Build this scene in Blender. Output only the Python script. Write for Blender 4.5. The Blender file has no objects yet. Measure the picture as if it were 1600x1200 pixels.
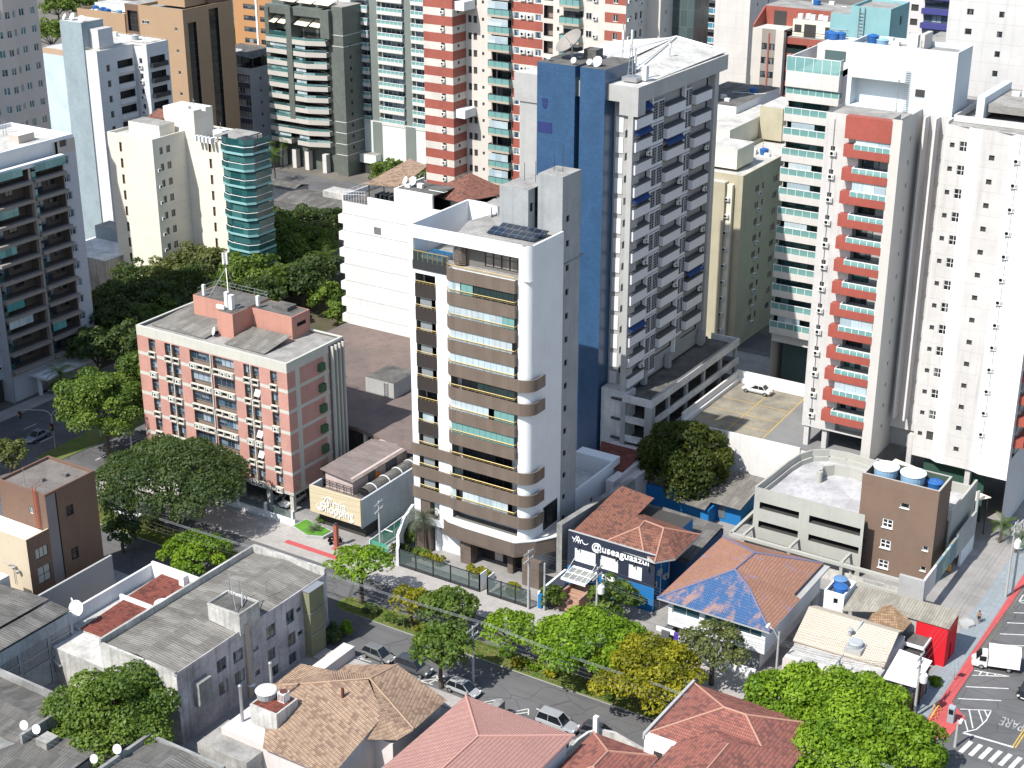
import bpy,math,random
import numpy as np
from mathutils import Vector,Matrix
R = math.radians
random.seed(7)
SC = bpy.context.scene
COL = SC.collection

# ------------------------------------------------------------------ camera, sky, sun, exposure
CAMH,FPX,PITCH,ROLL,YAW = 100.0,2440.0,R(22.7),R(0.07),R(32.3)
cd = bpy.data.cameras.new('camera'); cam = bpy.data.objects.new('camera',cd); COL.objects.link(cam)
cd.sensor_fit = 'HORIZONTAL'; cd.sensor_width = 36.0; cd.lens = 36.0 * FPX / 1600.0
cd.clip_start = 1.0; cd.clip_end = 4000.0
cam.matrix_world = Matrix.Translation((0,0,CAMH)) @ Matrix.Rotation(YAW,4,'Z') @ Matrix.Rotation(math.pi/2 - PITCH,4,'X') @ Matrix.Rotation(ROLL,4,'Z')
SC.camera = cam

SUNV = Vector((-.22,-.78,1.0)).normalized()          # towards the sun
wd = bpy.data.worlds.new('World'); SC.world = wd; wd.use_nodes = True
wt = wd.node_tree; wt.nodes.clear()
sky = wt.nodes.new('ShaderNodeTexSky'); sky.sky_type = 'NISHITA'; sky.sun_disc = False
sky.sun_elevation = math.asin(SUNV.z); sky.sun_rotation = math.atan2(SUNV.x,SUNV.y)
sky.air_density = 1.2; sky.dust_density = 1.0
bg = wt.nodes.new('ShaderNodeBackground'); bg.inputs[1].default_value = 0.13
wo = wt.nodes.new('ShaderNodeOutputWorld')
wt.links.new(sky.outputs[0],bg.inputs[0]); wt.links.new(bg.outputs[0],wo.inputs[0])
sl = bpy.data.lights.new('sun','SUN'); sl.energy = 4.7; sl.angle = R(0.5); sl.color = (1.0,0.96,0.90)
so = bpy.data.objects.new('sun',sl); COL.objects.link(so)
so.rotation_euler = (-SUNV).to_track_quat('-Z','Y').to_euler()
so.location = (0,0,150)
SC.view_settings.view_transform = 'Standard'; SC.view_settings.look = 'None'
SC.view_settings.exposure = 0.68; SC.view_settings.gamma = 1.0
SC.view_settings.use_curve_mapping = False
SC.render.engine = 'CYCLES'
SC.cycles.max_bounces = 6; SC.cycles.diffuse_bounces = 3; SC.cycles.glossy_bounces = 3
SC.cycles.transmission_bounces = 4; SC.cycles.transparent_max_bounces = 8

# ------------------------------------------------------------------ survey: photo pixel (1600 wide) at height z -> ground plan
_f = (-math.sin(YAW)*math.cos(PITCH),math.cos(YAW)*math.cos(PITCH),-math.sin(PITCH))
_r = (math.cos(YAW),math.sin(YAW),0.0)
_u = (_r[1]*_f[2]-_r[2]*_f[1],_r[2]*_f[0]-_r[0]*_f[2],_r[0]*_f[1]-_r[1]*_f[0])
_r,_u = (tuple(a*math.cos(ROLL)+b*math.sin(ROLL) for a,b in zip(_r,_u)),
          tuple(-a*math.sin(ROLL)+b*math.cos(ROLL) for a,b in zip(_r,_u)))
def at(px,py,z=0.0):
    d = [(px-800)*a + (600-py)*b + FPX*c for a,b,c in zip(_r,_u,_f)]
    t = (z-CAMH)/d[2]
    return (d[0]*t,d[1]*t)

def onS(px,py,v):
    d = [(px-800)*a + (600-py)*b + FPX*c for a,b,c in zip(_r,_u,_f)]; t = v/d[1]; return (d[0]*t,CAMH+d[2]*t)
def onE(px,py,u):
    d = [(px-800)*a + (600-py)*b + FPX*c for a,b,c in zip(_r,_u,_f)]; t = u/d[0]; return (d[1]*t,CAMH+d[2]*t)

# ------------------------------------------------------------------ materials
MATS = {}
class NT:
    def __init__(s,name):
        s.m = bpy.data.materials.new(name); s.m.use_nodes = True
        s.t = s.m.node_tree; s.t.nodes.clear()
        s.out = s.t.nodes.new('ShaderNodeOutputMaterial')
    def n(s,typ,props=None,**inp):
        nd = s.t.nodes.new('ShaderNode'+typ)
        for k,v in (props or {}).items(): setattr(nd,k,v)
        for k,v in inp.items():
            key = int(k[1:]) if k[0] == 'i' and k[1:].isdigit() else k.replace('_',' ')
            if hasattr(v,'is_linked') or isinstance(v,bpy.types.NodeSocket): s.t.links.new(v,nd.inputs[key])
            else: nd.inputs[key].default_value = v
        return nd
    def uv(s): return s.n('TexCoord').outputs['UV']
    def mp(s,vec,sc,loc=(0,0,0),rot=(0,0,0)):
        return s.n('Mapping',Vector=vec,Scale=sc,Location=loc,Rotation=rot).outputs[0]
    def noise(s,vec,scale,detail=3,rough=.55):
        return s.n('TexNoise',Vector=vec,Scale=scale,Detail=detail,Roughness=rough).outputs[0]
    def ramp(s,fac,a,b,ca=(0,0,0,1),cb=(1,1,1,1)):
        nd = s.n('ValToRGB',Fac=fac); e = nd.color_ramp.elements
        e[0].position = a; e[1].position = b; e[0].color = ca; e[1].color = cb
        return nd.outputs[0]
    def math(s,op,a,b=0.0): return s.n('Math',{'operation': op},i0=a,i1=b).outputs[0]
    def mix(s,fac,a,b,mode='MIX'):
        nd = s.t.nodes.new('ShaderNodeMix'); nd.data_type = 'RGBA'; nd.blend_type = mode
        for k,v in ((0,fac),(6,a),(7,b)):
            if isinstance(v,bpy.types.NodeSocket): s.t.links.new(v,nd.inputs[k])
            else: nd.inputs[k].default_value = v
        return nd.outputs[2]
    def rnd(s): return s.n('ObjectInfo').outputs['Random']
    def bsdf(s,col,rough=.8,spec=.3,metal=0.0,normal=None,**kw):
        p = s.n('BsdfPrincipled',Base_Color=col,Roughness=rough,Metallic=metal,**kw)
        p.inputs['Specular IOR Level'].default_value = spec
        if normal is not None: s.t.links.new(normal,p.inputs['Normal'])
        s.t.links.new(p.outputs[0],s.out.inputs[0]); return p
    def bump(s,h,strength=.4,dist=.05):
        return s.n('Bump',Height=h,Strength=strength,Distance=dist).outputs[0]
def c4(c): return (c[0],c[1],c[2],1.0)

def paint(name,col,dirt=.18,streak=.25,rough=.75,joint=0.0,scol=None,spec=.25):
    """wall paint: blotches, rain streaks running down, optional horizontal joints every `joint` metres"""
    if name in MATS: return MATS[name]
    t = NT(name); uv = t.uv()
    b = t.noise(t.mp(uv,(.22,.22,.22)),1.0,4,.6)
    fine = t.noise(t.mp(uv,(2.2,2.2,2.2)),1.0,3,.6)
    st = t.noise(t.mp(uv,(1.5,.07,1)),1.0,4,.65)
    dk = scol or tuple(c*.45 for c in col)
    c = t.mix(t.math('MULTIPLY',t.ramp(b,.35,.75),dirt*1.6),c4(col),c4(dk))
    c = t.mix(t.math('MULTIPLY',t.ramp(fine,.45,.8),dirt*.6),c,c4(dk))
    c = t.mix(t.math('MULTIPLY',t.ramp(st,.52,.8),streak),c,c4(dk))
    if joint:
        sep = t.n('SeparateXYZ',Vector=uv)
        z = t.math('FRACT',t.math('DIVIDE',sep.outputs[1],joint))
        ln = t.math('LESS_THAN',z,.05/joint)
        c = t.mix(t.math('MULTIPLY',ln,.4),c,c4(tuple(k*.4 for k in col)))
    t.bsdf(c,rough,spec,normal=t.bump(fine,.12,.02))
    MATS[name] = t.m; return t.m

def tiled(name,col,grout,w=.6,h=.3,var=.12,rough=.35,spec=.5,mort=.02):
    if name in MATS: return MATS[name]
    t = NT(name); uv = t.uv()
    a = tuple(c*(1-var) for c in col); b_ = tuple(min(1,c*(1+var)) for c in col)
    br = t.n('TexBrick',{'offset': .0},Vector=uv,Color1=c4(a),Color2=c4(b_),Mortar=c4(grout),Scale=1.0,Mortar_Size=mort,Brick_Width=w,Row_Height=h)
    n1 = t.noise(t.mp(uv,(.3,.16,1)),1.0,5,.65)
    c = t.mix(t.math('MULTIPLY',t.ramp(n1,.42,.75),.45),br.outputs[0],c4(tuple(k*.5 for k in col)))
    t.bsdf(c,rough,spec)
    MATS[name] = t.m; return t.m

def flatroof(name,col,dark,scale=.35):
    if name in MATS: return MATS[name]
    t = NT(name); uv = t.uv()
    n1 = t.noise(t.mp(uv,(scale,)*3),1.0,6,.65)
    n2 = t.noise(t.mp(uv,(scale*6,)*3),1.0,4,.6)
    c = t.mix(t.ramp(n1,.4,.68),c4(col),c4(dark))
    c = t.mix(t.math('MULTIPLY',t.ramp(n2,.5,.75),.5),c,c4(tuple(k*.6 for k in dark)))
    t.bsdf(c,.85,.2,normal=t.bump(n2,.2,.03))
    MATS[name] = t.m; return t.m

def corrugated(name,col,col2,pitch=.18,pw=1.1,ph=2.4,dark=None,lines=1.0):
    """fibre-cement / metal sheet: ribs run down the slope, sheets differ in age"""
    if name in MATS: return MATS[name]
    t = NT(name); uv = t.uv()
    br = t.n('TexBrick',{'offset': .5},Vector=t.mp(uv,(1,1,1),(.37,.2,0)),Color1=c4(col),Color2=c4(col2),Mortar=c4(tuple(k*.55 for k in col)),Scale=1.0,Mortar_Size=.022,Brick_Width=pw,Row_Height=ph,Bias=-.25)
    n1 = t.noise(t.mp(uv,(.5,.18,1)),1.0,6,.7)
    n2 = t.noise(t.mp(uv,(3,1.2,1)),1.0,4,.6)
    dk = dark or tuple(k*.3 for k in col)
    c = t.mix(t.math('MULTIPLY',t.ramp(n1,.42,.72),.75),br.outputs[0],c4(dk))
    c = t.mix(t.math('MULTIPLY',t.ramp(n2,.5,.8),.4),c,c4(dk))
    sep = t.n('SeparateXYZ',Vector=uv)
    w = t.math('SINE',t.math('MULTIPLY',sep.outputs[0],2*math.pi/pitch))
    c = t.mix(t.math('MULTIPLY',t.ramp(w,.0,.9,(1,1,1,1),(0,0,0,1)),.38*lines),c,c4(tuple(k*.4 for k in col)))
    t.bsdf(c,.85,.2,normal=t.bump(w,.6*lines,.03))
    MATS[name] = t.m; return t.m

def rooftile(name,col,col2,dark,wear=.5,pw=.24,ph=.38,patch=None,patchcol=None):
    """clay barrel tiles: columns run down the slope, every tile its own tint, dark weathered patches"""
    if name in MATS: return MATS[name]
    t = NT(name); uv = t.uv()
    br = t.n('TexBrick',{'offset': .0},Vector=uv,Color1=c4(col),Color2=c4(col2),Mortar=c4(tuple(k*.35 for k in col)),Scale=1.0,Mortar_Size=.03,Brick_Width=pw,Row_Height=ph)
    big = t.n('TexBrick',{'offset': .5},Vector=t.mp(uv,(1,1,1),(.11,.07,0)),Color1=(0,0,0,1),Color2=(1,1,1,1),Mortar=(.3,.3,.3,1),Scale=1.0,Mortar_Size=0.0,Brick_Width=pw*2,Row_Height=ph)
    n1 = t.noise(t.mp(uv,(.35,.35,.35)),1.0,5,.65)
    f = t.math('MULTIPLY',t.ramp(n1,.36,.52),t.ramp(big.outputs[0],.62,.74))
    c = t.mix(t.math('MULTIPLY',f,wear),br.outputs[0],c4(dark))
    n3 = t.noise(t.mp(uv,(.15,.15,.15)),1.0,3,.5)
    c = t.mix(t.math('MULTIPLY',t.ramp(n3,.4,.7),.35),c,c4(tuple(k*.6 for k in col)))
    if patch:
        n2 = t.noise(t.mp(uv,(.5,.3,1),(3,1,0)),1.0,4,.7)
        c = t.mix(t.math('MULTIPLY',t.ramp(n2,patch,patch+.12),t.ramp(big.outputs[0],.1,.6,(.6,.6,.6,1))),c,c4(patchcol))
    sep = t.n('SeparateXYZ',Vector=uv)
    w = t.math('SINE',t.math('MULTIPLY',sep.outputs[0],2*math.pi/pw))
    c = t.mix(t.math('MULTIPLY',t.ramp(w,.0,.8,(1,1,1,1),(0,0,0,1)),.3),c,c4(tuple(k*.4 for k in col)))
    sz = t.math('FRACT',t.math('DIVIDE',sep.outputs[1],ph))
    h = t.math('ADD',t.math('MULTIPLY',w,.5),t.math('MULTIPLY',sz,-.5))
    t.bsdf(c,.8,.2,normal=t.bump(h,.8,.05))
    MATS[name] = t.m; return t.m

def plain(name,col,rough=.5,spec=.4,metal=0.0):
    if name in MATS: return MATS[name]
    t = NT(name); n = t.noise(t.n('TexCoord').outputs['Object'],3.0,3)
    c = t.mix(t.math('MULTIPLY',n,.3),c4(col),c4(tuple(k*.65 for k in col)))
    t.bsdf(c,rough,spec,metal); MATS[name] = t.m; return t.m

def glazing(name,dark,mid,light,pl=.25,rough=.08):
    """window glass with blinds or curtains behind: every window differs"""
    if name in MATS: return MATS[name]
    t = NT(name); r = t.rnd(); sg = t.n('SeparateXYZ',Vector=t.n('TexCoord').outputs['Generated'])
    wn = t.n('TexWhiteNoise',{'noise_dimensions': '2D'},Vector=t.n('CombineXYZ',X=t.math('MULTIPLY',r,91.7),Y=t.math('FLOOR',t.math('MULTIPLY',sg.outputs[0],2.99))).outputs[0])
    nd = t.n('ValToRGB',Fac=wn.outputs[0]); cr = nd.color_ramp; cr.interpolation = 'CONSTANT'
    cr.elements[0].color = c4(dark); cr.elements[1].position = .45; cr.elements[1].color = c4(mid)
    e = cr.elements.new(1-pl*.7); e.color = c4(light)
    w2 = t.n('SeparateXYZ',Vector=wn.outputs[1]).outputs[1]               # a blind let down by a random amount
    bl = t.math('MULTIPLY',t.math('GREATER_THAN',t.math('ADD',sg.outputs[2],t.math('MULTIPLY',w2,1.1)),1.25),min(1.0,pl*2.6))
    n = t.noise(t.mp(t.uv(),(3.0,.4,1)),1.0,2)
    c = t.mix(t.math('MULTIPLY',n,.6),t.mix(bl,nd.outputs[0],c4(tuple(k*.8 for k in light))),c4(tuple(k*.4 for k in mid)))
    t.bsdf(c,rough,.6); MATS[name] = t.m; return t.m

def clearglass(name,tint,dens=.45,rough=.05):
    if name in MATS: return MATS[name]
    t = NT(name)
    tr = t.n('BsdfTransparent',Color=c4(tuple(1-(1-k)*.35 for k in tint)))
    p = t.n('BsdfPrincipled',Base_Color=c4(tint),Roughness=rough); p.inputs['Specular IOR Level'].default_value = .6
    mx = t.n('MixShader',i0=dens,i1=tr.outputs[0],i2=p.outputs[0])
    t.t.links.new(mx.outputs[0],t.out.inputs[0]); MATS[name] = t.m; return t.m

def leafmat(name,a,b,trans=.35):
    if name in MATS: return MATS[name]
    t = NT(name)
    at_ = t.n('Attribute',{'attribute_name': 'tint','attribute_type': 'GEOMETRY'}).outputs['Fac']
    c = t.mix(at_,c4(a),c4(b))
    hs = t.n('HueSaturation',Color=c,Value=t.math('ADD',t.math('MULTIPLY',t.rnd(),.25),.87)).outputs[0]
    p = t.n('BsdfPrincipled',Base_Color=hs,Roughness=.55); p.inputs['Specular IOR Level'].default_value = .25
    tl = t.n('BsdfTranslucent',Color=t.mix(.5,hs,(.25,.35,.02,1),'MIX'))
    mx = t.n('MixShader',i0=trans,i1=p.outputs[0],i2=tl.outputs[0])
    t.t.links.new(mx.outputs[0],t.out.inputs[0]); MATS[name] = t.m; return t.m

def ground(name,col,dark,sc=.15,grain=8.0,rough=.9,cracks=False):
    if name in MATS: return MATS[name]
    t = NT(name); o = t.n('TexCoord').outputs['Object']
    n1 = t.noise(t.mp(o,(sc,)*3),1.0,5,.6); n2 = t.noise(t.mp(o,(grain,)*3),1.0,3,.6)
    c = t.mix(t.ramp(n1,.38,.68),c4(col),c4(dark))
    c = t.mix(t.math('MULTIPLY',t.ramp(n2,.45,.75),.35),c,c4(tuple(k*.55 for k in dark)))
    if cracks:   # tar seams and tyre-worn streaks along the street
        n4 = t.noise(t.mp(o,(.05,1.1,1)),1.0,4,.6)
        c = t.mix(t.math('MULTIPLY',t.ramp(n4,.5,.72),.4),c,c4(tuple(k*.6 for k in dark)))
        v = t.n('TexVoronoi',{'feature': 'DISTANCE_TO_EDGE'},Vector=t.mp(o,(.22,.35,1)),Scale=1.0).outputs[0]
        c = t.mix(t.math('MULTIPLY',t.math('LESS_THAN',v,.012),.5),c,c4(tuple(k*.5 for k in dark)))
    t.bsdf(c,rough,.2,normal=t.bump(n2,.25,.01)); MATS[name] = t.m; return t.m

def paving(name,col,dark,w=.6,h=.6):
    if name in MATS: return MATS[name]
    t = NT(name); o = t.n('TexCoord').outputs['Object']
    br = t.n('TexBrick',{'offset': .0},Vector=o,Color1=c4(col),Color2=c4(tuple(k*.88 for k in col)),Mortar=c4(dark),Scale=1.0,Mortar_Size=.02,Brick_Width=w,Row_Height=h)
    n1 = t.noise(t.mp(o,(.3,)*3),1.0,6,.65)
    c = t.mix(t.math('MULTIPLY',t.ramp(n1,.42,.7),.6),br.outputs[0],c4(dark))
    t.bsdf(c,.85,.2); MATS[name] = t.m; return t.m
# ------------------------------------------------------------------ mesh helpers
class MB:
    """collects faces (with a material slot each) and links them as ONE mesh object"""
    def __init__(s): s.v = []; s.f = []; s.m = []
    def face(s,pts,mi=0):
        i = len(s.v); s.v += [tuple(p) for p in pts]; s.f.append(list(range(i,i+len(pts)))); s.m.append(mi)
    def box(s,x0,x1,y0,y1,z0,z1,mi=0,top=None,skip=''):
        if x0 > x1: x0,x1 = x1,x0
        if y0 > y1: y0,y1 = y1,y0
        a,b,c,d = (x0,y0),(x1,y0),(x1,y1),(x0,y1)
        s.prism([a,b,c,d],z0,z1,mi,top,skip); return s
    def prism(s,pts,z0,z1,mi=0,top=None,skip=''):
        """pts counter-clockwise seen from above; z0/z1 numbers or per-point lists"""
        n = len(pts)
        za = z0 if isinstance(z0,(list,tuple)) else [z0]*n
        zb = z1 if isinstance(z1,(list,tuple)) else [z1]*n
        i = len(s.v)
        s.v += [(p[0],p[1],z) for p,z in zip(pts,za)] + [(p[0],p[1],z) for p,z in zip(pts,zb)]
        for k in range(n):
            l = (k+1) % n; s.f.append([i+k,i+l,i+n+l,i+n+k]); s.m.append(mi)
        if 't' not in skip: s.f.append([i+n+k for k in range(n)]); s.m.append(mi if top is None else top)
        if 'b' not in skip: s.f.append([i+k for k in range(n)][::-1]); s.m.append(mi)
        return s
    def ring(s,pts,th,z0,z1,mi=0,top=None):
        """parapet of thickness th just inside an axis-aligned rectangle (x0,x1,y0,y1)"""
        x0,x1,y0,y1 = pts
        s.box(x0,x1,y0,y0+th,z0,z1,mi,top); s.box(x0,x1,y1-th,y1,z0,z1,mi,top)
        s.box(x0,x0+th,y0+th,y1-th,z0,z1,mi,top); s.box(x1-th,x1,y0+th,y1-th,z0,z1,mi,top); return s
    def tube(s,p,q,r,n=6,mi=0,r2=None,cap=True):
        p = Vector(p); q = Vector(q); d = (q-p)
        if d.length < 1e-6: return s
        d.normalize(); a = d.orthogonal().normalized(); b = d.cross(a); r2 = r if r2 is None else r2
        i = len(s.v)
        for c,rr in ((p,r),(q,r2)):
            for k in range(n):
                t = 2*math.pi*k/n; s.v.append(tuple(c + a*math.cos(t)*rr + b*math.sin(t)*rr))
        for k in range(n):
            l = (k+1) % n; s.f.append([i+k,i+l,i+n+l,i+n+k]); s.m.append(mi)
        if cap:
            s.f.append([i+k for k in range(n)][::-1]); s.m.append(mi); s.f.append([i+n+k for k in range(n)]); s.m.append(mi)
        return s
    def path(s,pts,r,n=5,mi=0):
        for a,b in zip(pts[:-1],pts[1:]): s.tube(a,b,r,n,mi)
        return s
    def lathe(s,c,prof,n=16,mi=0,mif=None):
        """prof: list of (radius, z) from bottom to top"""
        i = len(s.v)
        for r,z in prof:
            for k in range(n):
                t = 2*math.pi*k/n; s.v.append((c[0]+r*math.cos(t),c[1]+r*math.sin(t),c[2]+z))
        for j in range(len(prof)-1):
            for k in range(n):
                l = (k+1) % n; s.f.append([i+j*n+k,i+j*n+l,i+(j+1)*n+l,i+(j+1)*n+k]); s.m.append(mi if mif is None else mif[j])
        s.f.append([i+(len(prof)-1)*n+k for k in range(n)]); s.m.append(mi if mif is None else mif[-1])
        s.f.append([i+k for k in range(n)][::-1]); s.m.append(mi if mif is None else mif[0]); return s
    def facade(s,o,e,L,z0,z1,holes=(),mi=0,rmi=None,bmi=None,matf=None,sx=(),sz=()):
        """wall plane from o along unit e (outward normal = e turned clockwise) with real openings:
        holes = (a0, a1, z0, z1, depth); each gets reveals and a back wall at its depth"""
        n = (e[1],-e[0]); rmi = mi if rmi is None else rmi; bmi = rmi if bmi is None else bmi
        P = lambda a,z,d=0.0: (o[0]+e[0]*a-n[0]*d,o[1]+e[1]*a-n[1]*d,z)
        holes = [(max(0,h[0]),min(L,h[1]),max(z0,h[2]),min(z1,h[3]),h[4]) for h in holes]
        holes = [h for h in holes if h[1]-h[0] > .02 and h[3]-h[2] > .02]
        xs = sorted({round(x,3) for x in [0,L]+[h[0] for h in holes]+[h[1] for h in holes]+[x for x in sx if 0 < x < L]})
        zs = sorted({round(x,3) for x in [z0,z1]+[h[2] for h in holes]+[h[3] for h in holes]+[x for x in sz if z0 < x < z1]})
        for j in range(len(zs)-1):
            cz = (zs[j]+zs[j+1])/2
            run = None
            row = [h for h in holes if h[2] < cz < h[3]]
            for i in range(len(xs)-1):
                cx = (xs[i]+xs[i+1])/2
                solid = not any(h[0] < cx < h[1] for h in row)
                m = (matf(cx,cz) if matf else mi) if solid else None
                if run and run[2] == m: run[1] = xs[i+1]
                else:
                    if run and run[2] is not None: s.face([P(run[0],zs[j]),P(run[1],zs[j]),P(run[1],zs[j+1]),P(run[0],zs[j+1])],run[2])
                    run = [xs[i],xs[i+1],m]
            if run and run[2] is not None: s.face([P(run[0],zs[j]),P(run[1],zs[j]),P(run[1],zs[j+1]),P(run[0],zs[j+1])],run[2])
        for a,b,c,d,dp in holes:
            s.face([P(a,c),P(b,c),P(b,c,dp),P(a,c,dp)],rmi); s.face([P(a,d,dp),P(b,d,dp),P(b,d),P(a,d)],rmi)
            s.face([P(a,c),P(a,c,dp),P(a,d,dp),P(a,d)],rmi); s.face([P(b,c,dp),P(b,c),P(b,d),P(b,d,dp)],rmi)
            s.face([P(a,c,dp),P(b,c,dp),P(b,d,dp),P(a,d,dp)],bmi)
        return s
    def mesh(s,name,mats):
        me = bpy.data.meshes.new(name); me.from_pydata(s.v,[],s.f)
        for m in mats: me.materials.append(m)
        if len(mats) > 1: me.polygons.foreach_set('material_index',s.m)
        uvl = me.uv_layers.new(name='UVMap'); uv = []
        for p,f in zip(me.polygons,s.f):
            n = p.normal
            h = math.hypot(n.x,n.y)
            if h < .05: tx,ty,tz = 1.0,0.0,0.0
            else: tx,ty,tz = -n.y/h,n.x/h,0.0
            sx_,sy_,sz_ = n.y*tz-n.z*ty,n.z*tx-n.x*tz,n.x*ty-n.y*tx
            for i in f:
                q = s.v[i]; uv += [q[0]*tx+q[1]*ty+q[2]*tz,q[0]*sx_+q[1]*sy_+q[2]*sz_]
        uvl.data.foreach_set('uv',uv); me.update(); return me
    def build(s,name,mats,parent=None,world=True,smooth=False):
        """world=True: the vertices are world coordinates, shifted to the (unrotated) parent's base"""
        if not isinstance(mats,(list,tuple)): mats = [mats]
        if parent is not None and world:
            l = wloc(parent); s.v = [(x-l[0],y-l[1],z-l[2]) for x,y,z in s.v]
        me = s.mesh(name,mats)
        if smooth: me.polygons.foreach_set('use_smooth',[True]*len(me.polygons))
        o = bpy.data.objects.new(name,me); COL.objects.link(o)
        if parent is not None: o.parent = parent
        return o
def wloc(o):
    x = y = z = 0.0
    while o is not None: x += o.location.x; y += o.location.y; z += o.location.z; o = o.parent
    return (x,y,z)
def tag(o,label=None,cat=None,group=None,kind=None):
    if label: o['label'] = label
    if cat: o['category'] = cat
    if group: o['group'] = group
    if kind or (label and cat): o['kind'] = kind or 'thing'
    return o
def thing(name,label,cat,loc=(0,0,0),rz=0.0,group=None):
    o = bpy.data.objects.new(name,None); COL.objects.link(o); o.empty_display_size = .5
    o.location = loc if len(loc) == 3 else (loc[0],loc[1],0.0); o.rotation_euler = (0,0,rz)
    return tag(o,label,cat,group)
def copy_tree(o,parent=None):
    c = o.copy(); COL.objects.link(c); c.parent = parent
    for ch in list(o.children): copy_tree(ch,c)
    return c
def inst(name,me,parent,loc,rz=0.0,scale=None):
    """a part that shares a mesh: loc is in world coordinates"""
    o = bpy.data.objects.new(name,me); COL.objects.link(o); l = wloc(parent); o.parent = parent
    o.location = (loc[0]-l[0],loc[1]-l[1],loc[2]-l[2]); o.rotation_euler = (0,0,rz)
    if scale: o.scale = scale
    return o
_CACHE = {}
def cached(key,fn):
    if key not in _CACHE: _CACHE[key] = fn()
    return _CACHE[key]
FACE = {'S': ((1,0),0.0),'E': ((0,1),math.pi/2),'N': ((-1,0),math.pi),'W': ((0,-1),-math.pi/2)}

def win_mesh(w,h,frame,glass,cols=2,rows=1,sill=None,fw=.06):
    """window, local x along the wall, front towards -y, set to sit in a reveal"""
    def mk():
        b = MB()
        b.box(0,w,-.02,.03,0,h,1)
        b.box(0,w,-.06,-.02,0,fw); b.box(0,w,-.06,-.02,h-fw,h); b.box(0,fw,-.06,-.02,fw,h-fw); b.box(w-fw,w,-.06,-.02,fw,h-fw)
        for i in range(1,cols): x = w*i/cols; b.box(x-fw/2,x+fw/2,-.06,-.02,fw,h-fw)
        for j in range(1,rows): z = h*j/rows; b.box(fw,w-fw,-.055,-.02,z-fw/2,z+fw/2)
        ms = [frame,glass]
        if sill: b.box(-.08,w+.08,-.3,-.02,-.08,0,2); ms.append(sill)
        return b.mesh('window',ms)
    return cached(('win',round(w,2),round(h,2),frame.name,glass.name,cols,rows,sill.name if sill else ''),mk)

def ac_mesh(w=.85,h=.6,d=.35):
    def mk():
        b = MB(); b.box(0,w,-d,0,0,h,0); b.lathe((0,0,0),[(.01,0),(.01,.01)],3)
        # round fan grille and slots on the front
        n = 12; cx,cz,r = w*.38,h*.5,h*.38
        b.face([(cx+r*math.cos(2*math.pi*k/n),-d-.006,cz+r*math.sin(2*math.pi*k/n)) for k in range(n)],1)
        for k in range(4): b.box(w*.74,w*.95,-d-.01,-d,h*(.2+.17*k),h*(.28+.17*k),1)
        b.box(.05,.12,-d,0,-.06,0,1); b.box(w-.12,w-.05,-d,0,-.06,0,1)
        return b.mesh('air_conditioner',[M_acwhite,M_dark])
    return cached(('ac',w,h,d),mk)

def put(root,name,me,face,a,z,plane,depth=0.0):
    """place a part on a wall: face S (plane = v, a = u) or E (plane = u, a = v)"""
    e,rz = FACE[face]
    if face == 'S': loc = (a,plane+depth,z)
    elif face == 'E': loc = (plane-depth,a,z)
    elif face == 'N': loc = (a,plane-depth,z)
    else: loc = (plane+depth,a,z)
    return inst(name,me,root,loc,rz)

def hip_roof(b,x0,x1,y0,y1,ze,zr,ov=.5,mi=0,th=.12,inset=None,axis=None,fmi=None):
    """hip roof over a rectangle: four sloping faces with a thickness, ridge on the long axis"""
    x0 -= ov; x1 += ov; y0 -= ov; y1 += ov
    w,d = x1-x0,y1-y0; axis = axis or ('x' if w >= d else 'y')
    ins = inset if inset is not None else min(w,d)/2
    if axis == 'x': A,B = (x0+ins,(y0+y1)/2,zr),(x1-ins,(y0+y1)/2,zr)
    else: A,B = ((x0+x1)/2,y0+ins,zr),((x0+x1)/2,y1-ins,zr)
    c = [(x0,y0,ze),(x1,y0,ze),(x1,y1,ze),(x0,y1,ze)]
    if axis == 'x':
        fs = [[c[0],c[1],B,A],[c[1],c[2],B],[c[2],c[3],A,B],[c[3],c[0],A]]
    else:
        fs = [[c[0],c[1],A],[c[1],c[2],B,A],[c[2],c[3],B],[c[3],c[0],A,B]]
    for f in fs: b.face(f,mi)
    fm = mi if fmi is None else fmi
    for k in range(4):
        p,q = c[k],c[(k+1) % 4]; b.face([(p[0],p[1],ze-th),(q[0],q[1],ze-th),q,p],fm)
    b.face([(p[0],p[1],ze-th) for p in c][::-1],fm)
    return [A,B],c
def ridge_caps(b,segs,r=.13,mi=0):
    for p,q in segs: b.tube((p[0],p[1],p[2]+.02),(q[0],q[1],q[2]+.02),r,6,mi)
def sheet(b,p0,p1,p2,p3,th=.08,mi=0,fmi=None):
    """a sloping roof sheet through four points, with thickness"""
    P = [p0,p1,p2,p3]; Q = [(x,y,z-th) for x,y,z in P]; fm = mi if fmi is None else fmi
    b.face(P,mi); b.face(Q[::-1],fm)
    for k in range(4): l = (k+1) % 4; b.face([Q[k],Q[l],P[l],P[k]],fm)
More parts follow.
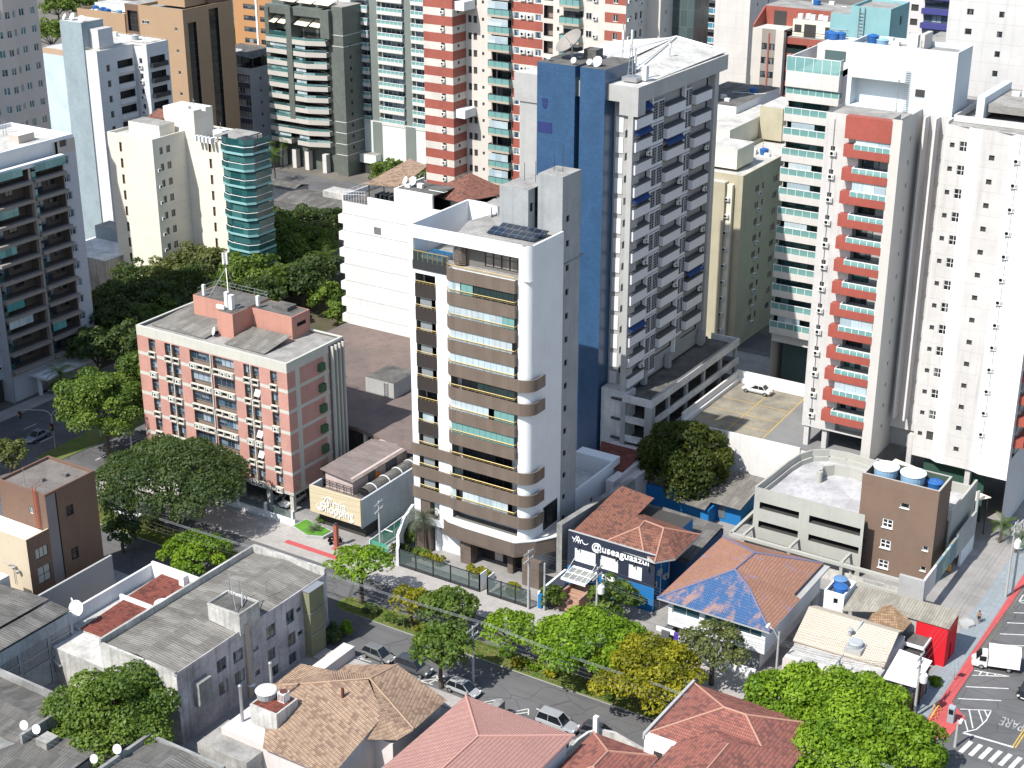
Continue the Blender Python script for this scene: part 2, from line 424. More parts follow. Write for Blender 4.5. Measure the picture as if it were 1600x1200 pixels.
def dish(parent_or_none,label,loc,r,tilt_dir,mat,tiltz=.5,group='satellite dishes on the roofs',arm=1.0):
    """satellite dish: bowl on a short mast with a feed arm"""
    t = thing('satellite_dish',label,'satellite dish',loc,0,group)
    d = Vector((tilt_dir[0],tilt_dir[1],tiltz)).normalized(); q = d.to_track_quat('Z','Y').to_matrix()
    b = MB(); n = 14; rings = [(.02,.0),(r*.5,r*.07),(r,r*.28)]
    c = Vector((0,0,arm))
    for s_ in (0,.03):
        i = len(b.v)
        for rr,zz in rings:
            for k in range(n):
                a = 2*math.pi*k/n; b.v.append(tuple(c + q @ Vector((rr*math.cos(a),rr*math.sin(a),zz-s_))))
        for j in range(2):
            for k in range(n):
                l = (k+1) % n; b.f.append([i+j*n+k,i+j*n+l,i+(j+1)*n+l,i+(j+1)*n+k]); b.m.append(0)
    b.build('bowl',[mat],t,world=False,smooth=True)
    m = MB(); m.tube((0,0,0),c,.035,6); fp = c + d*r*.9; m.tube(c + q @ Vector((r*.9,0,r*.24)),fp,.015,4); m.tube(c + q @ Vector((-r*.9,0,r*.24)),fp,.015,4)
    m.tube(fp,fp-d*.12,.05,6); m.build('mast',[M_metal],t,world=False)
    return t
def box_part(t,name,mats,*boxes):
    b = MB()
    for x in boxes: b.box(*x[:6],x[6] if len(x) > 6 else 0,x[7] if len(x) > 7 else None)
    return b.build(name,mats,t)
# ------------------------------------------------------------------ palette
M_white = paint('white_paint',(.66,.67,.68),.10,.18)
M_white2 = paint('white_wall_old',(.63,.62,.60),.2,.45,joint=2.9)
M_cream = paint('cream_paint',(.66,.62,.535),.10,.14,joint=3.1)
M_cream2 = paint('yellow_cream_paint',(.40,.365,.265),.2,.35)
M_cream3 = paint('pale_cream_paint',(.66,.63,.52),.18,.3)
M_offw = paint('off_white_paint',(.55,.53,.505),.14,.3,joint=3.1)
M_greyw = paint('warm_grey_white',(.55,.53,.52),.10,.14)
M_brightw = paint('canopy_white_sunlit_bay',(.68,.68,.68),.08,.14)
M_beige = paint('beige_paint',(.47,.41,.36),.1,.12)
M_conc = paint('concrete',(.31,.315,.31),.25,.35)
M_concl = paint('concrete_light',(.37,.37,.36),.22,.3)
M_concd = paint('concrete_dark',(.20,.20,.19),.3,.4)
M_greypaint = paint('grey_green_paint',(.36,.40,.40),.25,.25)
M_grey = paint('grey_paint',(.30,.31,.32),.12,.15)
M_greyd = paint('dark_grey_paint',(.10,.105,.11),.15,.15)
M_pink = tiled('pink_tile',(.44,.235,.195),(.39,.23,.20),.3,.3,.05,.5,.3,.012)
M_pinkp = paint('pink_render',(.44,.225,.175),.2,.3)
M_bandgrey = paint('band_grey',(.47,.46,.41),.14,.25)
M_blue = tiled('blue_tile',(.030,.078,.16),(.024,.06,.12),.5,.25,.1,.28,.5,.012)
M_brown = tiled('brown_stone',(.135,.105,.085),(.09,.07,.06),1.1,2.0,.12,.4,.4,.012)
M_brownw = tiled('brown_wall_tile',(.165,.10,.07),(.13,.08,.06),.3,.3,.05,.6,.3,.02)
M_redbr = tiled('red_tile',(.30,.078,.06),(.30,.07,.05),.3,.3,.06,.5,.3,.02)
M_redbr2 = tiled('brick_red_tile',(.29,.085,.065),(.28,.09,.06),.3,.3,.06,.5,.3,.02)
M_purple = paint('purple_grey_paint',(.10,.085,.12),.1,.15)
M_palegr = paint('pale_green_paint',(.50,.55,.51),.08,.12)
M_dkgreen = tiled('grey_green_tile',(.115,.13,.115),(.10,.11,.10),.6,.6,.1,.4,.4,.02)
M_tan = paint('tan_paint',(.33,.225,.14),.08,.1)
M_orange = paint('orange_paint',(.38,.20,.09),.08,.1)
M_aqua = paint('aqua_paint',(.21,.38,.40),.15,.2)
M_paleblue = tiled('pale_blue_tile',(.44,.53,.62),(.42,.5,.58),.4,.4,.05,.5,.3,.02)
M_greyblue = tiled('grey_blue_tile',(.25,.31,.34),(.24,.29,.32),.4,.4,.06,.5,.3,.02)
M_olive = paint('khaki_paint',(.36,.32,.23),.1,.12)
M_old = paint('stained_old_white',(.52,.51,.48),.5,.75,scol=(.06,.06,.055))
M_oldgrey = paint('stained_old_grey',(.30,.30,.29),.5,.75,scol=(.05,.05,.045))
M_navy = paint('navy_paint',(.020,.026,.045),.1,.1)
M_azure = paint('azure_paint',(.012,.14,.36),.12,.15)
M_red = paint('bright_red_paint',(.50,.012,.022),.08,.1)
M_taupe = tiled('taupe_tile',(.20,.14,.10),(.16,.11,.085),.12,.12,.05,.7,.2,.03)
M_acwhite = plain('ac_white',(.66,.66,.63),.5)
M_dark = plain('dark_void',(.012,.012,.014),.8,.1)
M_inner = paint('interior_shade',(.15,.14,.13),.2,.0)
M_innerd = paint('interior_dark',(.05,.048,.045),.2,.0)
M_metal = plain('galvanised_metal',(.38,.39,.40),.45,.5,.6)
M_dmetal = plain('dark_metal',(.03,.032,.035),.45,.4)
M_gold = plain('gold_anodised_rail',(.50,.38,.16),.35,.5,.5)
M_wmetal = plain('white_metal',(.75,.76,.76),.4,.4)
M_wframe = plain('white_frame',(.70,.70,.68),.5)
M_gframe = plain('grey_frame',(.18,.185,.19),.5)
M_dish = plain('dish_white',(.72,.72,.70),.5)
M_glass = glazing('window_glass',(.012,.016,.02),(.045,.065,.08),(.30,.32,.32),.18)
M_glassd = glazing('dark_window_glass',(.008,.009,.011),(.02,.024,.028),(.12,.13,.13),.12)
M_glassb = glazing('blue_curtain_glass',(.02,.035,.055),(.07,.12,.18),(.35,.42,.48),.25)
M_teal = glazing('teal_glass',(.02,.07,.07),(.08,.20,.195),(.26,.42,.41),.3)
M_tealb = glazing('bright_teal_glass',(.05,.22,.22),(.08,.30,.29),(.16,.40,.39),.3)
M_glasslt = glazing('curtained_glass',(.05,.055,.06),(.26,.26,.26),(.42,.42,.41),.4)
M_curt = glazing('closed_blind_glass',(.34,.43,.48),(.46,.56,.60),(.55,.62,.64),.3,.15)
M_blind = plain('pale_blind',(.50,.58,.62),.3,.5)
M_rail_teal = clearglass('teal_rail_glass',(.24,.47,.45),.5)
M_rail_dk = clearglass('dark_teal_rail_glass',(.03,.10,.10),.62)
M_rail_grey = clearglass('smoked_rail_glass',(.035,.06,.06),.5)
M_fence_glass = clearglass('fence_glass',(.22,.29,.28),.16)
M_roofg = flatroof('flat_roof_grey',(.30,.29,.27),(.17,.165,.155))
M_roofl = flatroof('flat_roof_light',(.50,.49,.46),(.30,.29,.27))
M_roofd = flatroof('flat_roof_dark',(.13,.125,.115),(.06,.058,.055))
M_roofw = flatroof('flat_roof_white',(.66,.65,.62),(.40,.39,.37))
M_hallroof = flatroof('hall_roof_brown',(.165,.125,.11),(.11,.092,.085),.12)
M_fib = corrugated('fibre_cement',(.19,.18,.16),(.31,.295,.265),.34)
M_fib2 = corrugated('fibre_cement_dark',(.135,.13,.12),(.22,.21,.195),.34,dark=(.03,.03,.028))
M_fib3 = corrugated('fibre_cement_pale',(.33,.305,.25),(.38,.35,.295),.32,pw=1.0,ph=9)
M_tmar = rooftile('marseille_tile_red',(.235,.10,.07),(.29,.14,.10),(.07,.045,.04),.8)
M_ttan = rooftile('clay_tile_tan',(.35,.24,.165),(.44,.32,.225),(.14,.085,.065),.75)
M_tpink = rooftile('clay_tile_pink',(.43,.235,.20),(.48,.28,.24),(.33,.17,.145),.35)
M_tcream = rooftile('clay_tile_cream',(.62,.54,.43),(.68,.61,.51),(.45,.38,.30),.3)
M_tbrown = rooftile('clay_tile_brown',(.20,.06,.045),(.26,.085,.06),(.05,.025,.02),.7,.3)
M_told = rooftile('clay_tile_old',(.30,.19,.11),(.40,.27,.17),(.10,.07,.05),.6)
M_tblue = rooftile('clay_tile_painted_blue',(.055,.13,.28),(.075,.165,.34),(.05,.10,.22),.3,patch=.50,patchcol=(.34,.20,.15))
M_torange = rooftile('clay_tile_orange',(.36,.185,.125),(.42,.235,.165),(.25,.13,.10),.5,patch=.56,patchcol=(.24,.19,.27))
M_asph = ground('asphalt',(.125,.125,.127),(.085,.085,.087),.12,14,cracks=True)
M_asph2 = ground('asphalt_lot',(.20,.20,.20),(.15,.15,.15),.2,10)
M_side = paving('sidewalk_paving',(.36,.34,.32),(.22,.21,.20),.5,.5)
M_side2 = paving('bluish_sidewalk',(.24,.27,.29),(.16,.18,.19),.6,.6)
M_kerb = plain('kerb_stone',(.36,.35,.33),.85,.2)
M_redpave = paving('red_cycle_paving',(.44,.085,.085),(.30,.07,.07),.4,.4)
M_whitep = ground('white_road_paint',(.62,.62,.60),(.40,.40,.39),1.5,9)
M_yellp = ground('yellow_road_paint',(.55,.36,.06),(.36,.25,.07),1.5,9)
M_grassm = ground('grass_blades',(.075,.13,.025),(.16,.15,.055),.5,12)
M_soil = ground('yard_ground',(.16,.145,.125),(.09,.085,.075),.08,3)
M_parkg = ground('park_soil',(.055,.06,.03),(.09,.075,.05),.2,4)
M_yard = paving('yard_concrete',(.27,.26,.25),(.15,.145,.14),2.5,2.5)
M_bark = ground('tree_bark',(.12,.095,.075),(.07,.055,.045),.8,9)
M_water = plain('pool_water',(.03,.36,.62),.08,.6)
M_solar = tiled('solar_panel_cells',(.012,.02,.035),(.12,.13,.14),1.0,.9,.1,.15,.6,.03)
M_pv = paint('sign_panel_sand',(.50,.43,.29),.08,.12)
M_tank = plain('blue_water_tank',(.02,.10,.30),.5)
M_tankw = plain('tank_lid_white',(.72,.75,.77),.5)
M_awn = plain('blue_awning',(.015,.045,.16),.7,.2)
M_awnc = plain('cream_canvas',(.66,.58,.44),.8,.2)
M_orangep = plain('orange_plastic',(.62,.18,.03),.5)
M_greenb = plain('green_box_paint',(.045,.10,.05),.6,.3)

# ------------------------------------------------------------------ ground, streets, pavements
def structure(o): o['kind'] = 'structure'; return o
def slab(name,pts,z0,z1,mats):
    b = MB(); b.prism(pts,z0,z1,0,0 if not isinstance(mats,list) or len(mats) == 1 else 1)
    return structure(b.build(name,mats))
def rect(a,b,c,d): return [(a,c),(b,c),(b,d),(a,d)]
b = MB(); b.face([(-1500,-200,0),(500,-200,0),(500,1600,0),(-1500,1600,0)]); structure(b.build('ground',M_soil))
def flat(name,pts,z,m): b = MB(); b.face([(p[0],p[1],z) for p in pts]); return structure(b.build(name,m))
flat('street',rect(-160,-37.2,121.8,137.6),.012,M_asph)
flat('avenue',[(-176,40),(-148,40),(-160,137),(-160,420),(-188,420),(-188,137)],.016,M_asph)
flat('side_street',rect(-37.2,-14,60,300),.016,M_asph)
flat('back_street',rect(-420,-188,266,287),.012,M_asph)
flat('back_road',rect(-150,60,236,246),.012,M_asph)
flat('yard',rect(-158.5,-40.5,143.5,236),.008,M_yard)
flat('south_yard',rect(-158,-41,60,119.4),.008,M_yard)
flat('park_ground',rect(-187,-157.2,196,264),.02,M_parkg)
slab('north_sidewalk',rect(-158,-41,137.6,143.4),0,.14,[M_kerb,M_side])
slab('south_sidewalk',rect(-158,-41,119.5,121.8),0,.14,[M_kerb,M_side])
slab('avenue_sidewalk',rect(-160,-157,143.4,196),0,.14,[M_kerb,M_side])
slab('west_sidewalk',rect(-190,-187,137,264),0,.14,[M_kerb,M_side])
slab('corner_sidewalk',rect(-41,-38.3,140,235),0,.13,[M_kerb,M_side2])
slab('cycle_path',[(-38.3,143.2),(-37.0,142.4),(-35.3,143.6),(-34.8,148.3),(-37.05,150.5),(-37.05,158.4),(-37.9,161.0),(-37.5,176),(-37.6,200),(-38.3,200)],0,.125,[M_kerb,M_redpave])
slab('red_tactile_strip',rect(-124,-115.2,139.2,140.1),.1,.146,M_redpave)
slab('red_tactile_mark',rect(-117.6,-116.8,141.2,142.0),.1,.146,M_redpave)
def rounded(u0,u1,v0,v1,n=5):
    r = (v1-v0)/2; vc = (v0+v1)/2; P = []
    for k in range(n+1): t = -math.pi/2+math.pi*k/n; P.append((u1-r+r*math.cos(t),vc+r*math.sin(t)))
    for k in range(n+1): t = math.pi/2+math.pi*k/n; P.append((u0+r+r*math.cos(t),vc+r*math.sin(t)))
    return P
slab('street_island',rounded(-108.4,-46,129.7,132.9),0,.13,[M_kerb,M_grassm])
slab('street_island',rounded(-157,-126,129.9,134.2),0,.13,[M_kerb,M_grassm])
slab('avenue_island',[(-172.2,139.8),(-168.6,139.8),(-168.0,150),(-167.6,190),(-171.9,190),(-172.6,150)],0,.13,[M_kerb,M_grassm])
b = MB()                                               # lane and parking paint on the side street, stop line and crossing
def line(p,q,w=.12,z=.024,bb=None):
    (bb or b).face([(p[0]-w*(q[1]-p[1])/math.dist(p,q)/2,p[1]+w*(q[0]-p[0])/math.dist(p,q)/2,z),(p[0]+w*(q[1]-p[1])/math.dist(p,q)/2,p[1]-w*(q[0]-p[0])/math.dist(p,q)/2,z),
             (q[0]+w*(q[1]-p[1])/math.dist(p,q)/2,q[1]-w*(q[0]-p[0])/math.dist(p,q)/2,z),(q[0]-w*(q[1]-p[1])/math.dist(p,q)/2,q[1]+w*(q[0]-p[0])/math.dist(p,q)/2,z)])
for v in (151.7,154.5,165.0,167.8,170.8,173.6,176.4): line((-36.7,v),(-32.5,v+2.2),.16)
for p,q in [((-36.9,158.3),(-33.0,159.3)),((-36.8,157.2),(-33.0,159.3)),((-36.2,157.4),(-36.1,158.4)),((-35.5,157.8),(-35.4,158.6)),((-34.7,158.2),(-34.6,158.8)),
             ((-35.9,149.8),(-32.9,151.4)),((-32.9,151.4),(-32.8,149.2)),((-32.8,149.2),(-33.2,147)),((-33.2,147),(-34.3,145.6)),((-35.0,150.2),(-33.6,147)),((-34.1,150.7),(-33.0,148.6)),((-35.2,148.8),(-33.9,146.2)),((-33.5,151),(-32.9,150)),
             ((-36.9,176.5),(-35,180)),((-36.9,178.5),(-35,180)),((-36.9,176.5),(-36.9,178.5))]: line(p,q,.14)
line((-34.3,145.6),(-28.9,145.9),.28)
for k in range(8): line((-33.4+k*1.05,142.0),(-33.0+k*1.05,144.5),.5)
structure(b.build('road_markings',M_whitep))
b = MB(); line((-29.0,145.9),(-27.2,190),.14,.026,b); line((-28.7,145.9),(-26.9,190),.14,.026,b)
structure(b.build('centre_line',M_yellp))
b = MB()                                               # near street: parking box arrows, dashes; avenue dashes
for u0 in (-98.9,-90.2,-81.5,-77.9,-65.5):
    for p,q in [((u0,122.2),(u0+1.6,124.2)),((u0+1.6,124.2),(u0+2.2,123.2)),((u0+.5,122.2),(u0+1.9,123.6)),((u0,122.2),(u0+2.2,122.4))]: line(p,q,.14,.024,b)
line((-88.6,122.2),(-87.9,124.6),.16,.024,b); line((-75.6,124.7),(-74.2,124.6),.16,.024,b)
for k in range(10): line((-164.2,138+k*6),(-164.2,140.5+k*6),.16,.026,b)
for k in range(8): line((-158.6+.0,128.3+k*1.05),(-155.2,128.6+k*1.05),.45,.026,b)
for k in range(12): line((-176,138+k*6),(-176,140.5+k*6),.16,.026,b)
for k in range(6): line((-181.8,138+k*8),(-181.8,140.5+k*8),.16,.026,b)
structure(b.build('lane_markings',M_whitep))
# a painted word of three letters on the side street
def text_mesh(name,body,size,extrude,mat,align='LEFT',offset=0.0,shear=0.0):
    cu = bpy.data.curves.new('lettering','FONT'); cu.body = body; cu.size = size; cu.extrude = extrude; cu.align_x = align; cu.offset = offset; cu.shear = shear
    o = bpy.data.objects.new('lettering',cu); COL.objects.link(o)
    dg = bpy.context.evaluated_depsgraph_get(); me = bpy.data.meshes.new_from_object(o.evaluated_get(dg)); me.name = name
    bpy.data.objects.remove(o); bpy.data.curves.remove(cu)
    me.materials.clear(); me.materials.append(mat); return me
def text_obj(name,me,parent,loc,face='S',scale=(1,1,1)):
    o = bpy.data.objects.new(name,me); COL.objects.link(o)
    if parent is not None: o.parent = parent; l = wloc(parent)
    else: l = (0,0,0)
    o.location = (loc[0]-l[0],loc[1]-l[1],loc[2]-l[2]); o.rotation_euler = (math.pi/2,0,0 if face == 'S' else math.pi/2); o.scale = scale; return o
# ------------------------------------------------------------------ the white tower with the curved brown balconies
def central_tower():
    U0,U1,V0,V1 = -108.4,-90.9,147.6,160.8
    t = thing('apartment_tower','white apartment tower with rounded corner and curved brown balconies, in the middle of the photo','apartment tower',(-99.6,154,0))
    rail = [9.8+3.1*k for k in range(11)]
    b = MB(); L = U1-1.2-U0
    holes = []
    for k in range(10):
        r = rail[k]
        holes.append((1.0,4.0,r-2.0,r+.95,1.7)); holes.append((6.1,15.9,r-2.0,r+1.0,1.5))
    holes.append((6.1,15.9,6.3,7.6,1.5))
    holes.append((1.0,4.0,5.2,7.6,1.7))
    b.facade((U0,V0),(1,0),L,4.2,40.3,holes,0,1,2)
    # rounded corner, right side, back and left
    P = [(U1-1.2+1.2*math.sin(a),V0+1.2-1.2*math.cos(a)) for a in [math.pi/2*i/8 for i in range(9)]]
    for p,q in zip(P[:-1],P[1:]): b.face([(p[0],p[1],4.2),(q[0],q[1],4.2),(q[0],q[1],44.6),(p[0],p[1],44.6)],0)
    b.facade((U1,V0+1.2),(0,1),155.4-V0-1.2,0,44.6,[],0)
    b.facade((U0,V1),(0,-1),V1-V0,0,44.6,[],0); b.facade((U1-4,V1),(-1,0),U1-4-U0,0,44.6,[],0)
    b.face([(U0,V0,40.3),(U1-.02,V0,40.3),(U1-.02,V1,40.3),(U0,V1,40.3)],3)
    # beam across the top, left parapet, penthouse block with its roof
    b.box(U0,U1-1.2,V0,V0+.5,43.1,44.6); b.box(U0,U0+.3,V0+.5,V1,40.3,44.6); b.box(U0+.3,-101.6,V1-.3,V1,40.3,44.6)
    b.box(U0,-107.6,V0,V0+.45,40.3,43.1); b.box(-92.4,U1-1.2,V0,V0+.5,40.3,43.1)
    b.facade((-101.4,V0+1.6),(1,0),9.2,40.3,43.5,[(3.2,9.0,40.6,43.2,.25)],1)
    b.prism([(-101.6,V0+.5),(-92.1,V0+.5),(-92.1,V0+1.2),(U1-.02,V0+1.2),(U1-.02,155.4),(-95,155.4),(-95,V1),(-101.9,V1),(-103.4,153.5)],43.5,44.35,0,3)
    b.box(-103.4,-101.6,V0+2.4,V0+2.7,40.3,43.5); b.face([(-103.3,153.4,40.3),(-101.6,V0+1.6,40.3),(-101.6,V0+1.6,43.5),(-103.3,153.4,43.5)],0)
    b.box(U1-.27,U1-.012,V0+1.2,155.4,44.35,44.6)
    # white sloped fin and the small tiled canopy on the roof terrace
    b.face([(-102.2,157.2,40.3),(-101.6,155.6,40.3),(-101.9,156.3,45.6),(-102.3,157.2,45.6)],0)
    b.prism([(-104,158.2),(-101.8,157.6),(-101.4,160.6),(-104.2,160.6)],43.0,45.4,0,3)
    b.build('wall',[M_white,M_inner,M_greyw,M_roofg],t)
    # grey stair core behind with its water-tank box
    b = MB()
    holes = [(1.0,1.75,45.4-3.12*k,46.2-3.12*k,.15) for k in range(14)]
    b.facade((U1-.25,155.4),(0,1),4.4,0,51.2,holes,0,0,1)
    b.facade((-94.6,155.4),(1,0),3.45,44.35,51.2); b.facade((U1-.25,159.8),(-1,0),3.45,0,51.2); b.facade((-94.6,159.8),(0,-1),4.4,0,51.2)
    b.face([(-94.6,155.4,51.2),(U1-.25,155.4,51.2),(U1-.25,159.8,51.2),(-94.6,159.8,51.2)],2)
    b.build('stair_core',[M_greyp,M_dark,M_roofg],t)
    b = MB(); b.facade((-99.1,153.9),(1,0),4.08,44.35,49.4,[],0); b.facade((-95.02,153.9),(0,1),1.5,44.35,49.4,[(.4,1.1,46.6,47.7,.15)],0,0,1)
    b.facade((-99.1,160.4),(0,-1),6.5,44.35,49.4); b.facade((-95.02,160.4),(-1,0),4.08,44.35,49.4); b.face([(-99.1,153.9,49.4),(-95.02,153.9,49.4),(-95.02,160.4,49.4),(-99.1,160.4,49.4)],2)
    b.build('tank_room',[M_greyp,M_dark,M_roofg],t)
    for x,h in ((-97.8,.8),(-96.2,1.2),(-93.6,2.4),(-92.4,3.6)):
        b = MB(); b.tube((x,157.5,49.4),(x,157.5,50.8+h),.035,4); b.build('roof_antenna',M_dmetal,t)
    b = MB()
    for i in range(2):
        y = 150.2+i*1.75
        sheet(b,(-98.6+i*.25,y,44.55),(-91.9+i*.1,y,44.55),(-91.9+i*.1,y+1.6,45.0),(-98.6+i*.25,y+1.6,45.0),.05)
    b.build('solar_panel',M_solar,t)
    # penthouse: sliding windows, slatted curved screen, pool, dark terrace rail
    for i in range(5): put(t,'window',win_mesh(1.1,2.45,M_dmetal,M_penth,1,2),'S',-98.15+i*1.16,40.65,V0+1.6,.15)
    b = MB()
    for i in range(10):
        z = 40.5+i*.24
        b.prism([(-102.2+.2*k,V0+.9-.35*math.sin(k*.45)) for k in range(9)] + [(-102.2+.2*k,V0+1.0-.35*math.sin(k*.45)) for k in range(8,-1,-1)],z,z+.16)
    b.build('slatted_screen',M_brown,t)
    b = MB(); b.box(-107.2,-103.9,V0+1.0,V0+3.6,40.3,40.75,0,1); b.build('roof_pool',[M_white,M_water],t)
    b = MB(); b.prism([(-103.6,V0+.6),(-101.0,V0+.6),(-100.8,V0+1.5),(-103.4,V0+2.6)],[42.3,42.9,43.0,42.6],[42.36,42.96,43.06,42.66]); b.build('terrace_awning',M_awnc,t)
    b = MB(); b.box(-107.7,-102.4,V0-.12,V0,39.2,40.3,1); b.box(-107.6,-102.5,V0-.1,V0-.06,40.35,41.5)
    b.box(-107.7,-102.4,V0-.14,V0-.02,41.5,41.58,2)
    for i in range(8): b.box(-107.6+i*.72,-107.56+i*.72,V0-.11,V0-.03,40.3,41.5,2)
    b.build('terrace_rail',[M_rail_grey,M_dmetal,M_gold],t)
    # balconies
    BV = V0-.65
    def outline(off,wrap):
        pts = [(-102.75+off,V0)]
        for i in range(7):
            a = math.pi/2*i/6; r = 1.0-off; pts.append((-101.75-r*math.cos(a),BV+1.0-r*math.sin(a)))
        if wrap:
            for i in range(9):
                a = math.pi/2*i/8; r = 1.85-off; pts.append((-92.1+r*math.sin(a),V0+1.2-r*math.cos(a)))
            pts.append((-92.1+1.85-off,150.4))
        else: pts += [(-92.55-off,BV+off),(-92.55-off,V0)]
        return pts
    def band(bb,wrap,z0,z1,th=.16,mi=0):
        o,n = outline(0,wrap),outline(th,wrap)
        for k in range(len(o)-1): bb.prism([o[k],o[k+1],n[k+1],n[k]],z0,z1,mi)
    def bal(wrap):
        bb = MB(); band(bb,wrap,-2.0,-.45)
        o = outline(.05,False); bb.prism([(x,y) for x,y in o],-2.02,-1.85,0)
        me = bb.mesh('balcony',[M_brown]); rb = MB(); o = outline(.08,False)
        for k in range(len(o)-1): rb.tube((*o[k],0),(*o[k+1],0),.055,6); rb.tube((*o[k],-.2),(*o[k+1],-.2),.018,4)
        for k in range(1,len(o)-1,2): rb.tube((*o[k],-.45),(*o[k],0),.02,4)
        for i in range(1,8): rb.tube((-101.7+i*1.15,BV+.08,-.45),(-101.7+i*1.15,BV+.08,0),.02,4)
        return me,rb.mesh('rail',[M_gold])
    meshes = {w: bal(w) for w in (True,False)}
    for k in range(11):
        w = k in (0,1,2,5,6); o = inst('balcony',meshes[w][0],t,(0,0,rail[k])); inst('rail',meshes[w][1],o,(0,0,rail[k]))
    # glazing of the closed balconies: (u0, u1, material) per floor from the lowest up
    G = [[(-102.2,-101.4,M_curt),(-100.4,-93.6,M_curt)],[(-101.6,-100.6,M_rail_grey)],[],[(-102.0,-92.7,M_rail_teal)],[(-102.1,-96.4,M_curt),(-95.6,-92.7,M_rail_teal)],
         [(-98,-92.7,M_rail_grey)],[(-102.1,-92.7,M_curt)],[(-102,-93,M_curt)],[(-102.2,-97,M_curt),(-97,-94.4,M_curt),(-94.4,-92.7,M_rail_teal)],[(-102.2,-100.4,M_curt),(-100.3,-98.6,M_rail_teal),(-98.5,-92.7,M_rail_grey)]]
    for k in range(10):
        for u0,u1,m in G[k]:
            bb = MB(); n = max(1,int((u1-u0)/.8))
            for i in range(n):
                a0 = u0+(u1-u0)*i/n; a1 = u0+(u1-u0)*(i+1)/n; bb.box(a0+.015,a1-.015,BV+.17,BV+.2,rail[k]-.4,rail[k]+1.02)
            bb.build('balcony_glazing',m,t)
        put(t,'window',win_mesh(7.4,2.0,M_dmetal,M_glassd,6,1),'S',-101.6,rail[k]-1.5,V0,1.45)
    rng = random.Random(3)
    # left column: dark railed loggias, brown bands on the lower three
    for k in range(10):
        bb = MB(); low = k < 3
        if low: bb.box(U0-.05,-102.3,V0-.25,V0,-2.0,-.5,0)
        else: bb.box(-107.45,-104.35,V0-.06,V0+.06,-2.1,-.4,1)
        me = cached(('tower_loggia',low),lambda: bb.mesh('loggia_parapet',[M_brown,M_espresso]))
        o = inst('loggia_parapet',me,t,(0,0,rail[k]))
        def rm():
            q = MB(); q.tube((-107.45,V0-.1,0),(-104.35,V0-.1,0),.05,6); q.tube((-107.45,V0-.1,-.22),(-104.35,V0-.1,-.22),.02,4)
            for i in range(6): q.tube((-107.4+i*.6,V0-.1,-.5),(-107.4+i*.6,V0-.1,0),.018,4)
            return q.mesh('rail',[M_gold])
        inst('rail',cached('tower_loggia_rail',rm),o,(0,0,rail[k]))
        if rng.random() < .6:
            q = MB(); q.box(-106.9,-105.2,V0+.25,V0+.3,rail[k]-.4,rail[k]+.95); q.build('loggia_blind',rng.choice([M_curt,M_blind,M_greyblind]),t)
        put(t,'window',win_mesh(2.4,2.2,M_dmetal,M_glassd,2,1),'S',-107.1,rail[k]-1.7,V0,1.65)
    # podium canopy, lobby
    pod = [(-107.4,151.0),(-106.4,149.6),(-104.6,148.0),(-102.6,147.0),(-100,146.75),(-92.4,146.75),(-90.4,148.6),(-88.7,151.2),(-88.7,153.6),(-90.9,153.6),(-90.9,149),(-107,152)]
    b = MB(); b.prism(pod,3.7,5.75,0,1); q = [(x*.0+x,y) for x,y in pod]
    for p,r_ in zip(pod[:8],pod[1:9]): b.tube((p[0],p[1]+.12,5.8),(r_[0],r_[1]+.12,5.8),.16,6,2)
    b.build('podium_canopy',[M_brown,M_roofl,M_white],t)
    b = MB()
    b.box(-101.2,-99.6,147.6,149.2,0,3.7); b.box(-91.4,-88.9,147.0,147.9,0,3.7); b.box(-94.6,-93.8,148.6,149.2,0,3.7); b.box(-108.2,-106.0,147.7,149.2,0,7.8)
    b.box(-108.4,-91,152.5,160.8,0,4.4,1); b.box(-99.6,-91.4,150.4,150.5,0,3.7,2); b.box(-97.6,-96.4,150.3,150.4,.2,2.6,3)
    b.box(-89.3,-89,152.2,153.6,0,3.7,4)
    b.build('lobby',[M_brown,M_innerd,M_espresso,M_beige,M_white],t)
    b = MB(); b.tube((-105.6,148.9,0),(-105.6,148.9,8),.45,12); b.build('round_column',M_white,t)
    put(t,'window',win_mesh(3.4,3.2,M_dmetal,M_glassd,4,1),'E',151.2,6.0,U1,-.03)
M_greyblind = plain('grey_blind',(.20,.22,.23),.6)
M_penth = glazing('penthouse_glass',(.20,.18,.16),(.24,.21,.19),(.30,.28,.26),.4)
M_greyp = paint('weathered_grey_paint',(.30,.315,.325),.3,.45)
M_espresso = paint('espresso_panel',(.035,.028,.026),.2,.3)


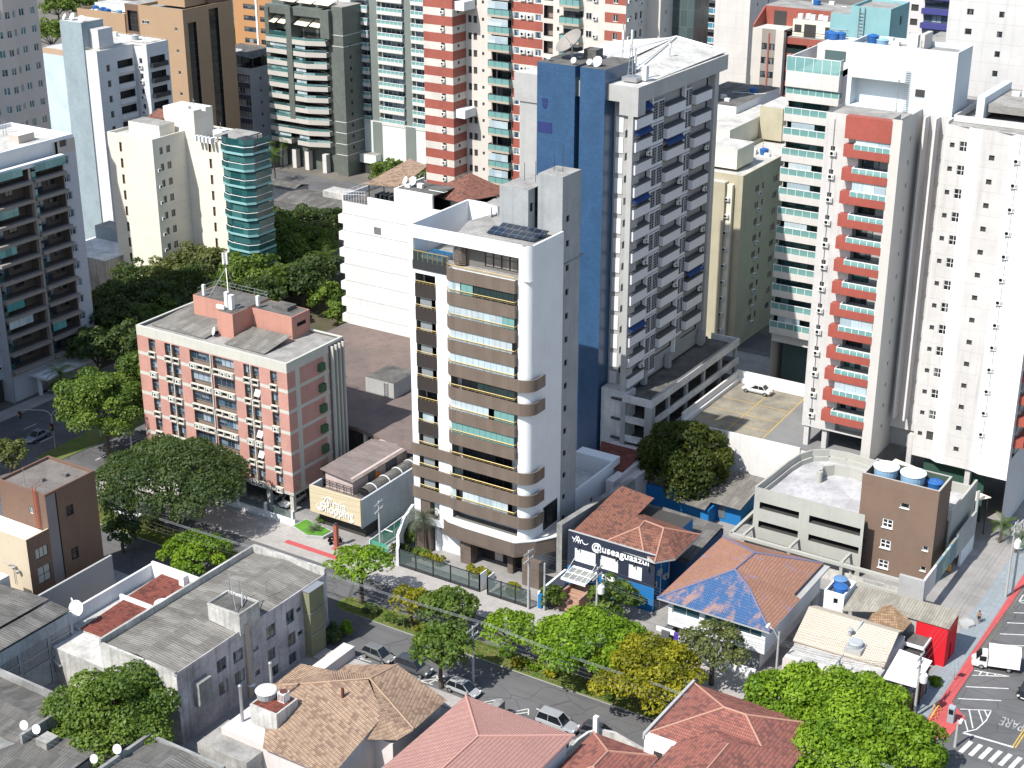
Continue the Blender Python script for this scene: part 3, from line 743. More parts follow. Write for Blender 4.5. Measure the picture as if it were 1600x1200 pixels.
# ------------------------------------------------------------------ blue slab tower with the car-park podium
def blue_tower():
    global T22; T22 = t = thing('office_tower','tall tower with a blue tiled stair block and rows of white balcony boxes','tower',(-106,200,0))
    b = MB()
    b.box(-118,-99.8,190,216,-4,55.2,0,1)                          # concrete slab body
    b.box(-118.4,-98.4,187.8,190,53.0,55.25,0,1); b.box(-99.8,-98.4,190,216.4,53.0,55.25,0,1)
    b.prism([(-101.3,190),(-101.3,187.8),(-98.4,187.8),(-98.4,190)],[51.2,51.2,51.2,51.2],53.0,0)   # corbel
    b.prism([(-118.4,187.8),(-114.4,187.8),(-114.4,190),(-118.4,190)],51.2,53.0,0)
    b.prism([(-117.6,188.0),(-114.2,188.0),(-114.2,190),(-117.6,190)],-4,51.2,0)
    b.box(-99.9,-99.1,187.8,190,9.5,51.2); b.box(-99.8,-98.7,212.9,214.2,9.5,53)
    b.build('concrete_frame',[M_concl,M_roofl],t)
    b = MB()                                                             # roof sheets, two shallow slopes with a white seam
    sheet(b,(-114.6,195.9,55.3),(-98.8,191,55.3),(-98.8,216,55.6),(-107,216,57.0),.1,0); sheet(b,(-118,196,55.3),(-107.3,196,55.9),(-107.1,216,57.0),(-118,216,55.4),.1,1)
    b.build('roof',[M_roofl,M_roofw],t)
    b = MB(); b.tube((-103.4,196,56.0),(-107,216,57.1),.14,6); b.tube((-107,216,57.1),(-98.6,216.2,55.75),.14,6); b.tube((-112,197,56.2),(-107,216,57.1),.14,6); b.build('roof_seam',M_wmetal,t)
    b = MB()
    b.box(-114.1,-107.95,187,196,-4,57.3,0,1); b.box(-107.15,-103.2,187,196,-4,57.3,0,1); b.box(-107.95,-107.15,189.2,195.5,-4,57.0,2,1)
    b.build('blue_stair_block',[M_blue,M_roofd,M_navy],t)
    b = MB(); b.box(-113.9,-111.6,186.94,187,47.4,48.9); b.build('dark_tile_panel',M_navyblue,t)
    b = MB()                                                             # faded shield on the blue wall
    cx,cz = -112.75,51.4
    b.box(cx-.5,cx+.42,186.93,187,cz+.35,cz+.9)
    n = 8
    b.face([(cx-.45,186.95,cz+.2)] + [(cx-.02+.44*math.cos(math.pi+math.pi*k/n),186.95,cz-.05+.55*math.sin(math.pi+math.pi*k/n)) for k in range(n+1)] + [(cx+.42,186.95,cz+.2)])
    b.build('wall_emblem',M_navyblue,t)
    # recessed concrete bay with white panels between the blue block and the balconies
    b = MB()
    for k in range(14): b.box(-102.9,-101.7,189.9,190.02,48.2-2.95*k,50.4-2.95*k)
    b.build('white_panel',M_white,t)
    # balcony facade
    b = MB(); holes = []
    for k in range(13):
        z = 51.06-3.218*k
        for a0,a1 in ((188.2,193.2),(197.7,203.4),(206.7,212.2)): holes.append((a0-190 if a0 > 190 else .02,a1-190,z-.1,z+1.25,1.2))
    b.facade((-99.55,190),(0,1),24,11.2,53,holes,0,1,1); b.face([(-99.55,190,11.2),(-99.55,214,11.2),(-101,214,11.2),(-101,190,11.2)],0)
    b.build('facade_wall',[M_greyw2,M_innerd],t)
    def box_mesh(w):
        q = MB(); q.box(0,w,-.75,0,-1.75,-.32,0,1); q.box(.0,w,-.73,-.02,-1.85,-1.75,1); q.prism([(-.02,-.77),(w+.02,-.77),(w+.02,0),(-.02,0)],-.32,[-.1,-.1,.12,.12],1); return q.mesh('balcony',[M_whitebox,M_slate])
    def grille_mesh(w,h):
        q = MB(); q.box(-.12,w+.12,-.32,0,-.5,h+.2,2); q.box(0,w,-.325,-.32,0,h,1)
        nx = max(4,int(w/.5)); nz = 6
        for i in range(nx+1): x = w*i/nx; q.box(x-.022,x+.022,-.37,-.325,0,h)
        for j in range(nz+1): z = h*j/nz; q.box(0,w,-.365,-.325,z-.022,z+.022)
        q.box(w/2-.1,w/2+.1,-.42,-.3,0,h)
        return q.mesh('grille',[M_grillec,M_dark,M_whitebox])
    bm = {w: box_mesh(w) for w in (4.9,5.6,5.4)}; gm = {3.8: grille_mesh(3.6,2.35),2.5: grille_mesh(2.3,2.35)}
    aw = {(1,0): 1,(2,1): 1,(4,0): 1,(10,0): 1,(9,2): 1,(0,0): 1}
    rng = random.Random(5)
    for k in range(13):
        z = 51.06-3.218*k
        for j,(a0,w) in enumerate(((188.2,4.9),(197.75,5.6),(206.75,5.4))):
            if k == 12 and j > 0: continue
            put(t,'balcony',bm[w],'E',a0,z,-99.5)
            put(t,'window',win_mesh(w-.3,1.1,M_wframe,M_glass,6,1),'E',a0+.15,z+.02,-99.5,1.15)
            if (k,j) in aw:
                q = MB(); sheet(q,(0,0,1.45),(w*.96,0,1.45),(w*.96,-.95,.7),(0,-.95,.7),.04); q.box(0,w*.96,-.97,-.95,.45,.72)
                put(t,'awning',cached(('awn',w),lambda: q.mesh('awning',[M_awn])),'E',a0,z,-99.5)
            if rng.random() < .3: put(t,'air_conditioner',ac_mesh(),'E',a0+w-1.2,z+.25,-99.5,-.45)
        for a0,w in ((193.45,3.8),(203.55,2.5)):
            if k == 12 and w < 3: continue
            put(t,'grille',gm[w],'E',a0+.12,z-1.1-.45,-99.5)
    b = MB()
    for a in (193.2,203.4): b.box(-99.55,-98.95,a,a+.3,11.3,52.9)
    b.build('white_fin',M_white,t)
    # podium: three parking decks
    b = MB()
    b.box(-98.2,-94.6,187,217,-.1,.1); b.box(-118,-99.6,191,217,-4,9.4,1)
    for z in (9.2,6.0,2.9): b.box(-101,-94.25,187.2,216.8,z-.3,z,1,3)
    for z0,z1 in ((9.0,10.15),(5.85,6.9),(2.75,3.8)):
        b.box(-94.4,-94.1,186.9,217.2,z0,z1); b.box(-99.0,-94.4,186.9,187.2,z0,z1); b.box(-99,-94.4,216.9,217.2,z0,z1)
    b.box(-94.4,-94.1,187,217,-4,.9); b.box(-99,-94.4,186.9,187.2,-4,.8)
    for v in (187.1,193.0,199,205,211,216.6): b.box(-94.9,-94.45,v,v+.6,-4,9,2)
    b.box(-95.2,-94.0,186.8,187.9,-4,9,2); b.box(-102.9,-98.4,187.6,190,-4,10.2,0); b.box(-99.2,-98.4,186.86,187.5,-4,9,2)
    b.tube((-94.25,187,10.55),(-94.25,217,10.55),.05,5,2); b.tube((-94.25,187,10.35),(-94.25,217,10.35),.03,5,2)
    b.build('parking_podium',[M_whited,M_innerd,M_conc,M_roofd],t)
    b = MB()
    for v in (193.3,201.2): b.box(-99.4,-98.6,v,v+.8,9.4,11.6)
    b.box(-99.4,-98.6,212.6,213.4,9.4,12); b.build('pillar',M_conc,t)
    # roof clutter: mesh dish, masts, boxes
    box_part(t,'roof_hut',M_roofd,(-109.6,-107.6,192.2,194.2,57.3,58.7)); box_part(t,'equipment_box',M_white,(-99.9,-99.2,191.4,192.2,55.5,57.5))
    for x,y,z,h in ((-104.6,194.5,57.3,5.2),(-100.8,191.2,55.4,4.4),(-103,206,56.2,2.2),(-112.6,194,57.3,3.6)):
        b = MB(); b.tube((x,y,z),(x,y,z+h),.07,5); b.tube((x-.5,y,z+h*.8),(x+.5,y,z+h*.8),.03,4); b.box(x-.15,x+.15,y-.15,y+.15,z+h*.55,z+h*.8,1); b.build('antenna_mast',[M_metal,M_acwhite],t)
    b = MB(); b.box(-102.2,-99.9,189.9,191.9,55.4,56.0)
    for x,y in ((-101.5,190.3),(-100.7,190.3),(-101.1,191)): b.tube((x,y,55.9),(-101.1,190.5,61.6),.06,5)
    for k in range(6): b.tube((-101.5+.05*k,190.3,56.4+k*.8),(-100.7-.05*k,190.4,56.8+k*.8),.03,4)
    b.tube((-101.1,190.5,60.4),(-101.1,190.5,62.4),.16,8,1); b.build('lattice_mast',[M_metal,M_acwhite],t)
    b = MB(); c = Vector((-111.2,191.6,59.2)); q = Vector((-.35,-.55,.75)).to_track_quat('Z','Y').to_matrix(); n = 18; rg = [(.3,.02),(1.0,.16),(1.7,.5),(2.2,.9)]; i0 = len(b.v)
    for r_,z_ in rg:
        for k in range(n): a = 2*math.pi*k/n; b.v.append(tuple(c+q@Vector((r_*math.cos(a),r_*math.sin(a),z_))))
    for j in range(3):
        for k in range(n): l = (k+1) % n; b.f.append([i0+j*n+k,i0+j*n+l,i0+(j+1)*n+l,i0+(j+1)*n+k]); b.m.append(0)
    b.tube((-111.2,191.6,57.3),c,.12,6,1); b.tube(c,c+q@Vector((0,0,1.6)),.04,4,1); b.build('mesh_dish',[M_dishgrey,M_metal],t)
M_grillec = plain('grille_bar',(.42,.43,.44),.7)
M_dishgrey = plain('weathered_mesh_dish',(.24,.22,.20),.7)
M_navyblue = plain('dark_blue_tile',(.018,.03,.12),.5)
M_greyw2 = paint('grey_facade',(.30,.31,.32),.15,.2)
M_whitebox = paint('balcony_white',(.60,.60,.62),.06,.12)
M_slate = paint('slate_top',(.085,.085,.09),.2,.0)
M_whited = paint('stained_podium_white',(.58,.58,.57),.35,.6,scol=(.12,.12,.13))

for dx,dy,dz,r_,lb in ((-112.9,188.2,57.3,.35,'small white dish at the left front of the blue tower roof'),(-108.7,187.9,57.3,.42,'small white dish above the slot in the blue wall'),(-106.3,188.1,57.3,.42,'white dish right of the slot on the blue roof edge'),(-105.4,188.8,57.3,.75,'larger pale dish near the right corner of the blue block')):
    dish(None,lb,(dx*.965,dy*.965,100-(100-dz)*.965),r_,(-.1,-.9),M_dish,.5,arm=.55)

# ------------------------------------------------------------------ pink seven-level block
def pink_block():
    U0,U1,V0,V1,ZR = -155.6,-128.1,146.5,158.7,22.3
    t = thing('apartment_block','pink tiled apartment block with grey bands and concrete air-conditioner shelves','apartment block',(-141.8,152.6,0))
    rows = [20.84-3.07*k for k in range(6)]
    ZB = 2.75
    def mf(x,z):
        if z > 21.0: return 1
        for r in rows:
            if r-2.75 < z < r-2.25: return 1
        return 0
    szs = [21.0] + [r-2.75 for r in rows] + [r-2.25 for r in rows]
    singles = [(2.2,3.5),(24.55,25.75)]; pairs = [(5.3,6.6),(6.75,8.1),(19.85,21.1),(21.35,22.6)]; wides = [(10.0,13.9),(14.3,18.1)]
    holes = []
    for r in rows:
        for a,c in singles+pairs+wides: holes.append((a,c,r-2.72,r,.55))
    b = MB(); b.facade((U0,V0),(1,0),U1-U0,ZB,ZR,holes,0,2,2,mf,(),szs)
    def mfr(x,z):
        if 1.7 < x < 2.6 or 7.8 < x < 8.6: return 1
        return mf(x,z)
    b.facade((U1,V0),(0,1),V1-V0,ZB,ZR,[],0,None,None,mfr,(1.7,2.6,7.8,8.6),szs)
    b.facade((U1,V1),(-1,0),U1-U0,ZB,ZR,[],0,None,None,mf,(),szs); b.facade((U0,V1),(0,-1),V1-V0,ZB,ZR,[],0,None,None,mf,(),szs)
    b.face([(U0,V0,ZB),(U0,V1,ZB),(U1,V1,ZB),(U1,V0,ZB)],1)
    b.build('wall',[M_pink,M_bandgrey,M_pinkrev],t)
    b = MB()                                                              # parapet coping and roof decks
    b.ring((U0,U1,V0,V1),.35,ZR,ZR+.12,0); b.build('parapet',M_bandgrey,t)
    b = MB(); b.face([(U0,V0,ZR-.35),(U1,V0,ZR-.35),(U1,V1,ZR-.35),(U0,V1,ZR-.35)],1)
    sheet(b,(-154.4,148.3,22.15),(-144.2,148.3,22.15),(-144.2,154.2,22.9),(-154.4,157.6,22.9),.1); sheet(b,(-140.6,148.3,22.15),(-133.4,148.3,22.15),(-133.4,154.0,22.9),(-140.6,154.0,22.9),.1)
    b.build('roof',[M_fib,M_roofg],t)
    b = MB()
    for p,q in (((-143.8,150.6),(-140.9,153.8)),): b.box(p[0],q[0],p[1],q[1],21.9,25.6)
    b.box(-151.2,-141.0,153.8,158.5,21.9,25.6); b.box(-141.0,-133.8,154.7,158.6,21.9,25.3)
    b.box(-138.4,-135.6,156,158,25.3,25.9,1); b.face([(-151,153.9,25.63),(-141,153.9,25.63),(-141,158.4,25.63),(-151,158.4,25.63)],1); b.face([(-140.9,154.9,25.33),(-134,154.9,25.33),(-134,158.4,25.33),(-140.9,158.4,25.33)],1)
    b.box(-133.8,-133.74,155.8,157.6,23.6,24.1,2); b.face([(-143.7,150.7,25.63),(-141,150.7,25.63),(-141,153.9,25.63),(-143.7,153.9,25.63)],1)
    b.build('tank_room',[M_pinkp,M_roofd,M_dark],t)
    b = MB(); cx,cy = -147.0,156.5
    for dx,dy in ((-1.4,-1.4),(1.4,-1.4),(0,1.5)): b.tube((cx+dx*1.3,cy+dy*1.3,25.6),(cx,cy,29.6),.06,5)
    b.tube((cx,cy,28.5),(cx,cy,32.2),.07,5)
    for k in range(3): a = k*2.1; b.box(cx+.3*math.cos(a)-.14,cx+.3*math.cos(a)+.14,cy+.3*math.sin(a)-.1,cy+.3*math.sin(a)+.1,30.2,31.9,1)
    for z in (26.6,26.1):
        b.path([(-150.6,158.3,z),(-141.2,158.3,z),(-141.2,157,z)],.035,4); b.path([(-150.6,158.3,z),(-150.6,154.2,z)],.035,4)
    for u in (-150.6,-148.2,-145.9,-143.5,-141.2): b.tube((u,158.3,25.6),(u,158.3,26.6),.035,4)
    for u,v,h,w in ((-143.2,152.2,2.3,.28),(-142.2,152.0,2.1,.32),(-149.5,154.3,1.6,.2),(-140.2,155.2,1.4,.22)): b.box(u-w,u+w,v-w,v+w,25.7,25.7+h,1)
    for i in range(5): b.tube((-144.2+i*.7,151.5,25.65),(-143.6+i*.6,153.4,26.5),.03,4)
    b.box(-144.4,-143.0,151.2,151.6,25.7,26.2,1)
    b.build('antenna_mast',[M_metal,M_acwhite],t)
    b = MB()
    for i in range(4): v = 155.7+i*.78; b.box(U1,U1+.55,v,v+.22,ZB,21.9)
    b.box(U1,U1+.1,155.4,158.7,ZB,22.0,1); b.build('fin',[M_bandgrey,M_greyd],t)
    acs = [(0,0,1,0,1,0,1)]
    rng = random.Random(11)
    def shelf(w,n):
        q = MB(); q.box(0,w,-.32,.1,.74,.84); q.box(0,w,-.32,.1,0,.1)
        for i in range(n+1): x = w*i/n; q.box(max(0,x-.08),min(w,x+.08),-.3,.1,.1,.74)
        q.box(.05,w-.05,.06,.1,.1,.74,1); return q.mesh('ac_shelf',[M_bandl,M_dark])
    for r in rows:
        for a,c in singles+pairs+wides:
            w = c-a; n = 3 if w > 3 else 1
            put(t,'window',win_mesh(w,1.38,M_gframe,M_glassb,4 if n == 3 else 1,2 if n == 1 else 1),'S',U0+a,r-1.4,V0,.45)
            s = put(t,'ac_shelf',cached(('shelf',n,round(w,1)),lambda: shelf(w,n)),'S',U0+a,r-2.72,V0,0.0)
            for i in range(n):
                if rng.random() < .4: put(t,'air_conditioner',ac_mesh(.8,.52,.3),'S',U0+a+w*(i+.5)/n-.4,r-2.6,V0,.02)
        if rows.index(r) in (1,3,4) :
            q = MB(); q.box(0,.95,-.6,-.55,0,1.1)
            inst('open_sash',cached('sash',lambda: (lambda m: (m.box(0,.95,-.02,.02,0,1.1),m.mesh('open_sash',[M_wframe]))[1])(MB())),t,(U0+21.5,V0-.12,r-1.3),0,None).rotation_euler = (R(-28),0,0)
    b = MB()
    for a in (6.6,13.9,21.1): b.box(U0+a+.02,U0+a+.16,V0-.2,V0,ZB,20.9)
    b.build('mullion_fin',M_bandl,t)
    for r in rows: put(t,'air_conditioner',cached('greenbox',lambda: (lambda m: (m.box(0,1.15,-.5,0,0,1.1),m.mesh('air_conditioner',[M_greenb]))[1])(MB())),'E',152.9,r-1.75,U1)
    b = MB()
    for u in (-155,-149.6,-143.9,-137.8,-132.9,-128.7):
        for v in (147,152.6,158.2): b.box(u-.3,u+.3,v-.3,v+.3,0,ZB)
    b.box(-154,-134,152.7,152.9,0,ZB,1); b.build('pillar',[M_bandgrey,M_innerd],t)
M_pinkrev = paint('reveal_brown',(.20,.15,.12),.2,.1)
M_bandl = paint('shelf_concrete',(.50,.48,.42),.15,.25)

dish(None,'white dish at the foot of the pink roof tank room',(-143.9,150.0,22.1),.6,(-.5,-.8),M_dish,.35,arm=.6)
central_tower(); blue_tower(); pink_block()
K22 = .965; T22.location = (T22.location.x*K22,T22.location.y*K22,CAMH*(1-K22)); T22.scale = (K22,K22,K22)
# ------------------------------------------------------------------ tools for the plainer towers
def closed(b,u0,u1,v0,v1,z0,z1,S=(),E=(),mi=0,rmi=1,bmi=1,roof=2,matS=None,matE=None,szs=(),sxs=(),sxe=(),par=.0):
    """four walls with openings on the south and east faces (positions measured from the corner) and a roof"""
    b.facade((u0,v0),(1,0),u1-u0,z0,z1,S,mi,rmi,bmi,matS,sxs,szs)
    b.facade((u1,v0),(0,1),v1-v0,z0,z1,E,mi,rmi,bmi,matE or matS,sxe,szs)
    b.facade((u1,v1),(-1,0),u1-u0,z0,z1,(),mi); b.facade((u0,v1),(0,-1),v1-v0,z0,z1,(),mi)
    zt = z1-par
    b.face([(u0,v0,zt),(u1,v0,zt),(u1,v1,zt),(u0,v1,zt)],roof)
    if par:
        b.ring((u0-.001,u1+.001,v0-.001,v1+.001),.25,z1-par,z1+.03,mi)
class Cols:
    """window columns: collects holes for the wall and then sets the windows"""
    def __init__(s): s.h = {'S': [],'E': []}; s.w = []
    def add(s,face,a,w,zs,h,frame=None,glass=None,cols=2,rows=1,depth=.22,sill=None,ac=None,name='window',fill=True):
        for z in zs:
            s.h[face].append((a,a+w,z,z+h,depth))
            if fill: s.w.append((face,a,z,w,h,frame or M_gframe,glass or M_glass,cols,rows,depth,sill,ac,name))
    def put(s,t,u0,v0,plane_e):
        for face,a,z,w,h,fr,gl,c,r,d,sill,ac,nm in s.w:
            o = u0 if face == 'S' else v0; pl = v0 if face == 'S' else plane_e
            put(t,nm,win_mesh(w,h,fr,gl,c,r,sill),face,o+a,z,pl,max(.06,d-.05))
            if ac is not None and random.Random(hash((round(a*10),round(z*10)))).random() < ac:
                put(t,'air_conditioner',ac_mesh(.75,.5,.3),face,o+a+w+.15,z-.1,pl,-.02)
def zrow(top,pitch,n): return [top-pitch*k for k in range(n)]
def rail_mesh(w,d,h,frame,glass,key,z0=0.0,posts=1.2):
    """glass balcony rail along the front and both returns; local x along the wall, front at y=-d"""
    def mk():
        b = MB(); b.box(0,w,-d,-d+.04,z0,h-.1,1); b.box(0,.04,-d+.04,0,z0,h-.1,1); b.box(w-.04,w,-d+.04,0,z0,h-.1,1)
        b.box(-.03,w+.03,-d-.03,-d+.06,h-.1,h); b.box(-.03,.06,-d+.06,0,h-.1,h); b.box(w-.06,w+.03,-d+.06,0,h-.1,h)
        n = max(2,int(w/posts))
        for i in range(n+1): x = w*i/n; b.box(x-.03,x+.03,-d-.02,-d,z0,h-.1)
        return b.mesh('rail',[frame,glass])
    return cached(('rail',round(w,1),d,h,key),mk)


# ------------------------------------------------------------------ white party-wall building with the tiled penthouse
def partywall_building():
    u0,u1,v0,v1 = -156.1,-134,194.7,209
    t = thing('apartment_block','white block with a blank ribbed party wall and a terrace with tiled roofs on top','apartment block',(-146,201,0))
    b = MB(); closed(b,u0,u1,v0,v1,0,28.9,[(6.4,7.8,23.9,25.4,.2)])
    b.box(-150.9,u1,v0,v0+.3,28.9,30.2); b.box(-145.5,-138,v0,v0+.4,30.2,32.5); b.box(-145.5,-145.2,v0+.4,203,28.9,32.5); b.box(u0,u0+.25,v0,v1,28.9,29.8)
    b.box(-145.2,-138,v0+.4,201,32.1,32.3,2); b.box(-138.3,u1,199.5,207,28.9,31)
    b.build('wall',[M_white2,M_greyd,M_roofd],t)
    for k in range(9):
        z = 26.2-2.9*k; box_part(t,'balcony',M_white2,(u0-1.3,u0,v0+.4,v0+3.2,z-1.4,z)); box_part(t,'balcony_window',M_glass,(u0-.9,u0-.02,v0+.8,v0+3,z-2.6,z-1.45))
    b = MB(); b.box(-149.64,-148.3,v0+.12,v0+.16,23.95,25.35)
    for k in range(7): b.box(-149.64,-148.3,v0+.06,v0+.12,24+.19*k,24.1+.19*k)
    b.build('vent_louvre',M_gframe,t)
    b = MB()
    for k in range(7): b.box(u0,-136,v0-.07,v0,27.3-2.9*k-.5,27.35-2.9*k-.25)
    b.build('rib',M_white2,t)
    b = MB(); c = (-137.2,204.3,33.6)
    cs = [(-142.6,198.6,31.2),(-134.6,197.4,31.2),(-130.6,206.8,31.2),(-142.6,211.4,31.2)]
    pk = (-138.2,205.8,33.6)
    for i in range(4): b.face([cs[i],cs[(i+1) % 4],pk],0)
    b.face([(x,y,z-.15) for x,y,z in cs][::-1],1)
    for i in range(4): p,q = cs[i],cs[(i+1) % 4]; b.face([(p[0],p[1],p[2]-.15),(q[0],q[1],q[2]-.15),q,p],1)
    b.build('tiled_roof',[M_tmar,M_dmetal],t)
    box_part(t,'penthouse_wall',[M_greyw,M_dark],(-142,-134,200.5,207.5,28.9,31.0,0),(-141.5,-137.6,198.9,199.0,28.9,30.9,1))
    b = MB(); sheet(b,(-152.2,195.6,32.0),(-146.8,198.4,31.7),(-146.6,205.6,33.6),(-151.4,207.4,33.8),.12); b.build('tiled_roof',M_ttan,t)
    for x,y in ((-151.8,196.4),(-147.2,198.6),(-147,205),(-151,206.4),(-149.5,197.4)): b = MB(); b.tube((x,y,28.9),(x,y,32.0),.1,5); b.build('roof_post',M_dmetal,t)
    for i in range(4): box_part(t,'terrace_bench',M_dmetal,(-151.5+i*.9,-151.1+i*.9,197.5,199.8,28.9,30.0))
    b = MB()
    for z in (29.9,30.4): b.path([(-151.2,194.85,z+.6),(u0+.1,194.85,z),(u0+.1,205,z)],.03,4)
    for k in range(9): b.tube((u0+.1+k*.55,194.85,28.9),(u0+.1+k*.55,194.85,30.4+k*.06),.025,4)
    for k in range(8): b.tube((u0+.1,195+k*1.3,28.9),(u0+.1,195+k*1.3,30.4),.025,4)
    b.build('terrace_rail',M_wmetal,t)
partywall_building()
dish(None,'left one of the pair of white dishes beside the terrace roof',(-145.0,197.4,32.3),.7,(-.5,-.8),M_dish,.45,arm=.9)
dish(None,'right one of the pair of white dishes beside the terrace roof',(-143.9,197.8,32.3),.75,(-.1,-.9),M_dish,.45,arm=.9)

# ------------------------------------------------------------------ brown hall roof and the shopping entrance
def hall():
    t = thing('market_hall','low hall with a wide brown flat roof behind the pink block','hall',(-138,178,0))
    b = MB(); b.prism([(-128.2,161.2),(-119,159.2),(-112,159.4),(-112,161),(-121.5,167.5),(-121.5,194.6),(-156.3,194.6),(-156.3,161.2)],6.9,7.5); b.build('roof',M_hallroof,t)
    b = MB(); b.box(-156,-128.5,161.5,194.5,0,6.9,1); b.box(-128.5,-121,176,194.5,0,6.9,1)
    for u,v in ((-127.2,161.8),(-122.6,160.6),(-119.5,159.7),(-115,160)): b.box(u-.25,u+.25,v-.25,v+.25,0,6.9)
    b.build('wall',[M_offw,M_innerd],t)
    b = MB(); b.box(-135.2,-129.9,172.4,178.2,7.5,10.0,0,1)
    b.build('machine_room',[M_concl,M_roofd],t)
    b = MB()
    for k in range(8): b.box(-131.6,-131.0,172.28,172.4,7.7+k*.28,7.78+k*.28)
    b.box(-131.66,-131.6,172.28,172.4,7.6,9.9); b.box(-131,-130.94,172.28,172.4,7.6,9.9); b.build('ladder',M_metal,t)
hall()
def shopping():
    t = thing('shop_building','low shop entrance with a sand coloured sign wall and grey sheet roof','shop',(-119.6,150,0))
    b = MB(); b.box(-123.9,-115.3,144.9,145.2,2.4,6.3); b.build('sign_wall',M_pv,t)
    b = MB(); b.box(-115.6,-115.3,145.2,160,2.0,6.15); b.box(-115.7,-115.35,149,160,0,2.0); b.box(-123.9,-123.6,145.2,147.4,2.4,6.3); b.box(-123.6,-115.6,145.2,160,5.0,5.1,1); b.box(-123.6,-115.8,146.4,160,0,5.0,2)
    b.build('wall',[M_old2,M_roofd,M_innerd],t)
    b = MB(); b.box(-123.2,-118.6,147.6,160.0,5.1,7.4); b.box(-118.6,-118.5,151,152.6,5.4,6.8,1); b.box(-118.6,-118.5,155,157.5,5.4,6.9,1); b.build('upper_room',[M_pinkold,M_greyd],t)
    b = MB(); sheet(b,(-123.7,147.1,7.9),(-118.1,147.1,7.3),(-118.1,160.6,7.3),(-123.7,158.6,7.9),.12); b.build('sheet_roof',M_fibred,t)
    b = MB(); n = 10; y0,y1 = 147.9,159.5; P = [(-116.9+1.0*math.cos(math.pi*k/n),5.5+.95*math.sin(math.pi*k/n)) for k in range(n+1)]
    for p,q in zip(P[:-1],P[1:]): b.face([(p[0],y1,p[1]),(p[0],y0,p[1]),(q[0],y0,q[1]),(q[0],y1,q[1])],0)
    b.face([(p[0],y0,p[1]) for p in P][::-1],1)
    for k in range(4):
        y = 149.5+k*2.9
        for p,q in zip(P[:-1],P[1:]): b.tube((p[0],y,p[1]+.02),(q[0],y,q[1]+.02),.09,4,2)
    b.build('barrel_roof',[M_fib2,M_dark,M_white],t)
    b = MB()
    for z in (6.35,5.9): b.tube((-123.4,147.2,z+.1),(-116,147.2,z),.05,4)
    for k in range(7): b.tube((-123.4+k*1.2,147.2,5.1),(-123.4+k*1.2,147.2,6.4),.05,4)
    b.build('roof_rail',M_dmetal,t)
    b = MB(); b.box(-122.9,-116.2,145.25,147.2,5.1,5.2); b.build('roof_gutter_deck',M_rust,t)
    # lettering: two rows, swash capitals
    w1 = text_mesh('lettering','raia',1.5,.05,M_letter,'LEFT',.0); w2 = text_mesh('lettering','hopping',1.5,.05,M_letter,'LEFT',.0)
    q = onS(519.5,793.5,144.84); q2 = onS(540.5,799,144.84); x = [v.co.x for v in w1.vertices]; text_obj('lettering',w1,t,(q[0],144.84,q[1]),'S',((q2[0]-q[0])/max(x),1.25,1)); q = onS(507.5,799.5,144.84); q2 = onS(552.5,812.5,144.84); x = [v.co.x for v in w2.vertices]; text_obj('lettering',w2,t,(q[0],144.84,q[1]),'S',((q2[0]-q[0])/max(x),1.25,1))
    b = MB(); Y = 144.82                                   # swash P and S drawn as bent strokes
    def stroke(pts,r=.11): b.path([(x,Y,z) for x,z in pts],r,6)
    arc = lambda cx,cz,rx,rz,a0,a1,n=12: [(cx+rx*math.cos(R(a0+(a1-a0)*k/n)),cz+rz*math.sin(R(a0+(a1-a0)*k/n))) for k in range(n+1)]
    px = lambda L: [onS(490+x/15,760+y/15,144.82) for x,y in L]
    stroke(px([(395,430),(420,380),(415,320),(375,275),(310,260),(290,290)]),.07); stroke(px([(320,300),(345,400),(350,470),(300,480),(270,440)]),.1); stroke(px([(370,310),(372,380),(350,440)]),.06)
    stroke(px([(215,290),(210,265),(250,262),(285,290),(270,330),(235,330)]),.05); stroke(px([(260,370),(190,390),(160,420),(200,440),(240,470),(255,520),(220,555),(150,545),(100,500),(75,440),(90,410)]),.09); stroke(px([(110,430),(130,480),(180,500),(200,470)]),.05); stroke(px([(170,380),(215,400),(300,400)]),.05)
    b.build('swash_capitals',M_letter,t)
M_letter = plain('sign_letter_white',(.80,.79,.74),.4)
M_old2 = paint('weathered_side_wall',(.42,.45,.47),.35,.6)
M_pinkold = paint('faded_pink_wall',(.50,.40,.37),.35,.5)
M_fibred = corrugated('fibre_cement_rusty',(.24,.205,.19),(.32,.25,.22),dark=(.10,.075,.065))
M_rust = flatroof('rusty_deck',(.20,.15,.125),(.10,.085,.08))
shopping()
tag(box_part(None,'water_jug',M_orangep,(-119.0,-118.3,152.4,153.2,5.1,6.4)),'orange container standing in the gutter beside the barrel roof','container')
t = thing('traffic_cone_barrel','orange drum at the rear end of the barrel roof','drum',(-116.6,160.2,5.4)); b = MB(); b.lathe((0,0,0),[(.5,0),(.55,.5),(.5,1.0),(.3,1.15)],12); b.build('drum',M_orangep,t,world=False)

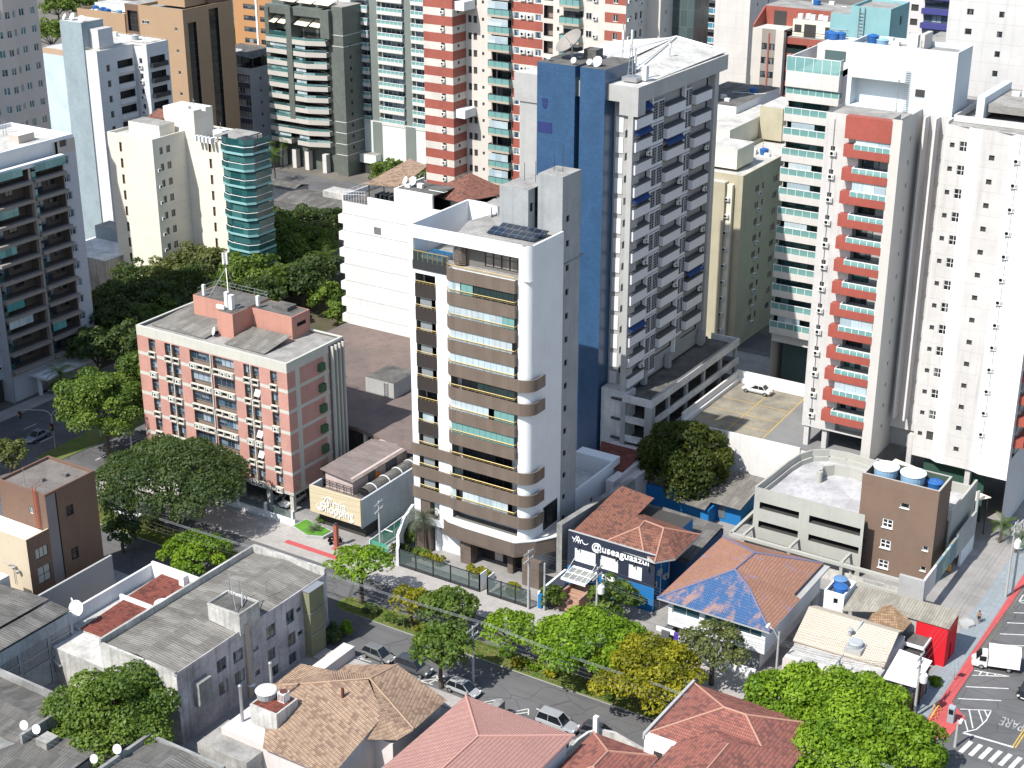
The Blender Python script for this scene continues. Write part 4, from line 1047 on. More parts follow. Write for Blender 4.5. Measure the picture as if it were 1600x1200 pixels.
# ------------------------------------------------------------------ left tower with glazed balconies facing the avenue
def left_tower():
    t = thing('apartment_tower','shaded apartment tower with green glass balconies at the left edge of the photo','apartment tower',(-198,158,0))
    v0,v1,P = 152.2,167.5,-190.7
    zs = [34.65-2.95*k for k in range(11)]
    b = MB(); holes = [(.15,8.1,z+.5,z+2.95,1.7) for z in zs]+[(8.6,15.1,z+.5,z+2.95,1.7) for z in zs]
    b.facade((P,v0),(0,1),v1-v0,4.6,37.1,holes,0,1,1,lambda x,z: 2 if 8.1 < x < 8.6 else 0,(8.1,8.6))
    b.facade((-206,v0),(1,0),206+P,0,37.1,[(2.5+3*i,4.2+3*i,z+1.2,z+2.4,.2) for i in range(4) for z in zs],3,3,1)
    b.box(-206,P-.4,v0+.4,171.2,0,4.6,3)
    b.facade((-191.6,v1),(0,1),3.7,0,39.6,[(.5,2.0,z+1.0,z+2.3,.25) for z in zs+[zs[0]+2.9]],3,3,1,lambda x,z: 2 if z > 37.5 else 3,(),(37.5,))
    b.facade((P,v1),(-1,0),1.0,4.6,37.1,(),2); b.facade((-191.6,171.2),(-1,0),15,0,39.6,(),3); b.facade((-206,171.2),(0,-1),19,0,39.6,(),3)
    b.face([(-206,v0,37.1),(P,v0,37.1),(P,v1,37.1),(-206,v1,37.1)],4)
    b.face([(-206,v1,39.6),(-191.6,v1,39.6),(-191.6,171.2,39.6),(-206,171.2,39.6)],4)
    b.box(-191.3,-190.3,v0-.2,v1+.1,37.1,37.75,5)
    b.box(-206,-192.4,v0+.3,v1+.2,37.1,39.7,5,4); b.ring((-206.2,-191.7,v0+.2,171.1),.3,39.6,40.2,5); b.box(-197.5,-195.2,163,166.2,39.7,41.0,2,5); b.box(-206,-199,150,158,37,44,5,4)
    b.build('wall',[M_slabbeige,M_innerbr,M_beige,M_offw2,M_roofl,M_white],t)
    def slab_me(w):
        q = MB(); q.box(0,w,-.9,0,0,.5); return q.mesh('balcony',[M_slabbeige])
    rng = random.Random(9)
    for i,z in enumerate(zs):
        for j,(a,w) in enumerate(((v0+.1,8.0),(v0+8.7,6.5))):
            o = put(t,'balcony',cached(('lt',w),lambda: slab_me(w)),'E',a,z,P)
            top = i == 0
            inst('rail',rail_mesh(w,.85,1.25,M_dmetal,M_rail_dk if i > 3 else M_tealb,'lt%d' % (0 if i > 3 else 1)),o,(P,a,z+.5),math.pi/2)
            r = rng.random()
            if top or (j == 0 and i in (2,4,7,8)) or (j == 1 and i == 9):
                x0 = 0 if not top else .2; x1 = w*(.78 if j == 0 else 1.0) if top else w*rng.uniform(.4,.75)
                q = MB(); n = max(2,int((x1-x0)/.9))
                for m in range(n): q.box(x0+(x1-x0)*m/n+.02,x0+(x1-x0)*(m+1)/n-.02,-.84,-.8,.5+1.2,2.93)
                put(t,'balcony_glazing',q.mesh('balcony_glazing',[M_tealb if i != 8 else M_curt]),'E',a,z,P)
            put(t,'window',win_mesh(2.6,2.1,M_dmetal,M_glassb,3,1),'E',a+.6,z+.55,P,1.62); put(t,'window',win_mesh(1.6,1.3,M_dmetal,M_glassd,2,1),'E',a+4.3,z+1.2,P,1.62)
        put(t,'window',win_mesh(1.5,1.3,M_wframe,M_glassb,2,1),'E',v1+.5,z+1.0,-191.6,.2)
    b = MB(); b.box(-190.9,-190.2,160.35,160.8,4.6,34.7); b.build('pillar',M_slabbeige,t)
    b = MB(); b.facade((-192.6,130),(0,1),22.2,4,24,[(a,a+1.6,z+1.0,z+2.2,.2) for a in (17.2,19.6,13) for z in zs[4:]],0,0,1); b.face([(-192.6,130,24),(-192.6,152.2,24),(-206,152.2,24),(-206,130,24)],2); b.box(-206,-193,130.2,152,0,4,1)
    b.build('side_wing',[M_offw2,M_innerd,M_roofl],t)
    for z in zs[4:]:
        for a in (17.2,19.6): put(t,'window',win_mesh(1.6,1.2,M_wframe,M_glassb,2,1),'E',130+a,z+1.0,-192.6,.16)
        put(t,'air_conditioner',ac_mesh(),'E',151.1,z+.6,-192.6)
    b = MB(); b.box(-192.4,-187.2,156,172,3.4,3.8); b.box(-190,-189.6,156.5,157,0,3.4); b.box(-190,-189.6,166,166.5,0,3.4); b.build('entrance_canopy',M_white,t)
M_slabbeige = paint('slab_beige',(.25,.22,.195),.1,.12)
M_innerbr = paint('loggia_brown',(.11,.088,.075),.15,.05)
M_offw2 = paint('cool_white_paint',(.46,.47,.50),.08,.12,joint=2.95)
left_tower()

# ------------------------------------------------------------------ cream tower with the teal curved balconies
def cream_tower():
    t = thing('apartment_tower','cream apartment tower with slot windows and teal glass balconies on its right','apartment tower',(-200,208,0))
    zs = [30.2-3.05*k for k in range(8)]
    b = MB(); slotz = [(z-1.9) for z in zs]
    S = [(2.9,3.55,z,z+1.8,.35) for z in slotz]
    E = [(a,a+w,z+.2,z+1.5,.22) for z in slotz for a,w in ((1.6,.8),(3.3,1.0))]
    closed(b,-215,-203.6,200,208.5,0,31.6,S,E,0,1,1,2,par=.5)
    S2 = [(8.3,8.95,z,z+1.8,.35) for z in slotz]
    closed(b,-206.3,-193.2,208.5,218,0,30.4,S2,(),0,1,1,2,par=.5)
    x0,x1 = onS(254,166,208.4)[0],onS(302,176,208.4)[0]; b.box(x0,x1,208.45,213.5,30,35.6,0,3); b.box(x1,x1+.02,208.46,208.5,30,31,0)
    b.box(-213,-205.2,203.6,207.6,31.1,33.2,0,4)
    b.build('wall',[M_cream,M_slotb,M_roofl,M_roofw,M_roofg],t)
    b = MB(); sheet(b,(-212.5,207.5,33.0),(-208.5,207.5,33.0),(-208.5,211,34.2),(-212.5,211,34.2),.1); b.build('tiled_roof',M_tmar,t)
    for z in slotz:
        for a,w in ((1.6,.8),(3.3,1.0)): put(t,'window',win_mesh(w,1.3,M_gframe,M_beigegl,2,1),'E',200+a,z+.2,-203.6,.16)
        if z < 28: put(t,'air_conditioner',ac_mesh(),'E',200.6,z+.2,-203.6)
    b = MB(); b.box(-196.5,-190.6,208.6,214.6,31.4,31.7); b.box(-199,-196.8,211,213,30.4,31.8,1)
    for x,y in ((-196,209),(-190.8,209),(-190.8,214)): b.tube((x,y,30.2),(x,y,31.4),.12,5)
    for k in range(5): b.box(-200+k*.9,-199.5+k*.9,207.0,208.0,30.4,31.4,1)
    b.build('roof_terrace_cover',[M_roofg,M_white],t)
    # teal balcony stack: fixed polygon in plan
    out = [(-193.2,208.4),(-193.2,206.6),(-191.4,205.8),(-187.2,205.8),(-186.0,207.2),(-186.0,211.6)]
    poly = out + [(-186.0,212),(-193.2,212)]
    b = MB(); b.prism([(-193,208.6),(-191,207.4),(-188.2,207.4),(-187.2,208.4),(-187.2,212),(-193,212)],0,29.8,0,1); b.build('balcony_core',[M_tealwall,M_roofd],t)
    q = MB(); q.prism(poly,.3,.75); me = q.mesh('balcony',[M_tealslab])
    q = MB()
    for p,r_ in zip(out[:-1],out[1:]):
        q.face([(*p,.75),(*r_,.75),(*r_,1.75),(*p,1.75)],1); q.tube((*p,1.8),(*r_,1.8),.06,5,0); q.face([(p[0],p[1]+.35,1.9),(r_[0],r_[1]+.35,1.9),(r_[0],r_[1]+.35,3.1),(p[0],p[1]+.35,3.1)],1)
    me2 = q.mesh('rail',[M_wmetal,M_tealdk])
    for k,z in enumerate(zs+[zs[-1]-3.05]):
        o = inst('balcony',me,t,(0,0,z-.9)); inst('rail',me2,o,(0,0,z-.9))
        put(t,'window',win_mesh(2.4,1.9,M_gframe,M_glassd,3,1),'S',-190.9,z-2.8,207.4,-.02)
    b = MB(); b.lathe((-188.6,208.5,32.2),[(2.2,-.3),(.1,.4)],8); b.tube((-188.6,208.5,29.8),(-188.6,208.5,32.4),.06,5); b.build('parasol',M_dmetal,t)
M_tealdk = glazing('deep_teal_glass',(.012,.07,.075),(.02,.11,.115),(.06,.18,.18),.3)
M_slotb = paint('slot_brown',(.19,.15,.10),.1,.1)
M_beigegl = glazing('beige_window_glass',(.05,.045,.04),(.12,.11,.095),(.2,.19,.17),.3)
M_tealslab = paint('teal_white_slab',(.22,.42,.42),.06,.1)
M_tealwall = plain('teal_dark_wall',(.015,.05,.05),.4)
cream_tower()

# ------------------------------------------------------------------ pale blue and white tower behind it
def pale_tower():
    t = thing('apartment_tower','white tower with a pale blue wall and a grey blue stair strip','apartment tower',(-245,228,0))
    b = MB()
    b.facade((-251,218),(1,0),6.7,0,40.8,(),1,1,1,lambda x,z: 4 if z > 39.6 else 1,(),(39.6,))
    b.box(-244.3,-238.2,217.7,223.5,0,46.8,2,3); b.box(-238.2,-235.8,219.6,223.5,40.8,45.4,0,3)
    zs = [38.6-3.1*k for k in range(11)]
    E = [(2.2,3.2,z-1.6,z-.2,.2) for z in zs] + [(5.6,12.3,z-1.4,z+.1,1.2) for z in zs]
    E = [(2.2,3.1,z-1.6,z-.2,.2) for z in zs]+[(5.2,9.4,z-1.4,z+.1,1.2) for z in zs]
    closed(b,-238.2,-235.0,218,228.0,0,41.4,(),E,0,5,5,3)
    E2 = [(.8,5.0,z-1.2,z+.4,1.2) for z in zs]
    closed(b,-251,-231.4,228.0,234.2,0,41.6,[(17.3,18.1,z-1.0,z+.1,.2) for z in zs],E2,0,5,5,3,par=.3)
    b.facade((-251,228),(0,-1),10,0,40.8); b.face([(-251,218,40.6),(-238.2,218,40.6),(-238.2,228,40.6),(-251,228,40.6)],3)
    b.build('wall',[M_whitej,M_paleblue,M_greyblue,M_roofl,M_tan2,M_innerd],t)
    for z in zs:
        put(t,'window',win_mesh(.9,1.4,M_wframe,M_glassd,1,1),'E',220.2,z-1.6,-235.0,.15)
        o = put(t,'balcony',cached('pt_b',lambda: (lambda m: (m.prism([(0,0),(.4,-.7),(4.0,-.7),(4.4,0)],-.95,0),m.mesh('balcony',[M_whitej]))[1])(MB())),'E',223.1,z-1.4,-235.0)
        inst('window',win_mesh(4.1,1.4,M_dmetal,M_glassd,4,1),o,(-235.9,223.25,z-1.35),math.pi/2)
        put(t,'balcony',cached('pt_c',lambda: (lambda m: (m.box(0,4.4,-.8,0,-.35,.55),m.mesh('balcony',[M_dmetal]))[1])(MB())),'E',228.7,z-1.4,-231.4)
        put(t,'window',win_mesh(.8,1.1,M_wframe,M_glassd,1,1),'S',-233.7,z-1.0,228.0,.15); put(t,'air_conditioner',ac_mesh(.9,.7),'S',-233.7,z-2.0,228.0)
    b = MB()
    for z in (41.3,41.9): b.path([(-238.2,218.1,z),(-235.1,218.1,z),(-235.1,227.9,z),(-231.5,228.1,z),(-231.5,234,z),(-250.8,234,z)],.06,4)
    b.build('roof_rail',M_tan2,t)
M_whitej = paint('white_jointed',(.55,.56,.57),.08,.12,joint=3.1)
M_tan2 = paint('roof_rail_tan',(.38,.27,.19),.1,.1)
pale_tower()
dish(None,'leftmost white dish on the grey blue stair strip',(-243.6,218.6,46.8),.6,(-.3,-.8),M_dish,.5,arm=.6)
dish(None,'second white dish on the grey blue stair strip',(-242.0,219.2,46.8),.75,(-.2,-.9),M_dish,.5,arm=.7)
dish(None,'rightmost white dish on the stair strip roof',(-238.9,218.6,46.8),.7,(.3,-.8),M_dish,.5,arm=.6)

# ------------------------------------------------------------------ beige faceted tower at the top left
def beige_tower():
    t = thing('apartment_tower','beige faceted apartment tower with small square windows in the top left corner','apartment tower',(-226,178,0))
    b = MB(); K = 1.08; ZT = 58.5; zs = [55.2-3.25*k for k in range(17)]
    pts = [(x*K,y*K) for x,y in ((-205.6,150),(-205.0,152.6),(-205,160.5),(-204.3,161.4),(-205,162.3),(-205,169),(-204.2,170.6),(-204.2,172.2),(-205,173.8),(-205,178.4))]
    W = []
    for p,q in zip(pts[:-1],pts[1:]):
        L = math.dist(p,q); e = ((q[0]-p[0])/L,(q[1]-p[1])/L); hs = []
        n = 1 if L < 3 else 2 if L < 5 else 3
        for i in range(n):
            a = L*(i+.5)/n-.55
            if a < .1: a = .1
            w = min(1.1,L-.2-a)
            for z in zs: hs.append((a,a+w,z-1.5,z-.2,.2)); W.append((p,e,a,w,z-1.5))
        b.facade(p,e,L,0,ZT,hs,0,0,1)
    x0,y0,x1,y1 = -232,pts[0][1],pts[-1][0],pts[-1][1]; b.facade((x1,y1),(-1,0),x1-x0,0,ZT,(),0); b.facade((x0,y1),(0,-1),y1-y0,0,ZT,(),0); b.facade((x0,y0),(1,0),pts[0][0]-x0,0,ZT,(),0)
    b.face([(x,y,ZT) for x,y in pts]+[(x0,y1,ZT),(x0,y0,ZT)],2)
    b.build('wall',[M_beigew,M_innerd,M_roofl],t)
    for i,(p,e,a,w,z) in enumerate(W):
        if z < 22 or p[1] < 166: continue
        inst('window',win_mesh(w,1.3,M_wframe,M_winteal,2,1),t,(p[0]+e[0]*a-e[1]*.15,p[1]+e[1]*a+e[0]*.15,z),math.atan2(e[1],e[0]))
M_beigew = paint('pinkish_beige_wall',(.47,.42,.385),.08,.12)
M_winteal = glazing('teal_tinted_window',(.015,.018,.022),(.05,.15,.17),(.22,.36,.36),.25)
beige_tower()
# ------------------------------------------------------------------ brown office tower, top left
def brown_tower():
    t = thing('office_tower','tan tower with a dark glazed shaft on its right side and a lower left wing','office tower',(-275,275,0))
    b = MB()
    zs = [36.0-5.0*k for k in range(8)]
    closed(b,-271.5,-257.5,266,283,0,41.0,[(11.2,12.0,z,z+.8,.2) for z in zs],[(1.4,4.2,2,37.8,.5),(8.6,11.8,2,40,.5)],0,1,1,2,par=.6)
    b.box(-268,-259.5,269,283.5,41,48,0,2); b.box(-262.5,-258.2,276,283.2,41,44,3,3)
    closed(b,-292,-276.2,266,280,0,38.4,(),(),0,1,1,4,par=.7)
    b.box(-290,-278,270,276,38,39.4,5,4)
    b.box(-276.2,-271.5,270,281,0,40.9,0,2)
    b.facade((-276.2,266.3),(1,0),4.7,31,40.9,[(.7,4.0,34.6,39.4,.6)],3,1,1); b.facade((-276.2,266.31),(1,0),4.7,0,31,(),0)
    b.face([(-276.2,266.3,40.9),(-271.5,266.3,40.9),(-271.5,270,40.9),(-276.2,270,40.9)],2)
    b.build('wall',[M_tan,M_glassdk,M_roofg,M_brownw,M_roofl,M_white],t)
    for k,z in enumerate(zs): put(t,'window',win_mesh(.8,.8,M_wframe,M_glassd,1,1),'S',-260.3,z,266,.15)
    put(t,'window',win_mesh(2.4,.8,M_wframe,M_glassd,3,1),'S',-270.6,36.8,266,-.02)
    b = MB(); b.box(-278,-271,265.2,265.26,31.4,32.0)
    b.build('roof_rail',M_dmetal,t)
M_glassdk = tiled('dark_curtain_wall',(.018,.018,.02),(.05,.045,.04),1.4,1.5,.2,.2,.6,.06)
brown_tower()
def plain_block(name,label,u0,u1,v0,v1,z1,wall,roof,scols=(),ecols=(),top=None,pitch=3.0,n=10,wh=1.2,ac=None,frame=None,glass=None,bands=None,cat='apartment tower',szs=(),par=.5):
    """a tower with straight columns of windows: scols/ecols = (offset, width)"""
    t = thing(name,label,cat,((u0+u1)/2,(v0+v1)/2,0))
    c = Cols(); zs = zrow((top if top is not None else z1-2.6),pitch,n)
    zs = [z for z in zs if z > .6]
    for a,w in scols: c.add('S',a,w,zs,wh,frame,glass,max(1,int(w/.8)),1,.22,None,ac)
    for a,w in ecols: c.add('E',a,w,zs,wh,frame,glass,max(1,int(w/.8)),1,.22,None,ac)
    b = MB(); closed(b,u0,u1,v0,v1,0,z1,c.h['S'],c.h['E'],0,0,2,1,bands,bands,szs,par=par); b.build('wall',[wall,roof,M_innerd] + ([M_white,M_purple,M_orange,M_redbr2] if bands else []),t)
    c.put(t,u0,v0,u1); return t,zs
# orange-brown block and grey block behind the purple one
t,zs = plain_block('apartment_block','orange brown block with rows of wide windows at the top left',-300,-283,330,345,41,M_orange,M_roofg,((3.5,4.4),(9.4,4.4)),(),38.5,3.1,12,1.4,.0)
box_part(t,'pilaster',M_white,(-292.0,-291.4,329.8,330,0,40)); box_part(t,'glazed_bay',M_teal,(-283,-281,330,333,0,40))
t,zs = plain_block('apartment_tower','light grey tower between the orange block and the dark green tower',-281,-262,340,356,62,M_greyw,M_roofg,((2.6,2.0),(6.2,1.2),(11.0,2.0),(14.0,1.2)),(),58,2.9,19,1.3,.0,M_wframe)
# purple and white block with the roof terrace
def purple_block():
    t = thing('apartment_block','narrow block with purple bands, white pillars and a shabby roof terrace','apartment block',(-266,297,0))
    zs = [19.4-3.0*k for k in range(7)]
    b = MB()
    closed(b,-273.4,-260.2,291,303,0,23,[(a,a+5.4,z,z+1.7,.25) for z in zs for a in (1.2,7.2)],[(a,a+.7,z+.4,z+1.1,.2) for z in zs for a in (3,8)],0,0,2,3,lambda x,z: 1 if 1.2 < x < 12.6 and z < 21.4 else 0,lambda x,z: 0,[21.4],(1.0,12.9),(),.4)
    b.box(-273,-267.2,296,302,23,26.4,0,3); b.box(-266.9,-266.5,291.5,303,23,26.2,0)
    for u in (-273.4,-267.1,-260.5): b.box(u,u+.5,290.8,291,0,22.6)
    b.build('wall',[M_palegrey,M_purple,M_innerd,M_roofd],t)
    for z in zs:
        for a in (1.2,7.2): put(t,'window',win_mesh(5.4,1.7,M_wframe,M_glasslt,6,1),'S',-273.4+a,z,291,.2)
    b = MB(); sheet(b,(-266.5,291.6,26.0),(-260.2,291.8,25.4),(-260.2,301,26.2),(-266.5,301,26.8),.15); b.build('terrace_roof',M_fib2,t)
    for x,y in ((-260.6,292.2),(-260.6,296.4),(-260.6,300.6),(-264,292)): b = MB(); b.tube((x,y,22.6),(x,y,25.6),.15,5); b.build('terrace_post',M_dmetal,t)
    box_part(t,'terrace_room',M_dmetal,(-265.8,-262,297,300.8,22.7,24.8))
M_palegrey = paint('pale_grey_old',(.50,.50,.51),.3,.45)
purple_block()
# ------------------------------------------------------------------ dark green-grey tower with long concrete balconies
def dark_green_tower():
    u0,u1,v0,v1 = -253.6,-232,289.5,305
    t = thing('apartment_tower','grey green tower with faceted pale concrete balconies and green glass','apartment tower',(-243,297,0))
    zs = [30.9-2.72*k for k in range(10)]
    b = MB()
    closed(b,-234.2,-231.0,291,305,0,40.5,(),[(a,a+.7,z,z+.8,.2) for z in zs for a in (2.2,)],0,1,1,2)
    b.box(u0,-234.2,292.6,305,0,40.2,0,2); b.box(-253.6,-252.4,289.6,292.6,3.5,39); b.box(-246.8,-245.2,289.2,292.6,12.8,39.6); b.box(-253.6,-235.6,290,292.6,37.6,39.6)
    b.box(-236.8,-234.2,289.8,292.6,33,39.6)
    for u in (-252,-248,-244,-238.5): b.box(u,u+1.2,290.5,292,0,4.6,3)
    for z in (13.2,10.5,7.8,5.1,33.8,31.2):
        b.box(-234.3,-230.95,290.9,305.05,z,z+.14,3)
    b.build('wall',[M_dkgreen,M_innerd,M_roofg,M_offw],t)
    full = [(-253.4,290.9),(-253.4,289.4),(-241.2,289.2),(-236.4,291.2),(-236.4,293),(-253.4,293)]
    left = [(-253.4,290.9),(-253.4,289.4),(-247,289.3),(-247,293),(-253.4,293)]
    right = [(-245,290.9),(-245,289.3),(-241.2,289.2),(-236.4,291.2),(-236.4,293),(-245,293)]
    rng = random.Random(21)
    def bal(pl,key,z,o_):
        def mk():
            q = MB(); q.prism(pl,0,1.15,0); return q.mesh('balcony',[M_slabpale])
        o = inst('balcony',cached(('dg',key),mk),t,(0,0,z))
        def rk():
            q = MB()
            for p,r_ in list(zip(pl[:-1],pl[1:]))[1:-2]:
                q.face([(*p,1.15),(*r_,1.15),(*r_,1.75),(*p,1.75)],1); q.tube((*p,1.78),(*r_,1.78),.05,4,0)
            return q.mesh('rail',[M_dmetal,M_teal])
        inst('rail',cached(('dgr',key),rk),o,(0,0,z))
        if rng.random() < .62:
            q = MB(); xs = [p for p in pl]; a,c_ = pl[1][0]+.2,min(pl[2][0],pl[1][0]+7)
            q.box(a+.3,c_-.3,pl[1][1]+.3,pl[1][1]+.36,z+1.7,z+2.68); q.build('balcony_glazing',rng.choice([M_curt,M_curt,M_teal]),t)
    for i,z in enumerate(zs):
        if i in (0,6,7,8,9): bal(full if i != 9 else left,'f' if i != 9 else 'l',z,0); 
        else: bal(left,'l',z,0); bal(right,'r',z,0)
        if i == 9: bal(right,'r',z,0)
        put(t,'window',win_mesh(5.6,1.5,M_dmetal,M_glassd,5,1),'S',-252.8,z+1.1,292.6,-.05); put(t,'window',win_mesh(8.2,1.5,M_dmetal,M_glassd,6,1),'S',-244.9,z+1.1,292.6,-.05)
    b = MB()
    for u0_,u1_ in ((-252.4,-250.6),(-249.8,-247.6),(-244.6,-240.8),(-240,-237)): sheet(b,(u0_,289.6,35.6),(u1_,289.6,35.4),(u1_,292.4,36.6),(u0_,292.4,36.8),.06)
    for u0_,u1_ in ((-250,-245.4),(-244.6,-240.2),(-239.6,-235)): sheet(b,(u0_,291,40.6),(u1_,291,40.5),(u1_,294.4,41.4),(u0_,294.4,41.5),.06)
    b.build('sun_canopy',M_awnc,t)
M_slabpale = paint('slab_pale_concrete',(.46,.43,.39),.12,.2)
dark_green_tower()
# ------------------------------------------------------------------ pale green tower with three balcony columns on a white podium
def pale_green_tower():
    t = thing('apartment_tower','pale green tower with three stacks of white balconies above a blank podium','apartment tower',(-222,306,0))
    zs = [42.4-2.93*k for k in range(11)]
    cols = [(-235.4,6.3),(-226.2,7.3),(-216.4,8.4)]
    b = MB()
    b.box(-238.6,-207.5,299.6,312,12.6,62,0,3); b.box(-228.9,-226.4,298.6,299.6,12.6,62,1); b.box(-218.8,-216.6,298.6,299.6,12.6,62,1); b.box(-240,-238.6,301,310,0,44,4)
    b.box(-234.6,-207,298,312,0,12.8,2,3); b.box(-240,-234.6,298.6,308,3.4,11.2,2,3); b.box(-241.5,-226,295.6,298,2.7,4.9,2,3); b.box(-228.4,-225.6,297.9,298,2.4,12.6,1); b.box(-218.6,-215.6,297.9,298,2.6,12.6,1)
    b.box(-226,-207,297.9,298.3,0,3.2,2); b.box(-239,-226.5,296,296.3,0,2.7,5)
    b.build('wall',[M_palegr,M_dkgreenp,M_podgr,M_roofg,M_greyw,M_innerd],t)
    rng = random.Random(2)
    for z in zs:
        for u,w in cols:
            o = put(t,'balcony',cached(('pg',w),lambda: (lambda m: (m.box(0,w,-1.3,0,-.0,.85),m.mesh('balcony',[M_offw]))[1])(MB())),'S',u,z-1.0,299.2)
            inst('rail',rail_mesh(w,1.25,.85,M_wmetal,M_rail_teal,'pg'),o,(u,299.2,z-.15),0)
            put(t,'window',win_mesh(w-.5,1.6,M_wframe,rng.choice([M_glass,M_glassb,M_glassb]),5,1),'S',u+.25,z-.1,299.6,-.03)
    b = MB()
    for u in (-229.4,-219.2):
        for z in zs: b.box(u,u+.5,298.6,299.5,z-.3,z+.7)
    b.build('vent_window',M_glass,t)
M_dkgreenp = paint('green_grey_recess',(.17,.19,.175),.12,.2)
M_podgr = paint('podium_pale_green',(.57,.61,.58),.08,.15)
pale_green_tower()
# ------------------------------------------------------------------ red and white striped tower complex
def striped_tower():
    K = .83; t = thing('apartment_tower','tall cream tower with brick red horizontal stripes and corner balconies','apartment tower',(-150,245,0))
    P = 3.16; zs = [54.6+6.3-P*k for k in range(15)]         # tops of the red bands
    def mf(x,z):
        for q in zs:
            if q-1.75 < z < q: return 1
        return 0
    szs = [q for q in zs]+[q-1.75 for q in zs]
    ZT = 66.0
    b = MB()
    acs = [(4.0,4.9,q-P+.25+.35,q-P+1.05+.35,.2) for q in zs]
    b.facade((-171.4,240),(1,0),6.6,0,ZT,acs,0,0,2,mf,(),szs); b.facade((-164.8,240),(0,1),4.4,0,ZT,[(1.6,2.3,q-P+.5,q-P+1.1,.2) for q in zs],0,0,2,mf,(),szs)
    b.facade((-171.4,252),(0,-1),12,0,ZT)
    # recess, white wall, balcony shaft, striped wall, open stair shaft
    b.facade((-164.8,244.4),(1,0),5.6,0,ZT,[(.5,1.3,q-1.5,q-.2,.2) for q in zs]+[(1.7,2.5,q-1.5,q-.2,.2) for q in zs]+[(3.6,4.1,q-1.0,q-.4,.2) for q in zs],3,3,2)
    b.facade((-159.2,244.4),(1,0),4.6,0,ZT,[(.25,4.5,q-2.6,q+.2,1.4) for q in zs],4,2,5)
    wins = [(a,a+w,q-P+.1,q-P+1.25,.2) for q in zs for a,w in ((.4,1.1),(5.0,1.2))]
    b.facade((-154.6,244.4),(1,0),6.6,0,ZT,wins,0,0,2,mf,(),szs)
    b.facade((-148.0,244.4),(1,0),2.4,0,ZT,[(.2,2.3,q-2.4,q-.1,1.2) for q in zs],0,2,6)
    b.facade((-145.6,244.0),(1,0),11,0,ZT,[(.8,1.3,q-1.2,q-.5,.2) for q in zs]+[(5.4,6.2,q-1.6,q-.4,.2) for q in zs],3,3,2,lambda x,z: 1 if z > 60.2 else 3,(),(60.2,))
    b.facade((-134.6,243.2),(1,0),4.2,0,ZT,[(1.6,2.6,q-1.5,q-.3,.2) for q in zs],0,0,2,mf,(),szs)
    b.facade((-130.4,243.2),(0,1),8,0,ZT,[(3.4,4.3,q-1.6,q-.2,.2) for q in zs]+[(5.2,6.1,q-1.6,q-.2,.2) for q in zs]+[(1.6,2.1,q-1.2,q-.5,.2) for q in zs],3,3,2)
    b.facade((-130.4,251.2),(1,0),2.6,0,ZT,(),3); b.facade((-127.8,251.2),(0,1),7,0,ZT,[(2.0,2.5,q-1.2,q-.5,.2) for q in zs],3,3,2)
    b.facade((-127.8,258.2),(-1,0),44,0,ZT,(),3)
    b.face([(-171.4,240,ZT),(-164.8,240,ZT),(-127.8,251,ZT),(-127.8,258.2,ZT),(-171.4,258.2,ZT)],5)
    b.box(-127.8,-123.5,256,262,0,ZT,7)
    b.build('wall',[M_stripew,M_redbr2,M_innerd,M_creamw,M_beigest,M_greyw,M_brst,M_glassg],t)
    rng = random.Random(4)
    for q in zs:
        if q < 22: continue
        put(t,'air_conditioner',ac_mesh(),'S',-167.4,q-P+.45,240,-.02)
        for a,w in ((.4,1.1),(5.0,1.2)): put(t,'window',win_mesh(w,1.15,M_wframe,M_glassb,1,1),'S',-154.6+a,q-P+.1,244.4,.15)
        for a in (1.9,3.4): put(t,'air_conditioner',ac_mesh(1.1,.75),'S',-154.6+a,q-P+.3,244.4,-.02)
        o = put(t,'balcony',cached('stb',lambda: (lambda m: (m.box(0,4.6,-1.1,0,-.05,.35),m.mesh('balcony',[M_beigest]))[1])(MB())),'S',-159.2,q-2.95,244.4)
        inst('rail',rail_mesh(4.6,1.05,1.15,M_dmetal,M_rail_teal,'stb'),o,(-159.2,244.4,q-2.6),0)
        if rng.random() < .4: put(t,'balcony_glazing',cached('stg',lambda: (lambda m: (m.box(.1,4.3,-.98,-.94,1.15,2.5),m.mesh('balcony_glazing',[M_curt]))[1])(MB())),'S',-159.2,q-2.6,244.4)
        put(t,'window',win_mesh(3.4,1.9,M_dmetal,M_glassd,3,1),'S',-158.6,q-2.5,244.4,1.35)
        if q > 44:
            o = put(t,'balcony',cached('stb2',lambda: (lambda m: (m.box(0,4.0,-1.2,0,-.05,.35),m.mesh('balcony',[M_beigest]))[1])(MB())),'S',-143.6,q-2.95,244.0)
            inst('rail',rail_mesh(4.0,1.15,1.15,M_dmetal,M_rail_teal,'stb2'),o,(-143.6,244,q-2.6),0)
            put(t,'window',win_mesh(3.6,1.9,M_dmetal,M_glassd,3,1),'S',-143.4,q-2.5,244.0,-.03); put(t,'window',win_mesh(1.2,1.2,M_wframe,M_glassd,2,1),'S',-138.8,q-1.7,244.0,-.02); put(t,'air_conditioner',ac_mesh(),'S',-137.3,q-1.7,244)
            put(t,'window',win_mesh(1.0,1.2,M_wframe,M_glassd,2,1),'S',-133.0,q-1.5,243.2,.16)
            for a in (3.4,5.2): put(t,'window',win_mesh(.9,1.4,M_wframe,M_glassd,1,1),'E',243.2+a,q-1.6,-130.4,.16)
            put(t,'air_conditioner',ac_mesh(),'E',243.6,q-1.4,-130.4); put(t,'air_conditioner',ac_mesh(),'E',248.0,q-2.3,-130.4)
    for z in (52.6,32.6): box_part(t,'white_slab_box',M_white,(-164.79,-162.6,240.6,244.39,z,z+1.6))
M_stripew = tiled('stripe_cream',(.54,.495,.445),(.55,.51,.46),.3,.3,.05,.5,.3,.02)
M_creamw = paint('cream_white_render',(.53,.495,.45),.1,.2)
M_beigest = paint('balcony_beige',(.38,.32,.26),.1,.15)
M_brst = paint('stair_shaft_brown',(.25,.19,.16),.1,.1)
